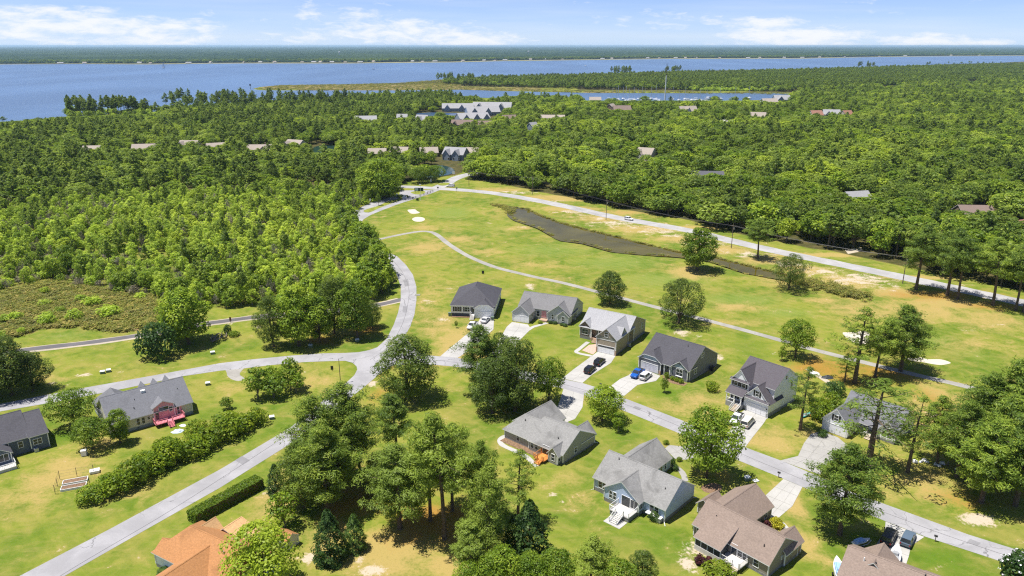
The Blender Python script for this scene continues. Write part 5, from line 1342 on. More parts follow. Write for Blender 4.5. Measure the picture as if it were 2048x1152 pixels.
# ---------------------------------------------------------------- cars
CAR = {'suv': dict(L=4.75, W=1.88, H=1.72, belt=1.02, hood=1.0, cab=(-2.25, 0.95), top=(-2.0, 0.25)),
       'sedan': dict(L=4.7, W=1.82, H=1.46, belt=0.92, hood=0.86, cab=(-1.75, 1.05), top=(-1.0, 0.25)),
       'pickup': dict(L=5.6, W=1.95, H=1.82, belt=1.10, hood=1.08, cab=(-0.75, 1.45), top=(-0.55, 0.75)),
       'van': dict(L=5.2, W=1.95, H=1.85, belt=1.08, hood=1.0, cab=(-2.5, 1.55), top=(-2.4, 0.75))}
def car(kind, px, ang, col, label, name=None, group='cars parked at the houses', dark_glass=True):
    p = CAR[kind]; L, Wd, Hh = p['L'], p['W'], p['H']
    X, Y = G(*px) if len(px) == 2 else px[:2]
    t = empty(name or ('pickup_truck' if kind == 'pickup' else 'parked_car'), (X, Y, 0.03), R(ang), label, 'pickup' if kind == 'pickup' else 'car', group)
    pm = paint('car_' + '_'.join('%02d' % int(c * 99) for c in col), col, 0.22, 0.6, vary=0.02)
    x0, x1 = -L / 2, L / 2; b = p['belt']; hw = Wd / 2
    # lower body: rounded sections along the length
    prof = [(x0, .55, b * .86, .86), (x0 + .08, .36, b * .96, .95), (x0 + .5, .30, b, 1.0), (p['cab'][0] * .5, .28, b, 1.0), (p['cab'][1] - .1, .28, b, 1.0), (p['cab'][1] + .25, .28, p['hood'], .99), (x1 - .55, .30, p['hood'] * .96, .96), (x1 - .12, .36, p['hood'] * .84, .90), (x1, .48, p['hood'] * .68, .80)]
    m = MB(); ring = []
    for (x, z0, z1, k) in prof:
        w = hw * k
        ring.append([(x, -w * .92, z0), (x, -w, z0 + .22), (x, -w, z1 - .18), (x, -w * .88, z1), (x, w * .88, z1), (x, w, z1 - .18), (x, w, z0 + .22), (x, w * .92, z0)])
    v = [q for r in ring for q in r]; f = []
    for i in range(len(ring) - 1):
        for k in range(8): f.append((i * 8 + k, i * 8 + (k + 1) % 8, (i + 1) * 8 + (k + 1) % 8, (i + 1) * 8 + k))
    f.append(tuple(range(8))); f.append(tuple(range(len(v) - 1, len(v) - 9, -1)))
    m.add(v, f)
    if kind == 'pickup':
        bd = MB(); bd.box(x0 + .15, p['cab'][0] - .12, -hw * .80, hw * .80, b + .004, b + .02); 
    m.build('body', pm, t)
    if kind == 'pickup': bd.build('truck_bed', M_DARK, t)
    # cabin: glass lower band, painted roof
    c0, c1 = p['cab']; t0, t1 = p['top']; wb, wt = hw * .90, hw * .74
    cb = MB()
    q = [(c0, -wb, b - .02), (c1, -wb, b - .02), (c1, wb, b - .02), (c0, wb, b - .02), (t0, -wt, Hh - .06), (t1, -wt, Hh - .06), (t1, wt, Hh - .06), (t0, wt, Hh - .06)]
    cb.add(q, [(0, 1, 5, 4), (1, 2, 6, 5), (2, 3, 7, 6), (3, 0, 4, 7), (4, 5, 6, 7)])
    cb.build('cabin_glass', M_GLASS, t)
    rf = MB()
    rf.slab([(t0 - .05, -wt - .03, Hh - .03), (t1 + .05, -wt - .03, Hh - .03), (t1 + .05, wt + .03, Hh - .03), (t0 - .05, wt + .03, Hh - .03), ((t0 + t1) / 2, 0, Hh + .02)], [(0, 1, 4), (1, 2, 4), (2, 3, 4), (3, 0, 4)], 0.08, 0, 0)
    for s in (-1, 1):
        for (a, c) in ((c0, t0), (c1, t1), ((c0 + c1) / 2 - .2, (t0 + t1) / 2 - .1)):
            rf.tube([(a, s * wb, b - .03), (c, s * wt, Hh - .05)], 0.055, 4)
    rf.build('roof', pm, t)
    for (a) in (x0 + L * .19, x1 - L * .19):
        for s in (-1, 1):
            w = MB(); w.tube([(a, s * (hw - .2), .34), (a, s * (hw + .01), .34)], 0.35, 14); wo = w.build('wheel', M_TYRE, t)
            w = MB(); w.tube([(a, s * (hw - .05), .34), (a, s * (hw + .025), .34)], 0.22, 10); w.build('rim', M_RIM, wo)
    for s in (-1, 1):
        w = MB(); w.box(x1 - .16, x1 - .02, s * hw * .62 - .2, s * hw * .62 + .16, p['hood'] * .62, p['hood'] * .74); w.build('headlight', M_LAMPG, t)
        w = MB(); w.box(x0 - .02, x0 + .12, s * hw * .76 - .1, s * hw * .76 + .1, b * .62, b * .88); w.build('taillight', M_TAIL, t)
        w = MB(); w.box(c1 - .3, c1 - .12, s * (hw + .02), s * (hw + .2), b + .02, b + .18); w.build('mirror', pm, t)
    return t
BLACK, WHITEC, BLUEC, GREYB = (0.012, 0.012, 0.014), (0.72, 0.72, 0.72), (0.015, 0.10, 0.40), (0.10, 0.14, 0.19)
def drive_ang(a, b):
    A, B = G(*a), G(*b); return math.degrees(math.atan2(B[1] - A[1], B[0] - A[0]))
da = drive_ang((1150, 765), (1215, 710))
car('suv', (1180, 743), da, BLACK, 'black car parked nearer the street in front of the tan house')
car('suv', (1199, 727.5), da, BLACK, 'black car parked nearer the garage of the tan house')
da = drive_ang((1240, 790), (1300, 742)) + 180
car('pickup', (1275, 751), da, BLUEC, 'bright blue pickup on the driveway of the slate house')
car('suv', (1291, 756), da + 180, WHITEC, 'white car beside the bright blue pickup')
da = drive_ang((1465, 880), (1512, 828))
car('pickup', (1473, 842), da + 180, WHITEC, 'white pickup beside the cream car at the two-storey house')
car('van', (1495, 849), da, (0.66, 0.63, 0.55), 'cream white boxy car parked at the two-storey house')
da = drive_ang((900, 712), (975, 640))
car('pickup', (945, 655), da + 180, WHITEC, 'white pickup on the driveway of the dark hipped roof house')
car('sedan', (971, 643), da, WHITEC, 'white sedan parked against the blank white garage')
car('van', (1777, 1079), drive_ang((1770, 1100), (1790, 1060)), BLACK, 'black minivan at the bottom driveway beside the grey blue car')
car('suv', (1815, 1083), drive_ang((1805, 1105), (1825, 1062)), GREYB, 'grey blue car at the bottom driveway beside the black minivan')
car('van', (901, 374), drive_ang((885, 374), (920, 378)) + 200, WHITEC, 'white van driving through the entrance junction', 'moving_van', 'cars on the main road')
car('suv', (1257.5, 440), drive_ang((1235, 435), (1305, 448)), WHITEC, 'white car driving along the straight main road beside the pond', 'moving_car', 'cars on the main road')
# ---------------------------------------------------------------- poles, wires, signs, small things
def pole(x, y, hgt, label, arm=1.2, group='utility poles along the main road'):
    X, Y = G(x, y)
    t = empty('utility_pole', (X, Y, 0), R(-30), label, 'pole', group)
    m = MB(); m.tube([(0, 0, 0), (0, 0, hgt)], [0.17, 0.11], 8); m.build('post', M_POLE, t)
    m = MB(); m.box(-arm, arm, -.06, .06, hgt - .9, hgt - .75); m.build('crossarm', M_POLE, t)
    m = MB(); m.tube([(.3, .25, hgt - 2.4), (.3, .25, hgt - 1.5)], .22, 8); m.build('transformer', M_METAL, t)
    return Vector((X, Y, hgt - .75))
tops = [pole(938, 373, 10.5, 'utility pole nearest the entrance junction'), pole(1064.5, 389, 10.8, 'utility pole second from the entrance junction'), pole(1212, 440, 10.5, 'utility pole between the road and the pond by the white car'),
        pole(1462.5, 496.5, 10.6, 'utility pole between the round tree and the roadside pine'), pole(1805, 567, 10.6, 'utility pole beside the row of tall roadside pines')]
tops.append(Vector((*G(2120, 640), 9.8)))
def wire(a, b, lab):
    o = MB()
    for dx in (-1.0, 1.0):
        pts = []
        for i in range(13):
            t = i / 12
            p = a.lerp(b, t); pts.append((p.x + dx * .85, p.y - dx * .5, p.z - 4 * 1.1 * t * (1 - t)))
        o.tube(pts, 0.045, 4, cap=False)
    tag(o.build('power_line', M_DARK), lab, 'power line', 'power lines along the main road')
for i, lb in enumerate(('power line span nearest the entrance junction', 'power line span ending beside the pond', 'power line span running along the pond', 'power line span passing the roadside pine', 'power line span passing the row of tall pines')):
    wire(tops[i], tops[i + 1], lb)
X, Y = G(681, 765)
t = empty('street_lamp', (X, Y, 0), 0.4, 'tall dark street lamp on the grass inside the junction curve', 'street lamp')
m = MB(); m.tube([(0, 0, 0), (0, 0, 6.6)], [.1, .07], 8); m.build('post', M_POLE, t)
m = MB(); m.tube([(0, 0, 6.5), (.7, 0, 6.75)], .05, 5); m.box(.5, 1.1, -.14, .14, 6.68, 6.82); m.build('lamp_head', M_METAL, t)
for (x, y, lb) in [(1557, 955, 'dark mailbox on a post where the taupe house driveway meets the street'), (1870, 1083, 'dark mailbox on a post right of the two dark cars'), (1201, 776, 'dark mailbox between the two white driveways'),
                   (1473, 880, 'dark mailbox at the two-storey house driveway'), (1180, 790, 'mailbox shaded by the tree near the sage house'), (855, 697, 'small mailbox by the start of the house street')]:
    X, Y = G(x, y); t = empty('mailbox', (X, Y, 0), R(-35), lb, 'mailbox', 'mailboxes along the house street')
    m = MB(); m.box(-.06, .06, -.06, .06, 0, 1.05); m.build('post', M_POLE, t)
    m = MB(); m.box(-.28, .28, -.13, .13, 1.0, 1.22); m.tube([(-.28, 0, 1.2), (.28, 0, 1.2)], .13, 8); m.build('box', M_DARK, t)
M_UGRN = paint('utility_green', (0.14, 0.20, 0.15), 0.6); M_UTOP = paint('utility_pale', (0.66, 0.68, 0.66), 0.5)
for (x, y, lb) in [(205.5, 747, 'pale topped green utility box, left one of the pair beyond the pink deck house'), (217.5, 744, 'pale topped green utility box, right one of the pair beyond the pink deck house'), (425.5, 708, 'pale topped utility box alone on the lawn below the round dark shrub tree'),
                   (544, 838, 'pale topped utility box at the right end of the hedge'), (621, 694, 'white utility box at the shadow edge of the leafy tree cluster'), (714.5, 683, 'green and white utility box under the tree by the curve'),
                   (416, 770, 'small pale utility box right of the grey roof of the pink deck house'), (1494, 960, 'green utility box near the round tree shadow'), (1511, 962, 'flat white utility cover on the lawn')]:
    X, Y = G(x, y); t = empty('utility_box', (X, Y, 0), R(20), lb, 'utility box', 'utility boxes on the lawns')
    flat = 'flat' in lb
    m = MB(); m.box(-.55, .55, -.4, .4, 0, .12 if flat else .65); m.build('cabinet', M_UTOP if flat else M_UGRN, t)
    m = MB(); m.slab([(-.6, -.44, .16 if flat else .70), (.6, -.44, .16 if flat else .70), (.56, .44, .2 if flat else .82), (-.56, .44, .2 if flat else .82)], [(0, 1, 2, 3)], .08, 0, 0); m.build('lid', M_UTOP, t)
# golf things
def post_sign(x, y, lb, w, hh, z, mat, cat='sign', name='sign', rz=0, posts=2, group=None):
    X, Y = G(x, y); t = empty(name, (X, Y, 0), R(rz), lb, cat, group)
    m = MB()
    for s in ((-1, 1) if posts == 2 else (0,)): m.box(s * w * .45 - .06, s * w * .45 + .06, -.06, .06, 0, z + hh * .5)
    m.build('post', M_POLE, t)
    m = MB(); m.box(-w / 2, w / 2, -.1, -.03, z, z + hh); m.build('board', mat, t)
M_SGN = paint('sign_green', (0.02, 0.06, 0.045), 0.6)
post_sign(838, 385, 'dark green entrance sign board on the round grass island', 5.2, 2.0, 0.8, M_SGN, rz=6)
post_sign(833.5, 385.5, 'pale entrance notice beside the dark green entrance sign', 1.8, 2.0, 1.0, paint('sign_pale', (0.42, 0.52, 0.55), 0.6))
post_sign(887.5, 367, 'dark street sign on the small island by the side road', 1.6, 1.7, 0.8, M_SGN)
post_sign(907, 352.5, 'white sign beside the side road into the woods', 1.8, 1.6, 1.6, M_WHITE)
post_sign(876, 381.5, 'small dark road sign at the main road bend', 0.9, 0.9, 1.5, M_DARK, posts=1)
post_sign(913.5, 384, 'grey road sign at the edge of the golf turf', 0.9, 1.3, 1.7, M_METAL, posts=1)
post_sign(461.5, 645, 'small reddish brown post sign on the verge of the dark cart path', 0.6, 1.2, 0.6, paint('redwood', (0.14, 0.06, 0.05), 0.8), posts=1)
post_sign(966, 549, 'small dark marker box standing on the golf rough above the grey house', 0.9, 1.2, 0.3, M_DARK, posts=1)
post_sign(740.5, 405.5, 'white road sign on the woods side of the curving street', 0.9, 1.3, 1.0, M_WHITE, posts=1)
post_sign(862, 365.5, 'white marker post in front of the roadside pond trees', 0.8, 2.2, 0.4, M_WHITE, posts=1)
post_sign(664.5, 742, 'small dark stake sign on the grass inside the junction curve', 0.7, 1.1, 0.4, M_DARK, posts=1)
# flag pole and rail fence at the entrance
X, Y = G(841.5, 401); t = empty('flag_pole', (X, Y, 0), 0, 'thin white pole at the end of the entrance rail fence', 'pole')
m = MB(); m.tube([(0, 0, 0), (0, 0, 9.0)], [.12, .07], 6); m.build('shaft', M_WHITE, t); m = MB(); m.box(-.5, .5, -.2, .2, 8.8, 9.1); m.build('cap', M_WHITE, t)
fp = [G(x, y) for x, y in ((825, 398.5), (832, 396), (840, 393.5), (848, 390.5), (855, 388), (861, 385.8), (866, 383.9))]
t = empty('rail_fence', (*fp[0], 0), 0, 'dark rail fence along the golf turf at the entrance', 'fence')
for i, p in enumerate(fp):
    m = MB(); x, y = p[0] - fp[0][0], p[1] - fp[0][1]; m.box(x - .12, x + .12, y - .12, y + .12, 0, 1.35); m.build('fence_post', M_POLE, t)
    if i:
        for z in (.5, 1.05):
            m = MB(); q = fp[i - 1]; m.tube([(q[0] - fp[0][0], q[1] - fp[0][1], z), (x, y, z)], .07, 4); m.build('rail', M_POLE, t)
for (x, y, lb) in [(794, 394, 'white entrance pillar with planting on the upper side of the split road'), (809, 397, 'white entrance pillar on the lower side of the split road')]:
    X, Y = G(x, y); t = empty('entrance_pillar', (X, Y, 0), R(10), lb, 'pillar')
    m = MB(); m.box(-1.4, 1.4, -.3, .3, 0, 1.0); m.box(-.5, .5, -.4, .4, 0, 1.7); m.build('masonry', F_WHITE, t); m = MB(); m.box(-.6, .6, -.5, .5, 1.7, 1.85); m.build('cap', M_WHITE, t)
# raised vegetable beds with wire fence
X, Y = G(150, 968); A = R(22)
t = empty('garden_fence', (X, Y, 0), A, 'thin wire garden fence on stakes round the raised vegetable beds', 'fence')
for (a, c) in ((-3, -2.6), (3, -2.6), (3, 3.0), (-3, 3.0), (0, 3.0), (-3, 0.2)):
    m = MB(); m.tube([(a, c, 0), (a, c, 2.0)], .05, 5); m.build('stake', M_POLE, t)
for z in (.6, 1.2, 1.8):
    m = MB(); m.tube([(-3, -2.6, z), (-3, 3, z), (3, 3, z), (3, -2.6, z), (-3, -2.6, z)], .018, 3); m.build('wire', M_DARK, t)
for (a, c, lb) in ((0, 0.8, 'larger white framed raised bed full of leafy vegetables'), (0, -1.4, 'smaller white framed raised bed in front of the larger one')):
    w = Vector((a, c, 0)); w.rotate(Matrix.Rotation(A, 3, 'Z'))
    b = empty('raised_bed', (X + w.x, Y + w.y, 0), A, lb, 'planter')
    m = MB()
    for q in ((-2.2, 2.2, -.8, -.7), (-2.2, 2.2, .7, .8), (-2.2, -2.1, -.7, .7), (2.1, 2.2, -.7, .7)): m.box(*q, 0, .45)
    m.build('frame', M_WHITE, b); m = MB(); m.box(-2.1, 2.1, -.7, .7, 0, .36); m.build('soil', M_STRAW, b)
# bits and pieces in gardens
def crate(name, x, y, w, d, hh, rz, mat, lb, cat, lid=None):
    X, Y = G(x, y); t = empty(name, (X, Y, 0), R(rz), lb, cat)
    m = MB(); m.box(-w / 2, w / 2, -d / 2, d / 2, 0.1, hh * .8); m.build('body', mat, t)
    m = MB(); m.box(-w / 2 - .04, w / 2 + .04, -d / 2 - .04, d / 2 + .04, hh * .8, hh); m.build('lid', lid or mat, t)
    m = MB(); m.box(-w / 2 + .05, w / 2 - .05, -d / 2 + .05, d / 2 - .05, 0, .1); m.build('base', M_DARK, t)
crate('white_hutch', 169, 911, 1.0, .9, 1.3, 15, M_WHITE, 'white upright box alone on the dry lawn below the three small trees', 'box')
crate('garden_table', 190, 945, 1.7, 1.2, .6, 25, M_WHITE, 'white folding table standing near the raised vegetable beds', 'table')
crate('wheelie_bin', 899.5, 632, .8, .8, 1.2, 0, M_UGRN, 'dark green bin at the left corner of the dark hipped roof house', 'bin')
crate('wheelie_bin', 985, 640.5, .8, .8, 1.2, 0, M_UGRN, 'dark green bin at the right corner of the blank garage wall', 'bin')
crate('heat_pump', 1148, 640.5, 1.0, 1.0, 1.0, 67, M_METAL, 'grey heat pump at the right wall of the low grey house', 'heat pump')
crate('heat_pump', 1425, 741, 1.1, 1.0, 1.2, 47, M_DARK, 'dark heat pump at the far end of the slate house wall', 'heat pump')
crate('heat_pump', 1318, 1044, .9, .9, 1.0, 47, M_METAL, 'heat pump beside the rear corner of the light blue house', 'heat pump')
crate('heat_pump', 1257, 693, .9, .9, 1.0, 58, M_METAL, 'white heat pump against the tan house side wall', 'heat pump')
def tarp(x, y, r, mat, lb, seed, name='tarp_heap'):
    X, Y = G(x, y); rr = random.Random(seed); v = []; f = []
    n, k = 9, 4
    for j in range(k + 1):
        for i in range(n):
            a = 2 * math.pi * i / n; q = r * (1 - j / k * .95) * rr.uniform(.8, 1.2)
            v.append((X + q * 1.5 * math.cos(a), Y + q * math.sin(a), 0.02 + (j / k) ** .7 * r * .55 * rr.uniform(.8, 1.2)))
    for j in range(k):
        for i in range(n): f.append((j * n + i, j * n + (i + 1) % n, (j + 1) * n + (i + 1) % n, (j + 1) * n + i))
    f.append(tuple(k * n + i for i in range(n)))
    tag(mesh_obj(name, v, f, mat), lb, 'tarp')
tarp(356, 863, .95, paint('white_blue_tarp', (0.55, 0.64, 0.76), 0.7, vary=.25), 'crumpled white and blue tarp on the grass below the pink deck', 1)
tarp(366, 851, .55, M_WHITE, 'small heap of white sheeting between the pink deck steps and the hedge', 2)
tarp(1655, 755, 1.1, M_SCREEN, 'dark covered heap beside the pale gravel strip behind the two-storey house', 3)
tarp(1629, 747, .9, M_WHITE, 'small white topped heap on the gravel strip behind the two-storey house', 4)
ribbon('gravel_strip', [(1616, 738), (1630, 748), (1650, 760), (1667, 771)], 1.6, 0.022, M_GRAV)
# fallen trunk pile
X, Y = G(440, 680); t = empty('log_pile', (X, Y, 0), R(30), 'heap of broken grey logs beside the big leafy tree', 'logs')
rr = random.Random(4)
for i in range(7):
    a = rr.uniform(-.8, .8) + .6; x, y = rr.uniform(-3, 3), rr.uniform(-1.6, 1.6); L = rr.uniform(2, 4)
    m = MB(); m.tube([(x, y, .2), (x + L * math.cos(a), y + L * math.sin(a), .35 + rr.uniform(0, 1.2))], [rr.uniform(.15, .3), .1], 6); m.build('log', M_BARKG, t)
# stone heap by the leaning pine
for k, (x, y, n, lb) in enumerate([(1868, 930, 14, 'pile of white stones at the foot of the leaning pine')]):
    X, Y = G(x, y); t = empty('stone_pile', (X, Y, 0), R(-20), lb, 'stones')
    for i in range(n):
        m = MB(); a, c, q = rr.uniform(-4, 4), rr.uniform(-.9, .9), rr.uniform(.2, .45)
        m.tube([(a - q, c, .05), (a - q * .5, c, q * .8), (a + q * .5, c, q * .9), (a + q, c, .05)], [q * .5, q * .9, q * .8, q * .4], 6); m.build('stone', F_WHITE, t)
# patio things of the pink deck
crate('deck_table', 330, 838, 1.0, 1.0, 1.7, 40, paint('orange_table', (0.62, 0.30, 0.04), 0.6), 'orange patio table on the pink deck', 'table')
# storm drain at the curve and a short pier post row
X, Y = G(835, 590); m = MB(); m.box(X - .9, X + .9, Y - .9, Y + .9, 0, .10); tag(m.build('storm_drain', paint('drain_concrete', (.24, .24, .2), .9)), 'square concrete storm drain at the road edge by the curve', 'drain')
# ---------------------------------------------------------------- trees
def nrm(a): return a / np.maximum(np.linalg.norm(a, axis=-1, keepdims=True), 1e-9)

def leaves(c, d, ln, wd, rng, up=0.25):
    """diamond leaves: centre c (n,3), outward normal d, length ln, width wd"""
    n = len(c)
    nn = nrm(d + rng.normal(0, 0.45, (n, 3)) + np.array([0, 0, up]))
    r = rng.normal(0, 1, (n, 3)); t = nrm(r - (r * nn).sum(1, keepdims=True) * nn); b = np.cross(nn, t)
    l = (ln * rng.uniform(.7, 1.3, n))[:, None]; w = (wd * rng.uniform(.7, 1.3, n))[:, None]
    v = np.stack([c - t * l * .5, c + b * w * .5, c + t * l * .5, c - b * w * .5], 1).reshape(-1, 3)
    return v, np.arange(n * 4).reshape(-1, 4)

def needles(c, d, ln, wd, rng):
    """needle sprays: long diamonds starting at c and pointing along d"""
    n = len(c)
    dd = nrm(d); r = rng.normal(0, 1, (n, 3)); b = nrm(np.cross(dd, r))
    l = (ln * rng.uniform(.7, 1.3, n))[:, None]; w = (wd * rng.uniform(.7, 1.3, n))[:, None]
    v = np.stack([c, c + dd * l * .6 + b * w * .5, c + dd * l, c + dd * l * .6 - b * w * .5], 1).reshape(-1, 3)
    return v, np.arange(n * 4).reshape(-1, 4)

def tube_np(mb, pts, rads, n): mb.tube(pts, rads, n, cap=False)

def gen_pine(seed, Ht, Rr, cb, nb, per, k, ln, wd, flat=0.45, sides=7, tip=True):
    rng = np.random.default_rng(seed)
    bend = rng.normal(0, 0.02 * Ht, 2)
    def ax(t): return np.array([bend[0] * t * t, bend[1] * t * t, Ht * t])
    tm = MB()
    tr = 0.0165 * Ht
    tube_np(tm, [tuple(ax(t)) for t in (0, .15, .4, .7, .97)], [tr * 1.25, tr, tr * .8, tr * .5, tr * .12], sides)
    C, Dn, T = [], [], []
    ga = rng.uniform(0, 6.28)
    lob = 1 + 0.25 * np.sin(rng.uniform(0, 6.28, 3)[:, None] + np.linspace(0, 6.28, 64)[None, :] * np.array([1, 2, 3])[:, None]).mean(0)
    for i in range(nb):
        s = (i + rng.uniform(0, 1)) / nb                      # 0 bottom .. 1 top of the crown
        t = cb + (0.985 - cb) * s
        ga += 2.399 + rng.normal(0, .3)
        prof = (0.60 + 0.40 * s / 0.35) if s < 0.35 else max(.10, 1 - ((s - 0.35) / 0.68) ** 1.55)
        L = Rr * prof * rng.uniform(.48, 1.22) * lob[int((ga % 6.283) / 6.283 * 63)]
        rise = (-.05 + 0.42 * s + rng.normal(0, .12)) * L
        p0 = ax(t * (0.97 if s < .9 else 1))
        p1 = p0 + np.array([math.cos(ga) * L, math.sin(ga) * L, rise])
        pm = (p0 + p1) / 2 + np.array([0, 0, -.06 * L])
        tube_np(tm, [tuple(p0), tuple(pm), tuple(p1)], [tr * .30 * (1.2 - .6 * s), tr * .2, tr * .06], 4)
        m = max(2, int(per * (0.5 + 0.7 * prof)))
        for j in range(m):
            f = 0.40 + 0.62 * ((j + rng.uniform(0, 1)) / m) ** .8
            side = rng.normal(0, .16) * L
            c = p0 + (p1 - p0) * f + np.array([-math.sin(ga) * side, math.cos(ga) * side, rng.normal(0.03, .05) * L])
            rad = (0.175 * Rr) * rng.uniform(.7, 1.3)
            q = nrm(rng.normal(0, 1, (k, 3)) + [0, 0, .35]) * rng.uniform(.55, 1.05, (k, 1))
            C.append(c + q * np.array([rad, rad, rad * flat * 1.5])); Dn.append(q + np.array([math.cos(ga) * .25, math.sin(ga) * .25, .35])); T.append(np.full(k, rng.uniform(.1, .9)))
    if tip:
        q = nrm(rng.normal(0, 1, (k * 2, 3))); C.append(ax(.985) + q * .12 * Rr); Dn.append(q + [0, 0, 1.]); T.append(np.full(k * 2, .6))
    C = np.concatenate(C); Dn = np.concatenate(Dn); T = np.concatenate(T)
    v, f = leaves(C, nrm(Dn), ln, wd, rng, .35)
    tone = np.clip(T + rng.normal(0, .16, len(C)), 0, 1)
    return tm, v, f, np.repeat(tone, 4)

def gen_broad(seed, Ht, Rr, cb, nblob, per, ln, wd, shape=1.0, sides=7, droop=0.0, br=.40):
    """round-headed tree: leaf shells round many blobs on an ellipsoid; shape < 1 pointed top"""
    rng = np.random.default_rng(seed)
    tr = 0.02 * Ht
    tm = MB(); bend = rng.normal(0, .02 * Ht, 2)
    h0 = cb * Ht; hc = (h0 + Ht) / 2; hh = (Ht - h0) / 2
    fork = max(0.12 * Ht, h0 * .9)
    tube_np(tm, [(0, 0, 0), (bend[0] * .3, bend[1] * .3, fork * .6), (bend[0], bend[1], fork + hh * .5), (bend[0], bend[1], hc + hh * .5)], [tr * 1.3, tr, tr * .75, tr * .2], sides)
    cs, rs_ = [], []
    i = 0
    while len(cs) < nblob:
        i += 1
        u = -0.85 + 1.85 * ((len(cs) + .5) / nblob); u += rng.normal(0, .08); u = min(max(u, -.95), .97)
        a = len(cs) * 2.399 + rng.normal(0, .35)
        w = math.sqrt(max(.03, 1 - abs(u) ** (2.2 * shape)))
        if shape < 1 and u > -.2: w *= (1 - .45 * (1 - shape) * (u + .2))
        q = rng.uniform(.45, .82)
        r = Rr * br * rng.uniform(.75, 1.25) * (0.75 + .25 * w)
        cs.append([math.cos(a) * w * Rr * q + bend[0], math.sin(a) * w * Rr * q + bend[1], hc + u * (hh - r * .6)]); rs_.append(r)
    cs = np.array(cs); rs_ = np.array(rs_)
    for c in cs[::max(1, nblob // 9)]:
        tube_np(tm, [(bend[0] * .6, bend[1] * .6, fork * rng.uniform(.7, 1.0)), tuple((c * .6 + np.array([bend[0], bend[1], c[2] * .9]) * .4)), tuple(c)], [tr * .45, tr * .28, tr * .08], 4)
    C, Dn, T = [], [], []
    for c, r in zip(cs, rs_):
        q = nrm(rng.normal(0, 1, (per, 3)) + [0, 0, .25])
        rad = r * rng.uniform(.72, 1.08, (per, 1))
        p = c + q * rad * np.array([1, 1, .8])
        keep = np.ones(per, bool)
        for c2, r2 in zip(cs, rs_):
            keep &= ~((np.linalg.norm((p - c2) / np.array([1, 1, .8]), axis=1) < r2 * .62))
        C.append(p[keep]); Dn.append(q[keep]); T.append(np.full(keep.sum(), rng.uniform(.2, .8)))
    C = np.concatenate(C); Dn = np.concatenate(Dn); T = np.concatenate(T)
    C[:, 2] -= droop * rng.uniform(0, 1, len(C))
    v, f = leaves(C, Dn, ln, wd, rng, .5)
    return tm, v, f, np.repeat(np.clip(T + rng.normal(0, .15, len(C)), 0, 1), 4)

def gen_cone(seed, Ht, Rr, n, ln, wd):
    rng = np.random.default_rng(seed)
    tm = MB(); tube_np(tm, [(0, 0, 0), (0, 0, Ht * .9)], [.02 * Ht, .004 * Ht], 6)
    s = rng.uniform(0, 1, n) ** 1.4; a = rng.uniform(0, 6.283, n)
    lump = 1 + .16 * np.sin(a * 5 + s * 17) + .10 * np.sin(a * 3 - s * 29)
    w = Rr * np.clip(np.sin(np.pi * np.clip(.12 + .88 * (1 - s), 0, 1) ** 1.2 * .62), 0, 1) * lump * rng.uniform(.78, 1.05, n)
    C = np.stack([np.cos(a) * w, np.sin(a) * w, s * Ht * .98 + .1], 1)
    Dn = np.stack([np.cos(a), np.sin(a), np.full(n, .5)], 1)
    v, f = leaves(C, Dn, ln, wd, rng, .4)
    return tm, v, f, np.repeat(np.clip(.45 + .35 * np.sin(a * 5 + s * 17) + rng.normal(0, .15, n), 0, 1), 4)

class Kind:
    """a tree kind: a few variants of trunk mesh and crown mesh sharing one nominal size"""
    def __init__(s, name, variants, mat, bark, Ht, Rr):
        s.v = []; s.H, s.R = Ht, Rr; s.mat, s.bark = mat, bark
        for tm, v, f, tone in variants:
            me_c = np_mesh(name + '_crown', v, f, mat, tone)
            me_t = bpy.data.meshes.new(name + '_trunk'); me_t.from_pydata(tm.v, [], tm.f); me_t.materials.append(bark)
            s.v.append((me_t, me_c, (tm, v, f, tone)))
        allv = np.concatenate([q[2][1] for q in s.v])
        if Ht > 2: s.R = float(np.percentile(np.hypot(allv[:, 0], allv[:, 1]), 96)); s.H = float(np.percentile(allv[:, 2], 99.7))
    def joined(s, name):
        """trunk and crown as one mesh for the woodland mass"""
        out = []
        for i, (mt, mc, (tm, v, f, tone)) in enumerate(s.v):
            nv = len(v)
            tv = np.array(tm.v); tf = [q for q in tm.f if len(q) == 4]
            V = np.concatenate([v, tv]); Fq = np.concatenate([f, np.array(tf) + nv])
            me = np_mesh(name, V, Fq, [s.mat, s.bark], np.concatenate([tone, np.full(len(tv), .4)]))
            mi = np.zeros(len(Fq), np.int32); mi[len(f):] = 1
            me.polygons.foreach_set('material_index', mi)
            out.append(me)
        return out

PINE = Kind('pine', [gen_pine(10 + i, 18, 5.0, cb, nb, 6, 46, .56, .125, fl) for i, (cb, nb, fl) in enumerate([(.34, 54, .5), (.42, 48, .45), (.25, 60, .5), (.5, 42, .45)])], M_PINE, M_BARK, 18, 5.0)
PINE_B = Kind('bushy_pine', [gen_broad(30 + i, 13, 5.0, .03, 70, 210, .46, .13, .78, br=.27) for i in range(3)], M_PINED, M_BARK, 13, 5.0)
PINE_T = Kind('thin_pine', [gen_pine(40 + i, 20, 4.2, .36, 34, 4, 40, .55, .12, .45) for i in range(3)], M_PINE, M_BARK, 20, 4.2)
PINE_S = Kind('spreading_pine', [gen_broad(50 + i, 12, 6.0, .10, 30, 330, .44, .14, 1.3, br=.31) for i in range(2)], M_PINED, M_BARK, 12, 6.0)
PINE_A = Kind('airy_pine', [gen_pine(45 + i, 20, 5.0, .34, 24, 3, 34, .6, .13, .4) for i in range(2)], M_PINE, M_BARK, 20, 5.0)
OAK = Kind('broadleaf', [gen_broad(60 + i, 12, 5.2, cb, 32, 270, .46, .30, 1.0) for i, cb in enumerate([.12, .2, .16])], M_OAK, M_BARK, 12, 5.2)
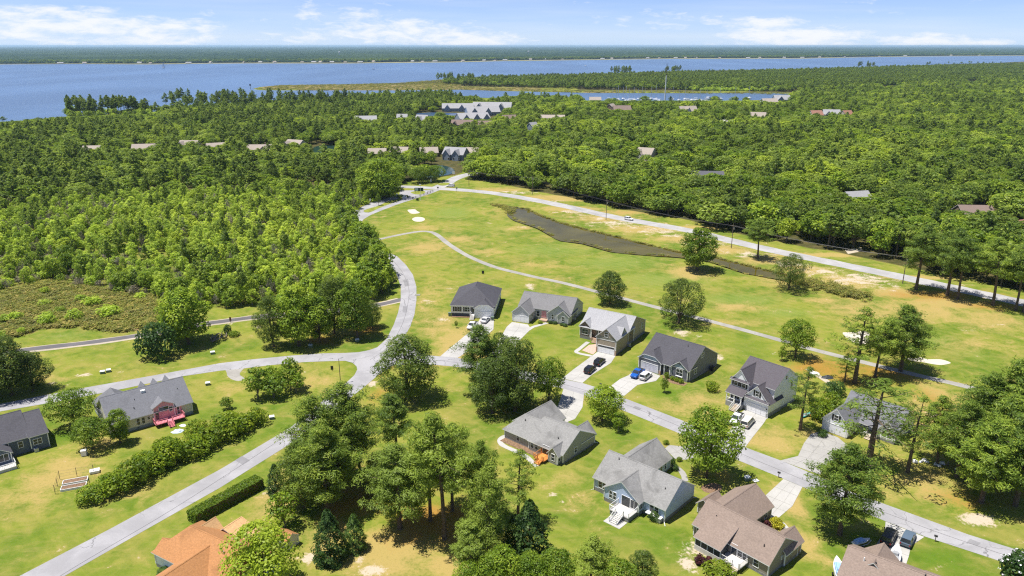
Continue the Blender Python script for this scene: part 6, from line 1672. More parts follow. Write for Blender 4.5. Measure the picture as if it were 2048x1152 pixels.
OAK_P = Kind('tall_broadleaf', [gen_broad(70 + i, 15, 5.0, .06, 40, 240, .46, .30, .75, br=.34) for i in range(3)], M_OAK, M_BARK, 15, 5.0)
SMALL = Kind('small_tree', [gen_broad(80 + i, 5, 2.0, .22, 14, 90, .34, .22, .8) for i in range(3)], M_OAK, M_BARKG, 5, 2.0)
SHRUB = Kind('shrub', [gen_broad(90 + i, 3.6, 2.8, .0, 22, 120, .42, .28, 1.0, br=.42) for i in range(4)], M_HEDGE, M_BARK, 3.6, 2.8)
DSHRUB = Kind('dark_shrub', [gen_broad(95 + i, 3.6, 2.8, .0, 22, 130, .40, .26, .8, br=.42) for i in range(2)], M_CEDAR, M_BARK, 3.6, 2.8)
CEDAR = Kind('cedar', [gen_cone(100 + i, 9, 2.6, 5200, .36, .22) for i in range(2)], M_CEDAR, M_BARK, 9, 2.6)
# lighter versions for the forest
F_PINE = Kind('forest_pine', [gen_pine(110 + i, 18, 4.8, cb, 30, 4, 11, 1.15, .52, .55, 5) for i, cb in enumerate([.45, .55, .38, .5])], M_PINE, M_BARK, 18, 4.8)
F_OAK = Kind('forest_oak', [gen_broad(120 + i, 13, 5.4, .22, 24, 62, 1.0, .70, 1.0, 5) for i in range(4)], M_OAK, M_BARK, 13, 5.4)
F_OLIV = Kind('forest_live_oak', [gen_broad(130 + i, 12, 5.6, .25, 26, 62, .9, .60, 1.1, 5, br=.34) for i in range(3)], M_PINE, M_BARK, 12, 5.6)
F_SWP = Kind('sapling', [gen_broad(140 + i, 9, 2.7, .12, 22, 46, .58, .36, .7, 5, br=.34) for i in range(4)], M_SWAMP, M_BARKG, 9, 2.7)
F_SHR = Kind('thicket_shrub', [gen_broad(150 + i, 3.5, 2.4, .0, 12, 55, .6, .4, 1.0, 4, br=.45) for i in range(3)], M_SWAMP, M_BARKG, 3.5, 2.4)
F_GRY = Kind('grey_shrub', [gen_broad(160 + i, 5, 2.0, .1, 10, 34, .8, .12, .8, 4, br=.5) for i in range(2)], M_GREY, M_BARKG, 5, 2.0)

def plant(kind, x, y, label, top=None, width=None, hgt=None, rad=None, name='tree', cat='tree', group=None, tint=None, var=None, rz=None, lean=0, world=None, sq=1.0):
    X, Y = world if world else G(x, y)
    if hgt is None: hgt = height_at(x, y, top)
    if rad is None: rad = width / 2 / px_per_m(y - 30 if world is None else y)
    i = (var if var is not None else random.randrange(len(kind.v))) % len(kind.v)
    mt, mc = kind.v[i][:2]
    t = empty(name, (X, Y, -0.03), random.uniform(0, 6.28) if rz is None else rz, label, cat, group)
    if lean: t.rotation_euler = (R(lean), 0, 0 if rz is None else rz)
    sxy = rad / kind.R
    t.scale = (sxy, sxy, hgt / kind.H)
    ti = random.uniform(.25, .75) if tint is None else tint
    a = link('trunk', mt, t); c = link('crown', mc, t)
    a['tint'] = ti; c['tint'] = ti
    return t

# --- trees one can point to
PG = 'pines of the neighbourhood'
def pine(x, y, top, w, label, kind=PINE, **k): plant(kind, x, y, label, top, w, name='pine_tree', **k)
def oak(x, y, top, w, label, kind=OAK, **k): plant(kind, x, y, label, top, w, name='broadleaf_tree', **k)
pine(815, 797, 672, 118, 'bushy pine standing alone just right of the street junction', PINE_B, tint=.45)
pine(963, 790, 650, 95, 'tallest pine of the dense clump beside the white driveway', PINE, var=2, tint=.5)
pine(1030, 822, 678, 100, 'broad dark pine of the dense clump left of the sage house', PINE_B, tint=.35)
pine(985, 826, 720, 95, 'low bushy pine at the foot of the dense clump above the sage house', PINE_B, tint=.35)
pine(1000, 780, 668, 70, 'pine in the middle of the dense clump beside the white driveway', PINE_B, tint=.42)
oak(1097, 802, 716, 66, 'leafy bright tree touching the right side of the dense pine clump', tint=.6)
oak(1204, 842, 774, 78, 'leafy bright tree in the front lawn of the sage house', tint=.62)
oak(1236, 864, 824, 30, 'small round tree right of the leafy tree in front of the sage house', SMALL, tint=.45)
oak(1412, 955, 820, 120, 'large round leafy tree over the front walk of the light blue house', OAK, tint=.55)
pine(1600, 860, 733, 64, 'tall narrow pine right in front of the white two-storey house', PINE_T, tint=.5)
pine(1735, 936, 757, 185, 'tall spreading pine in front of the white house with grey roof', PINE_A, tint=.6, var=0)
pine(1815, 945, 790, 95, 'thin pine right of the tall spreading pine', PINE_A, tint=.6, var=1)
pine(1709, 766, 613, 92, 'tall thin pine left of the big pine by the bunker', PINE_T, tint=.45, var=2)
pine(1750, 754, 638, 75, 'middle pine between the tall thin pine and the big pine', PINE, tint=.5)
pine(1801, 742, 612, 112, 'big dark pine beside the long bunker', PINE, tint=.4, var=2)
pine(1689, 764, 706, 36, 'young slim pine left of the tall thin pine', PINE_T, tint=.55)
oak(1590, 715, 640, 66, 'rounded tree on the straw covered ground by the cart path', OAK, tint=.35)
oak(1563, 722, 692, 18, 'very small tree left of the rounded tree by the cart path', SMALL, tint=.7)
pine(1219, 608, 543, 60, 'dense round-headed pine on the cart path edge', PINE_B, tint=.4)
pine(1357, 646, 560, 100, 'wide umbrella-shaped pine right of the dense round-headed pine', PINE_S, tint=.05)
oak(1394, 541, 457, 70, 'single dark round tree standing beside the pond', OAK_P, tint=.25)
pine(1577, 579, 508, 72, 'spreading pine alone on the fairway by the reedy ditch', PINE_S, tint=.12)
pine(1515, 517, 442, 54, 'lone roadside pine with a bare trunk and round head', PINE, tint=.4, var=3)
for (x, y, tp, w, lb) in [(1832, 579, 448, 84, 'first of the tall roadside pines, beside the utility pole'), (1894, 591, 455, 84, 'second of the tall roadside pines'), (1915, 598, 470, 70, 'third of the tall roadside pines, close to the second'),
                          (1985, 611, 478, 84, 'fourth of the tall roadside pines, standing apart'), (2031, 621, 488, 70, 'fifth of the tall roadside pines'), (2047, 624, 480, 80, 'sixth of the tall roadside pines, cut by the frame edge')]:
    pine(x, y, tp, w, lb, PINE, tint=.4, var=3 if x % 2 else 1)
pine(1679, 1070, 892, 140, 'big pine on the lawn between the taupe house and the street', PINE, tint=.55, var=2)
pine(1874, 928, 800, 85, 'leaning pine above the pile of white stones', PINE, tint=.5, lean=-7)
pine(1962, 1005, 842, 141, 'front pine of the dark grove beyond the sand patch', PINE, tint=.5, var=2)
pine(2030, 1012, 820, 141, 'pine at the front corner of the grove, cut by the frame edge', PINE, tint=.48, var=2)
pine(2008, 930, 722, 153, 'tallest pine at the back of the grove', PINE, tint=.42, var=2)
pine(1950, 925, 745, 118, 'back pine of the grove nearest the cart path', PINE, tint=.45, var=2)
pine(1912, 955, 800, 94, 'slim pine at the left side of the grove', PINE, tint=.5, var=2)
pine(2056, 950, 760, 129, 'back pine of the grove at the frame edge', PINE, tint=.4, var=2)
pine(1990, 968, 790, 129, 'middle pine of the grove', PINE, tint=.5, var=2)
oak(1895, 930, 875, 45, 'low leafy tree behind the leaning pine', SMALL, tint=.6)
oak(2034, 1172, 1104, 76, 'glossy dark tree with white blossoms in the bottom corner', kind=DSHRUB, tint=.6)
oak(868, 363, 331, 40, 'leafy tree standing between the two visible parts of the roadside pond', OAK, tint=.35)
oak(838, 366, 334, 40, 'dark tree at the western end of the roadside pond', OAK, tint=.15)
# bottom centre grove
for (x, y, tp, w, lb, k, ti, vr) in [
    (640, 985, 790, 120, 'tall dark pine at the left back of the central grove', PINE, .35, 2), (700, 960, 764, 120, 'tallest dark pine of the central grove by the street', PINE, .35, 0), (655, 1030, 850, 130, 'broad dark pine in front of the tallest one', PINE, .28, 2),
    (722, 965, 800, 90, 'dark pine with bare trunk on the right side of the dark mass', PINE, .4, 3), (610, 1015, 880, 90, 'low bushy pine at the left end of the central grove', PINE_B, .5, 1), (680, 990, 870, 110, 'shaded pine buried in the dark mass', PINE, .3, 2),
    (795, 925, 788, 96, 'open crowned pine behind the bright pines', PINE, .5, 1), (890, 1078, 826, 140, 'tallest bright pine in the middle of the central grove', PINE, .74, 3), (861, 1042, 835, 110, 'bright pine close behind the tallest bright pine', PINE, .70, 1),
    (905, 1022, 850, 100, 'third bright pine behind the tallest bright pine', PINE, .5, 0), (800, 1058, 888, 135, 'bright spreading pine left of the tallest bright pine', PINE, .95, 2), (977, 1122, 926, 100, 'bright bushy pine right of the tallest bright pine', PINE, .92, 2),
    (945, 1158, 1040, 95, 'low bright pine at the foot of the bushy pine', PINE, .92, 0), (1036, 1045, 898, 72, 'thin sparse pine left of the blue house lawn', PINE_T, .6, 1), (960, 1040, 880, 80, 'pine between the bright ones and the thin sparse pine', PINE, .5, 1),
    (760, 985, 905, 60, 'small pine between the dark mass and the bright pines', PINE_B, .6, 1), (1282, 1165, 1102, 62, 'pine at the right end of the bottom edge thicket', PINE_B, .5, 2), (1180, 1185, 1070, 92, 'rounded bright pine in the bottom edge thicket', PINE, .9, 1)]:
    pine(x, y, tp, w, lb, k, tint=ti, var=vr)
plant(CEDAR, 1058, 1128, 'dark dense cedar under the thin sparse pine', 1002, 90, name='cedar_tree', tint=.35)
plant(CEDAR, 1030, 1110, 'dark cedar tucked behind the other cedar under the thin pine', 1030, 60, name='cedar_tree', tint=.3)
plant(CEDAR, 662, 1120, 'dark green cone-shaped evergreen on the dry lawn below the grove', 1020, 66, name='cedar_tree', tint=.5)
plant(CEDAR, 711, 1098, 'smaller cone-shaped evergreen right of the larger cone', 1028, 46, name='cedar_tree', tint=.6)
plant(CEDAR, 553, 985, 'small dark oval evergreen at the end of the clipped hedge', 928, 36, name='cedar_tree', tint=.35)
oak(570, 1054, 984, 66, 'feathery round tree between the clipped hedge and the shed', SMALL, tint=.35)
oak(595, 1008, 955, 50, 'small bushy tree below the dark pine mass', SMALL, tint=.4)
oak(528, 1195, 1056, 150, 'bright leafy tree beside the orange roof at the bottom edge', OAK, tint=.85)
for (x, y, tp, w, lb) in [(1000, 1190, 1098, 90, 'leafy tree at the left end of the bottom edge thicket'), (1062, 1195, 1112, 80, 'leafy tree below the dark cedar at the bottom edge'), (1115, 1190, 1100, 80, 'leafy tree in the middle of the bottom edge thicket'), (1236, 1200, 1120, 75, 'leafy tree right of the rounded bright pine at the bottom edge'), (940, 1200, 1128, 70, 'low leafy tree at the bottom edge under the bright pines')]:
    oak(x, y, tp, w, lb, OAK, tint=.6)
# left gardens
oak(150, 853, 781, 84, 'round dark tree at the left end of the pink deck house', OAK, tint=.3)
oak(186, 897, 836, 70, 'low round tree in front of the gable of the pink deck house', OAK, tint=.4)
oak(241, 886, 818, 46, 'upright narrow tree before the cream wall of the pink deck house', OAK_P, tint=.4)
for (x, y, tp, w, lb) in [(516, 797, 735, 54, 'left tree of the dense clump on the junction lawn'), (548, 795, 750, 56, 'front tree of the dense clump on the junction lawn'), (582, 780, 718, 50, 'tallest tree of the dense clump on the junction lawn'), (592, 785, 745, 40, 'right tree of the dense clump on the junction lawn'), (548, 775, 731, 40, 'back tree of the dense clump on the junction lawn')]:
    oak(x, y, tp, w, lb, SMALL, tint=.45)
oak(455, 818, 793, 26, 'narrow upright bush behind the long hedge', SMALL, tint=.35)
oak(378, 688, 578, 92, 'big leafy tree by the dark cart path', OAK_P, tint=.4)
oak(350, 676, 610, 55, 'small tree leaning out left of the big leafy tree', OAK_P, tint=.35)
plant(DSHRUB, 318, 714, 'round dark shrub tree below the big leafy tree', 646, 74, name='shrub_tree', tint=.55)
oak(598, 692, 574, 86, 'bright leafy tree in the middle of the roadside cluster', OAK_P, tint=.6)
oak(640, 685, 590, 60, 'leafy tree right beside the bright one in the roadside cluster', OAK_P, tint=.5)
oak(715, 676, 560, 68, 'bright leafy tree at the right end of the roadside cluster', OAK_P, tint=.55)
pine(548, 694, 592, 62, 'dark ragged pine at the left end of the roadside cluster', PINE_B, tint=.3)
pine(668, 668, 552, 72, 'dark pine between the leafy trees of the roadside cluster', PINE_B, tint=.3)
pine(745, 655, 600, 45, 'low dark pine right of the roadside cluster', PINE_B, tint=.35)
pine(24, 790, 676, 105, 'big dark tree at the left frame edge, rear one', PINE_B, tint=.25)
pine(66, 783, 705, 70, 'big dark tree at the left frame edge, front one with ragged crown', PINE_B, tint=.28)
pine(-30, 800, 690, 100, 'dark tree mostly beyond the left frame edge', PINE_B, tint=.25)
oak(768, 396, 316, 88, 'large bright round tree at the edge of the woods by the entrance', OAK, tint=.6)
oak(757, 411, 387, 10, 'young street tree on the long grass island, nearer the curve', SMALL, tint=.3)
oak(786, 400, 378, 15, 'young street tree on the long grass island, nearer the entrance', SMALL, tint=.3)
oak(1329, 785, 755, 18, 'sapling on the lawn in front of the slate house', SMALL, tint=.45)
oak(1423, 782, 762, 26, 'low green bush right of the slate house', SHRUB, tint=.5)
oak(912, 656, 641, 7, 'tiny dark sapling on the dry lawn left of the white pickup', SMALL, tint=.1)
oak(1670, 790, 762, 40, 'dark bush behind the white house with grey roof', DSHRUB, tint=.6)
for (x, y, tp, w, lb) in [(1638, 838, 795, 46, 'bright bush beside the garage of the white house behind pines'), (1662, 822, 785, 40, 'bright bush second from the garage of the white house behind pines'), (1652, 842, 812, 40, 'low bright bush nearest the teal kayak')]:
    plant(SHRUB, x, y, lb, tp, w, name='bush', cat='bush', tint=.55)
# hedges and garden shrubs
ORDH = ['first', 'second', 'third', 'fourth', 'fifth', 'sixth', 'seventh', 'eighth', 'ninth', 'last']
HG = 'shrubs of the long overgrown hedge'
for i, (x, y, tp, w) in enumerate([(192, 998, 952, 66), (235, 985, 935, 70), (275, 965, 915, 66), (312, 940, 890, 70), (345, 925, 872, 66), (385, 912, 856, 70), (420, 890, 842, 66), (452, 875, 826, 66), (482, 860, 815, 60), (512, 848, 812, 46), (215, 965, 940, 44), (330, 905, 868, 46), (395, 880, 838, 46), (460, 846, 816, 40), (285, 930, 900, 44)]):
    tp = y - (y - tp) * (.62 + .3 * ((i * 7) % 5) / 4)
    plant(SHRUB, x, y, ['low shrub', 'bushy shrub', 'wide shrub', 'round shrub', 'tall shrub', 'broad shrub', 'dense shrub', 'thick shrub', 'leafy shrub', 'narrow upper end shrub', 'small rear shrub by the raised beds', 'small rear shrub in the middle', 'small rear shrub near the bend', 'small rear shrub by the utility box', 'small rear shrub below the pale table'][i] + ' of the long overgrown hedge, ' + (ORDH[i] + ' counting up from the raised beds' if i < 10 else 'behind the main row'), tp, w, name='hedge_shrub', cat='shrub', group=HG, tint=random.uniform(.3, .6))
def clipped_hedge():
    a, b = G(385, 1045), G(520, 972)
    L = math.hypot(b[0] - a[0], b[1] - a[1]); ang = math.atan2(b[1] - a[1], b[0] - a[0])
    rng = np.random.default_rng(8); n = 5200
    w, hh = 2.6, 2.1
    face = rng.integers(0, 5, n) ; face = np.where(rng.uniform(0, 1, n) < .45, 0, face)
    x = rng.uniform(0, L, n); y = rng.uniform(-w / 2, w / 2, n); z = rng.uniform(0.05, hh, n)
    nn = np.zeros((n, 3))
    for k, (ax, val, d) in enumerate([(2, hh, (0, 0, 1)), (1, -w / 2, (0, -1, .3)), (1, w / 2, (0, 1, .3)), (0, 0, (-1, 0, .3)), (0, L, (1, 0, .3))]):
        mk = face == k
        arr = (x, y, z)[ax]; arr[mk] = val + rng.normal(0, .07, mk.sum()); nn[mk] = d
    v, f = leaves(np.stack([x, y, z], 1), nn, .34, .24, rng, .2)
    t = empty('clipped_hedge', (*a, 0), ang, 'neatly clipped box hedge along the lower street by the orange roof', 'hedge')
    c = link('foliage', np_mesh('foliage', v, f, M_HEDGE, np.repeat(rng.uniform(.05, .75, n), 4)), t); c['tint'] = .4
    m = MB()
    m.box(.15, L - .15, -w / 2 + .18, w / 2 - .18, 0, hh - .15); m.build('stem', M_BARK, t)
clipped_hedge()
SB = 'garden shrubs by the houses'
for (x, y, r, hh, k, ti, lb) in [(1080, 647, .8, 1.0, SHRUB, .4, 'low bush in the entrance nook of the low grey house'), (1101, 647, .8, .95, DSHRUB, .5, 'first of the clipped bushes below the paired gables'), (1110, 648, .8, .9, DSHRUB, .6, 'second of the clipped bushes below the paired gables'), (1123, 651, .7, .9, DSHRUB, .6, 'third of the clipped bushes below the paired gables'), (1130, 653, .8, 1.0, DSHRUB, .6, 'last of the clipped bushes below the paired gables'),
    (1333, 756, .8, 1.7, SHRUB, .5, 'tall shrub beside the garage of the slate house'), (1345, 760, .7, 1.1, SHRUB, .6, 'flower bush left of the white window of the slate house'), (1353, 763, .7, 1.1, SHRUB, .5, 'flower bush under the white window of the slate house'), (1362, 766, .8, 1.2, SHRUB, .6, 'flower bush right of the white window of the slate house'),
    (1308, 1040, 1.1, 1.8, DSHRUB, .7, 'round clipped bush behind the light blue house'), (1343, 930, .9, 1.8, DSHRUB, .4, 'dark bush at the corner of the light blue wing'), (1350, 940, .8, 1.2, DSHRUB, .5, 'dark low bush along the walk of the light blue house'), (1358, 922, .7, .9, SHRUB, .8, 'small yellowish plant by the worn driveway'), (1332, 888, .7, 1.0, SHRUB, .4, 'small bush at the back corner of the light blue wing'),
    (1440, 1152, 2.6, 2.2, SHRUB, .75, 'round bright bush behind the pale rear stairs of the taupe house'), (330, 1150, 1.5, 1.3, DSHRUB, .3, 'dull grey green bush before the orange roofed house'), (1396, 1062, .9, 2.0, DSHRUB, .4, 'dark bush at the far corner of the taupe house'), (1818, 1150, 1.0, 1.4, DSHRUB, .6, 'bush at the back corner of the brown roofed house'),
    (835, 401, .9, 1.6, DSHRUB, .6, 'round bush at the foot of the thin white pole'), (800, 394, 2.4, 1.5, SHRUB, .4, 'planted shrubs between the entrance pillars'), (812, 394.5, 1.6, 1.2, SHRUB, .4, 'planted shrub right of the entrance shrubs'), (468, 672, 1.8, 1.5, SHRUB, .6, 'low bush at the right end of the log heap'), (456, 668, 1.3, 3.0, DSHRUB, .2, 'dark conical bush behind the log heap'),
    (1458, 848, 1.4, .8, F_GRY, .5, 'dry brown shrub beside the porch of the two-storey house'), (1645, 872, 1.2, 1.6, DSHRUB, .4, 'dark bush left of the garage behind the pines'), (95, 648, 2.8, 3.4, F_SHR, .6, 'bright round bush in the open marsh, left one'), (150, 640, 2.6, 3.6, F_SHR, .55, 'bright round bush in the open marsh, middle one'), (220, 632, 3.6, 3.6, F_SHR, .6, 'bright broad bush in the open marsh, right one'), (30, 640, 2.4, 2.6, F_SHR, .5, 'bright bush in the open marsh near the frame edge'), (185, 610, 3.0, 3.0, F_SHR, .4, 'bush at the back of the open marsh')]:
    plant(k, x, y, lb, hgt=hh, rad=r, name='bush', cat='bush', group=SB, tint=ti)
RED = Kind('red_bush', [gen_broad(200, 1.6, 1.1, 0, 12, 90, .26, .18, 1.0)], M_RED, M_BARK, 1.6, 1.1)
for (x, y, r, lb) in [(1402, 1128, 1.2, 'dark red bush at the corner of the screened porch'), (1416, 1130, 1.0, 'dark red bush second from the screened porch corner'), (1446, 1150, 1.2, 'dark red bush beside the round bright bush'), (1533, 1056, .9, 'dark red bush under the taupe house wing')]:
    plant(RED, x, y, lb, hgt=1.5, rad=r, name='bush', cat='bush', group=SB, tint=.5)
GOLD = Kind('golden_bush', [gen_broad(210, 1.6, 1.4, 0, 14, 100, .26, .18, 1.0)], M_GOLD, M_BARK, 1.6, 1.4)
plant(GOLD, 1552, 1052, 'round golden yellow bush beside the taupe house walk', hgt=1.5, rad=1.5, name='bush', cat='bush', group=SB, tint=.5)
# white blossoms of the corner tree
def blossoms():
    X, Y = G(2034, 1172); rng = np.random.default_rng(3); n = 46
    q = nrm(rng.normal(0, 1, (n, 3)) + [0, -.3, .6]); hgt = height_at(2034, 1172, 1104)
    C = np.array([X, Y, hgt * .5]) + q * np.array([3.2, 3.2, hgt * .47])
    v, f = leaves(C, q, .34, .34, rng)
    for o in COL.objects:
        if o.get('label', '').startswith('glossy dark tree'):
            t = o
    b = link('blossoms', np_mesh('blossoms', v, f, M_WHITE), t)
    b.matrix_parent_inverse = (Matrix.Translation(t.location) @ t.rotation_euler.to_matrix().to_4x4() @ Matrix.Diagonal((*t.scale, 1))).inverted()
    b['kind'] = 'stuff'
blossoms()

# --- the forest: the largest showing trees one by one, the rest as one mass
CLEAR = [(x, y, max(w, d) * .62 + 3.0, 15 if y > 270 else 22) for (x, y, w, d, *_r) in FARH]
def scatter(poly, step, jit, seed, mix, extra=None):
    """mix: [(kind, weight, height lo, hi, radius lo, hi, tint lo, hi)]"""
    rng = np.random.default_rng(seed)
    Wp = np.array(W(poly))
    lo, hi = Wp.min(0), Wp.max(0)
    gx = np.arange(lo[0], hi[0], step); gy = np.arange(lo[1], hi[1], step * .9)
    P = np.stack(np.meshgrid(gx, gy), -1).reshape(-1, 2) + rng.uniform(-jit, jit, (len(gx) * len(gy), 2)) * step
    P = P[in_poly(P, Wp)]
    P = P[np.abs(P[:, 0]) < P[:, 1] * 0.80 + 25]
    keep = np.ones(len(P), bool)
    for pl in (POND_B, POND_C, POND_D, POND_E, POND_F):
        c = np.array(W(pl)); keep &= ~(poly_dist(P, c) > -3.5)
    for (x, y, r, fr) in CLEAR:          # leave room for the houses and a gap on the near side
        c = np.array(G(x, y)); d = P - c
        keep &= ~((np.hypot(d[:, 0], d[:, 1]) < r) | ((np.abs(d[:, 0]) < r * .75) & (d[:, 1] < 0) & (d[:, 1] > -r - fr)))
    ENT = np.array(W([(874, 376), (890, 368), (915, 355), (945, 347), (1000, 338)]))
    for i in range(len(ENT) - 1):
        a, b = ENT[i], ENT[i + 1]; ab = b - a
        t = np.clip(((P - a) @ ab) / (ab @ ab), 0, 1); keep &= np.hypot(*(P - a - t[:, None] * ab).T) > 7
    for pl in ([(880, 322), (935, 322), (935, 352), (880, 358)], [(955, 205), (1000, 206), (1000, 214), (950, 214)]):
        keep &= ~in_poly(P, W(pl))
    P = P[keep]
    if extra is not None: P = P[extra(P, rng)]
    w = np.array([m[1] for m in mix], float); w /= w.sum()
    ch = rng.choice(len(mix), len(P), p=w)
    # kinds clump together
    cl = np.sin(P[:, 0] * .031 + 2 * np.sin(P[:, 1] * .017)) + np.sin(P[:, 1] * .027 + 1.5 * np.sin(P[:, 0] * .013))
    out = []
    for i in range(len(P)):
        k, _, h0, h1, r0, r1, t0, t1 = mix[ch[i]]
        u = rng.uniform(); tt = np.clip(.5 + .25 * cl[i] + rng.normal(0, .22), 0, 1)
        out.append((P[i, 0], P[i, 1], k, h0 + (h1 - h0) * u, (.86 if k is F_PINE else 1.15) * (r0 + (r1 - r0) * rng.uniform()) * (.85 + .3 * u), t0 + (t1 - t0) * tt, rng.integers(0, 100), rng.uniform(0, 6.28)))
    return out

trees = []
trees += scatter(FOREST_R, 8.3, .47, 1, [(F_OLIV, .40, 7, 14, 4.0, 8.2, 0, 1), (F_OAK, .38, 7, 15, 3.8, 8.0, .05, 1), (F_PINE, .22, 11, 19, 3.2, 5.6, .1, .9)])
trees += scatter(FOREST_L, 7.8, .47, 2, [(F_PINE, .40, 10, 17, 2.8, 5.0, .05, .9), (F_OAK, .34, 6, 11, 3.4, 6.6, .2, 1), (F_OLIV, .26, 6, 11, 3.4, 6.4, .2, 1)])
# the swamp wood: dense towards the street, opening to grey scrub at the lower left
def swamp_keep(P, rng):
    c = np.array(G(90, 545)); d = np.hypot((P[:, 0] - c[0]) / 75, (P[:, 1] - c[1]) / 42)
    return rng.uniform(0, 1, len(P)) < np.clip(.25 + .75 * (d - .3), .30, 1)
trees += scatter(SWAMP, 3.25, .48, 3, [(F_SWP, .52, 3.8, 8.5, 1.0, 2.0, .1, 1), (F_SHR, .24, 1.8, 3.8, 1.2, 2.4, .2, 1), (F_PINE, .04, 8, 13, 1.8, 3.0, .25, .8), (F_OAK, .08, 5, 9, 2.0, 3.4, .3, 1), (F_GRY, .12, 3, 8, 1.0, 1.8, .2, .8)], swamp_keep)
SCRUB = [(-320, 500), (0, 500), (260, 520), (340, 560), (330, 600), (190, 577), (104, 560), (0, 585), (-320, 640)]
trees += scatter(SCRUB, 3.2, .45, 4, [(F_SHR, .50, 1.2, 3.0, 1.2, 2.2, .2, .8), (F_GRY, .50, 1.5, 4.0, 1.0, 2.0, .2, .8)])
trees += scatter(MARSH, 5.0, .48, 14, [(F_SHR, .65, .8, 2.4, .9, 2.0, .2, .9), (F_GRY, .35, 1.0, 2.4, .8, 1.6, .2, .8)], lambda P, rng: rng.uniform(0, 1, len(P)) < .75)
# edge trees along the curving street, taller
EDGE = [(700, 452), (712, 482), (745, 508), (765, 540), (773, 578), (766, 598), (735, 600), (720, 560), (700, 520), (680, 470)]
trees += scatter(EDGE, 5.0, .4, 5, [(F_OAK, .6, 10, 14, 3.2, 4.6, .15, .6), (F_PINE, .4, 11, 15, 2.8, 3.8, .15, .5)])
trees += scatter(PENIN, 9.5, .45, 6, [(F_PINE, .55, 10, 17, 4, 6, .1, .5), (F_OAK, .25, 8, 12, 4, 6.5, .2, .7), (F_OLIV, .2, 7, 11, 4, 6, .3, .8)])
trees += scatter([(1340, 152), (1560, 148), (1640, 160), (1560, 183), (1400, 182), (1345, 178)], 7.0, .45, 12, [(F_SHR, .8, 4, 7, 3, 4.5, .3, .8), (F_SWP, .2, 7, 10, 2.5, 3.5, .2, .6)])
# pines on the left bank of the river and the tall clumps on the peninsula
for (x0, x1, y0, y1, n, h0, h1, sd) in [(135, 330, 229, 236, 105, 17, 26, 21), (330, 700, 206, 222, 90, 17, 24, 22), (876, 905, 163, 166, 9, 20, 25, 23), (915, 950, 162, 168, 12, 17, 23, 24), (1215, 1262, 150, 156, 16, 24, 30, 25), (1325, 1365, 146, 150, 12, 20, 28, 26), (1715, 1750, 135, 137.5, 12, 20, 27, 27), (1780, 1790, 135, 136.5, 3, 12, 15, 28), (1850, 2040, 128, 131, 22, 9, 16, 29), (0, 60, 244, 247, 7, 5, 8, 30)]:
    rg = np.random.default_rng(sd)
    for i in range(n):
        X, Y = G(rg.uniform(x0, x1), rg.uniform(y0, y1)); trees.append((X, Y, F_PINE, rg.uniform(h0, h1), rg.uniform(3.6, 5.2), rg.uniform(.0, .35), rg.integers(0, 100), rg.uniform(0, 6.28)))

SIGHT = [(x, y, max(w, 12) * .55, None) for (x, y, w, *_r) in FARH] + [(645, 305, 11, 0), (660, 298, 9, 0), (850, 232, 14, 0), (885, 231, 16, 0), (915, 230, 16, 0), (1778, 178, 16, 0), (1942, 168, 12, 0), (895, 345, 10, 0), (1290, 322, 9, 0), (1706, 500, 8, 0)] + [(x, y, 24, 1.5) for x, y in ((-120, 252), (-80, 250), (-40, 248), (0, 246), (35, 244), (70, 240), (105, 236), (140, 235), (175, 234), (210, 233), (245, 232), (280, 231), (310, 230))]
SIGHT += [(x, 201, 20, 0) for x in (1190, 1230, 1260, 1290, 1315, 1345, 1365, 1400, 1430, 1460, 1490, 1520, 1550)] + [(x, 192, 18, 0) for x in (930, 955, 985, 1010)] + [(x, y, 13, 0) for x, y in ((930, 235), (960, 238), (990, 232), (1010, 226))]
def trim(ts):
    """trees that stand before a house or a pond stay lower, so that it shows over them"""
    rng = np.random.default_rng(77)
    X = np.array([t[0] for t in ts]); Y = np.array([t[1] for t in ts]); hh = np.array([t[3] for t in ts]); a = np.arctan2(X, Y); d = np.hypot(X, Y)
    for (x, y, r, z) in SIGHT:
        p = G(x, y); pa, pd = math.atan2(p[0], p[1]), math.hypot(*p)
        m = (np.abs(a - pa) * d < r) & (d < pd) & (d > pd * .5)
        u = rng.uniform(0, 1, len(ts))
        zv = np.where(u < .40, 0.8, np.where(u < .80, 4.0, 7.5)) if z is None else np.where(u < .78, z, z + 7.0)
        cap = H - (H - zv) * d / pd
        hh = np.where(m, np.minimum(hh, cap), hh)
    out = []
    for t, n in zip(ts, hh):
        if n < 2.2: continue
        k = n / t[3]
        out.append(t if k > .999 else (*t[:3], n, t[4] * k ** .6, *t[5:]))
    return out
trees = trim(trees)
rg = np.random.default_rng(41)
for i in range(150):
    X, Y = G(rg.uniform(128, 420), rg.uniform(222, 238)); trees.append((X, Y, F_OAK if rg.uniform() < .5 else F_SHR, rg.uniform(3.5, 10), rg.uniform(3, 5), rg.uniform(.1, .5), int(rg.integers(0, 100)), rg.uniform(0, 6.28)))
n_point = sum(1 for o in COL.objects if o.get('category') == 'tree')
N_SINGLE = 298 - n_point
def apparent(t):
    x, y = t[0], t[1]
    vis = 1.0 if abs(x) < y * .66 else 0.05
    return vis * t[3] * t[4] / (y * y)
trees.sort(key=apparent, reverse=True)
tall = [t for t in trees if t[2] in (F_OAK, F_OLIV, F_PINE)]
sap = [t for t in trees if t[2] is F_SWP]
single = tall[:int(N_SINGLE * .72)] + sap[:N_SINGLE - int(N_SINGLE * .72)]
sid = set(id(t) for t in single)
rest = [t for t in trees if id(t) not in sid]
LBL = {F_OAK: ('broadleaf_tree', 'leafy tree'), F_OLIV: ('broadleaf_tree', 'round-headed live oak'), F_PINE: ('pine_tree', 'pine'), F_SWP: ('young_tree', 'slender young tree')}
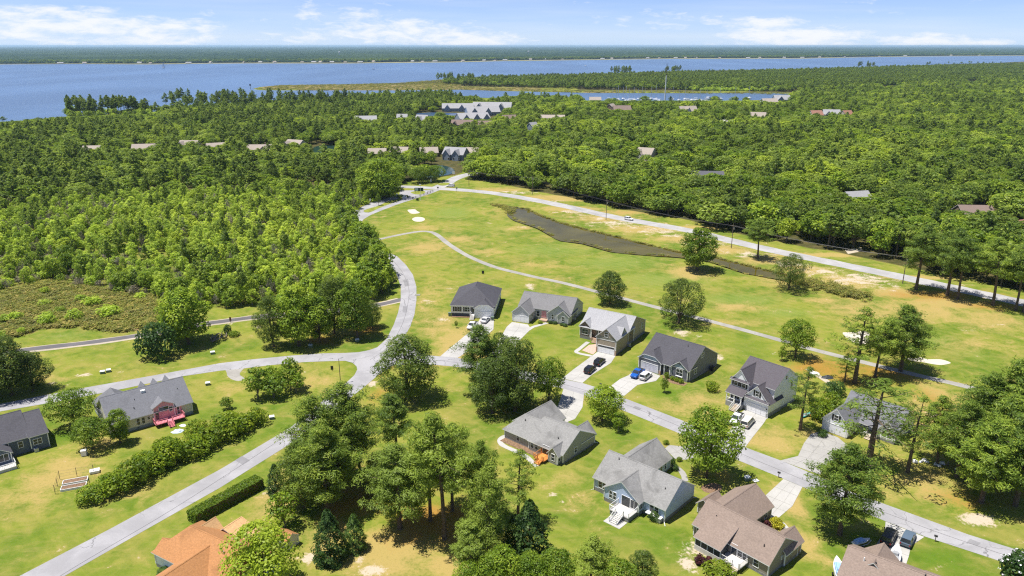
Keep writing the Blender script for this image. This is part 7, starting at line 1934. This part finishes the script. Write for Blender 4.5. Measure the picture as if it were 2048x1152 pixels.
MARKS = [(950, 'beside the side road entrance'), (1075, 'behind the first utility poles'), (1190, 'facing the head of the pond'), (1280, 'behind the white car on the main road'), (1385, 'facing the middle of the pond'), (1470, 'facing the single dark round tree'), (1550, 'behind the lone roadside pine'), (1640, 'facing the reedy ditch'), (1740, 'facing the pale sandy verge'), (1830, 'behind the last utility pole'), (1930, 'behind the first tall roadside pines'), (2000, 'behind the fourth roadside pine'), (9999, 'at the eastern frame edge')]
MARKS_L = [(60, 'near the western frame edge'), (200, 'behind the open marsh'), (330, 'above the marsh bushes'), (430, 'behind the big leafy tree'), (540, 'behind the cart path verge'), (620, 'behind the roadside cluster'), (690, 'inside the bend of the street'), (740, 'near the street bend'), (9999, 'hard against the curving street')]
def to_px(x, y):
    dep = y * CP + H * SP; v = y * SP - H * CP
    return CX + F * x / dep, CY - F * v / dep
lab = []
for t in single:
    x, y, k, hgt, r, ti = t[:6]
    px, py = to_px(x, y); side = px < 800
    size = 'tall' if hgt > (13 if k is not F_PINE else 17) else ('low' if hgt < (10.5 if k is not F_PINE else 14.5) else 'middling')
    if k is F_SWP: size = 'tall' if hgt > 9 else 'low'
    tone_ = 'bright' if ti > .58 else ('dark' if ti < .38 else 'mid green')
    mk = next(b for a, b in (MARKS_L if side else MARKS) if px < a)
    lab.append(['%s %s %s %s' % (size, tone_, LBL[k][1], mk), side, px])
ORD = ['first', 'second', 'third', 'fourth', 'fifth', 'sixth', 'seventh', 'eighth', 'ninth', 'tenth', 'eleventh', 'twelfth', 'thirteenth', 'fourteenth', 'fifteenth', 'sixteenth', 'seventeenth', 'eighteenth']
byl = {}
for i, l in enumerate(lab): byl.setdefault(l[0], []).append(i)
for l, ii in byl.items():
    if len(ii) > 1:
        for n, i in enumerate(sorted(ii, key=lambda q: lab[q][2])): lab[i][0] = l + ', ' + ORD[min(n, 17)] + ' from the west'
for (x, y, k, hgt, r, ti, vr, rz), (lb, side, px) in zip(single, lab):
    plant(k, 0, 500, lb, hgt=hgt, rad=r, name=LBL[k][0], cat='tree', group='trees of the swamp wood' if side else 'trees of the wood along the main road', tint=ti, var=int(vr), rz=rz, world=(x, y))

def mass(name, items, kinds, label):
    """one object: points that carry trees through geometry nodes"""
    src = bpy.data.collections.new(name + '_sources')
    off = {}; n = 0; per = {}
    for k in kinds:
        ms = k.joined(name + '_tree'); off[k] = n; per[k] = len(ms)
        for me in ms:
            src.objects.link(bpy.data.objects.new('%s_%03d' % (name, n), me)); n += 1
    N = len(items)
    me = bpy.data.meshes.new(name)
    me.vertices.add(N)
    co = np.array([(t[0], t[1], -0.03) for t in items], np.float32); me.vertices.foreach_set('co', co.ravel())
    def at(nm, ty, arr, key='value'):
        a = me.attributes.new(nm, ty, 'POINT'); a.data.foreach_set(key, np.asarray(arr).ravel())
    at('vi', 'INT', np.array([off[t[2]] + int(t[6]) % per[t[2]] for t in items], np.int32))
    at('sc', 'FLOAT_VECTOR', np.array([(t[4] / t[2].R, t[4] / t[2].R, t[3] / t[2].H) for t in items], np.float32), 'vector')
    at('rot', 'FLOAT', np.array([t[7] for t in items], np.float32)); at('tint', 'FLOAT', np.array([t[5] for t in items], np.float32))
    o = link(name, me)
    ng = bpy.data.node_groups.new(name + '_nodes', 'GeometryNodeTree')
    ng.interface.new_socket('Geometry', in_out='INPUT', socket_type='NodeSocketGeometry'); ng.interface.new_socket('Geometry', in_out='OUTPUT', socket_type='NodeSocketGeometry')
    N_ = ng.nodes.new; L_ = ng.links.new
    gi, go = N_('NodeGroupInput'), N_('NodeGroupOutput')
    ci = N_('GeometryNodeCollectionInfo'); ci.inputs['Collection'].default_value = src; ci.inputs['Separate Children'].default_value = True; ci.inputs['Reset Children'].default_value = True
    ip = N_('GeometryNodeInstanceOnPoints'); ip.inputs['Pick Instance'].default_value = True
    def na(nm, ty):
        x = N_('GeometryNodeInputNamedAttribute'); x.data_type = ty; x.inputs['Name'].default_value = nm; return x.outputs['Attribute']
    L_(gi.outputs[0], ip.inputs['Points']); L_(ci.outputs[0], ip.inputs['Instance']); L_(na('vi', 'INT'), ip.inputs['Instance Index']); L_(na('sc', 'FLOAT_VECTOR'), ip.inputs['Scale'])
    cx = N_('ShaderNodeCombineXYZ'); L_(na('rot', 'FLOAT'), cx.inputs[2]); L_(cx.outputs[0], ip.inputs['Rotation'])
    st = N_('GeometryNodeStoreNamedAttribute'); st.data_type = 'FLOAT'; st.domain = 'INSTANCE'; st.inputs['Name'].default_value = 'tint'
    L_(ip.outputs[0], st.inputs['Geometry']); L_(na('tint', 'FLOAT'), st.inputs['Value']); L_(st.outputs[0], go.inputs[0])
    md = o.modifiers.new('scatter', 'NODES'); md.node_group = ng
    return tag(o, label, 'woodland', None, 'stuff')
mass('woodland', rest, [F_PINE, F_OAK, F_OLIV, F_SWP, F_SHR, F_GRY], 'broad mixed woodland stretching from the golf course to the river')
print('trees', len(trees), 'single', len(single), 'mass', len(rest), 'pointed', n_point)

# reeds along the pond, ditch and marsh
def gen_reed(seed):
    rng = np.random.default_rng(seed); n = 46
    c = np.column_stack([rng.normal(0, .55, n), rng.normal(0, .55, n), np.zeros(n)])
    d = np.column_stack([rng.normal(0, .35, n), rng.normal(0, .35, n), np.ones(n)])
    c[:, 2] = rng.uniform(.15, 1.3, n)
    v, f = leaves(c, d, .75, .26, rng, .5)
    m = MB(); m.tube([(0, 0, 0), (0, 0, .3)], .05, 4, cap=False)
    return m, v, f, np.repeat(rng.uniform(0, 1, n), 4)
REED = Kind('reed', [gen_reed(300 + i) for i in range(3)], M_REED, M_BARKG, 1.5, 1.0)
def along(pts, width, dens, h0, h1, seed, inside=None):
    rng = np.random.default_rng(seed); c = np.array(W(pts)); out = []
    for a, b in zip(c[:-1], c[1:]):
        L = np.hypot(*(b - a))
        for _ in range(int(L * dens)):
            p = a + (b - a) * rng.uniform() + rng.normal(0, width / 2.5, 2)
            out.append((p[0], p[1], REED, rng.uniform(h0, h1), rng.uniform(.6, 1.2), rng.uniform(.1, .9), rng.integers(0, 9), rng.uniform(0, 6.28)))
    return out
reeds = along([(985, 411), (1000, 412), (1022, 413.5), (1053, 416.8), (1079, 429), (1114, 442.6), (1166, 456.6), (1218, 469), (1270, 482.5), (1322, 495), (1359, 503), (1428, 513.5), (1487, 528.5), (1542, 541.5), (1590, 552.5), (1640, 567)], 0.6, 1.2, .25, .5, 1)
reeds += along([(1000, 413), (1012, 420), (1022, 428), (1030, 438), (1072, 451.5), (1097, 466), (1121, 478), (1166, 483.5), (1222, 500.5), (1270, 505.5), (1357, 512), (1421, 523.5), (1487, 546), (1546, 557), (1628, 572)], 0.5, .4, .2, .4, 2)
reeds += along([(1600, 563), (1640, 571), (1680, 583), (1722, 593)], 6.0, 16, .9, 1.9, 3) + along([(988, 410), (1010, 414), (1024, 424)], 3.5, 6, .6, 1.2, 4)
rng = np.random.default_rng(9); Wm = np.array(W(MARSH)); lo, hi = Wm.min(0), Wm.max(0)
P = rng.uniform(lo, hi, (7000, 2)); P = P[in_poly(P, Wm)]
reeds += [(p[0], p[1], REED, rng.uniform(.6, 1.5), rng.uniform(.8, 1.5), rng.uniform(0, .9), rng.integers(0, 9), rng.uniform(0, 6.28)) for p in P]
Ws = np.array(W(SPIT)); P = rng.uniform(Ws.min(0), Ws.max(0), (9000, 2)); P = P[in_poly(P, Ws)]
reeds += [(p[0], p[1], REED, rng.uniform(1.0, 2.0), rng.uniform(2.5, 4.5), rng.uniform(0, .6), rng.integers(0, 9), rng.uniform(0, 6.28)) for p in P]
tag(mass('marsh_reeds', reeds, [REED], 'reeds and marsh grass along the pond, the ditch and the marshes'), None, 'reeds')

# --- woods on the far shore: a bumpy canopy back to the horizon, single trees at its front
def canopy():
    rng = np.random.default_rng(12)
    m, nt = new_mat('far_canopy'); b = NB(nt)
    p = b.pos(); n1 = b.noise(.02, 5, .65, p); n2 = b.noise(.0015, 4, .6, b.scaled(p, (1, .4, 1)))
    c = b.mix(b.ramp(n1, .35, .65), (0.010, 0.026, 0.012), (0.032, 0.058, 0.022)); c = b.mix(b.math('MULTIPLY', b.ramp(n2, .45, .65), .5), c, (0.055, 0.085, 0.032))
    b.out(b.bsdf(c, .95, .05))
    front = [(-2600, 127), (-900, 128), (0, 128), (150, 127), (300, 127.3), (400, 126.2), (500, 125.3), (700, 125.3), (830, 123.6), (900, 123.3), (1000, 121), (1150, 119.0), (1350, 116.6), (1600, 116.1), (1730, 113.2), (1850, 112), (2048, 110.6), (2600, 109), (4200, 108.5)]
    f = np.array(W(front)); xs_, ys_ = f[:, 0], f[:, 1]
    ang = np.linspace(-62, 62, 900); ang = np.radians(ang)
    fd = np.array([np.interp(math.degrees(a), np.degrees(np.arctan2(xs_, ys_)), np.hypot(xs_, ys_)) for a in ang])
    nr = 90
    s = np.concatenate([[0, 0.0], np.geomspace(.0012, 1, nr - 2)])
    R_ = fd[None, :] + (76000 - fd[None, :]) * s[:, None]
    X = R_ * np.sin(ang)[None, :]; Y = R_ * np.cos(ang)[None, :]
    Z = 12 + 5 * np.sin(X * .011 + 2 * np.sin(Y * .004)) * np.sin(Y * .009) + rng.uniform(-4.5, 4.5, X.shape)
    Z[0] = .1; Z[1] = rng.uniform(6, 12, len(ang))
    na = len(ang)
    i = np.arange(nr - 1)[:, None] * na + np.arange(na - 1)[None, :]
    F_ = np.stack([i, i + na, i + na + 1, i + 1], -1).reshape(-1, 4)
    o = link('far_woods', np_mesh('far_woods', np.stack([X, Y, Z], -1).reshape(-1, 3), F_, m))
    tag(o, 'dark blue green woods covering the far shore to the horizon', 'woodland', None, 'stuff')
    items = []
    for j in range(2600):
        a = rng.uniform(math.radians(-40), math.radians(40)); d = np.interp(a, ang, fd)
        dd = d + abs(rng.normal(0, 90)) - 4
        gap = .5 + .5 * math.sin(a * 46) * math.sin(a * 19 + 1)
        if dd - d < 25 and rng.uniform() > gap + .25: dd += rng.uniform(20, 60)
        items.append((dd * math.sin(a), dd * math.cos(a), F_OAK if rng.uniform() < .5 else F_PINE, rng.uniform(11, 20), rng.uniform(6, 10), rng.uniform(0, .5), rng.integers(0, 9), rng.uniform(0, 6.28)))
    for j in range(1700):
        a = rng.uniform(math.radians(-40), math.radians(40)); d = np.interp(a, ang, fd)
        if math.sin(a * 61 + 2) + math.sin(a * 23) + .8 * math.sin(a * 131) < .1: continue
        dd = d + rng.uniform(-14, 14)
        items.append((dd * math.sin(a), dd * math.cos(a), F_OAK if rng.uniform() < .6 else F_PINE, rng.uniform(6, 19), rng.uniform(5, 10), rng.uniform(0, .5), rng.integers(0, 9), rng.uniform(0, 6.28)))
    mass('shore_trees', items, [F_OAK, F_PINE], 'line of trees along the far river bank among tiny houses')
canopy()

# ---------------------------------------------------------------- haze
HAZE = True
if HAZE:
    m, nt = new_mat('haze_air'); b = NB(nt)
    v = b.n('ShaderNodeVolumePrincipled'); v.inputs['Color'].default_value = (0.55, 0.78, 1.0, 1); v.inputs['Density'].default_value = 3.6e-5; v.inputs['Anisotropy'].default_value = 0.2
    b.out(None, v.outputs[0])
    mb = MB(); mb.box(-80000, 80000, -80000, 80000, -3.0, 92.0)
    o = mb.build('haze', m); tag(o, 'thin blue haze over the far river and woods', None, None, 'stuff')
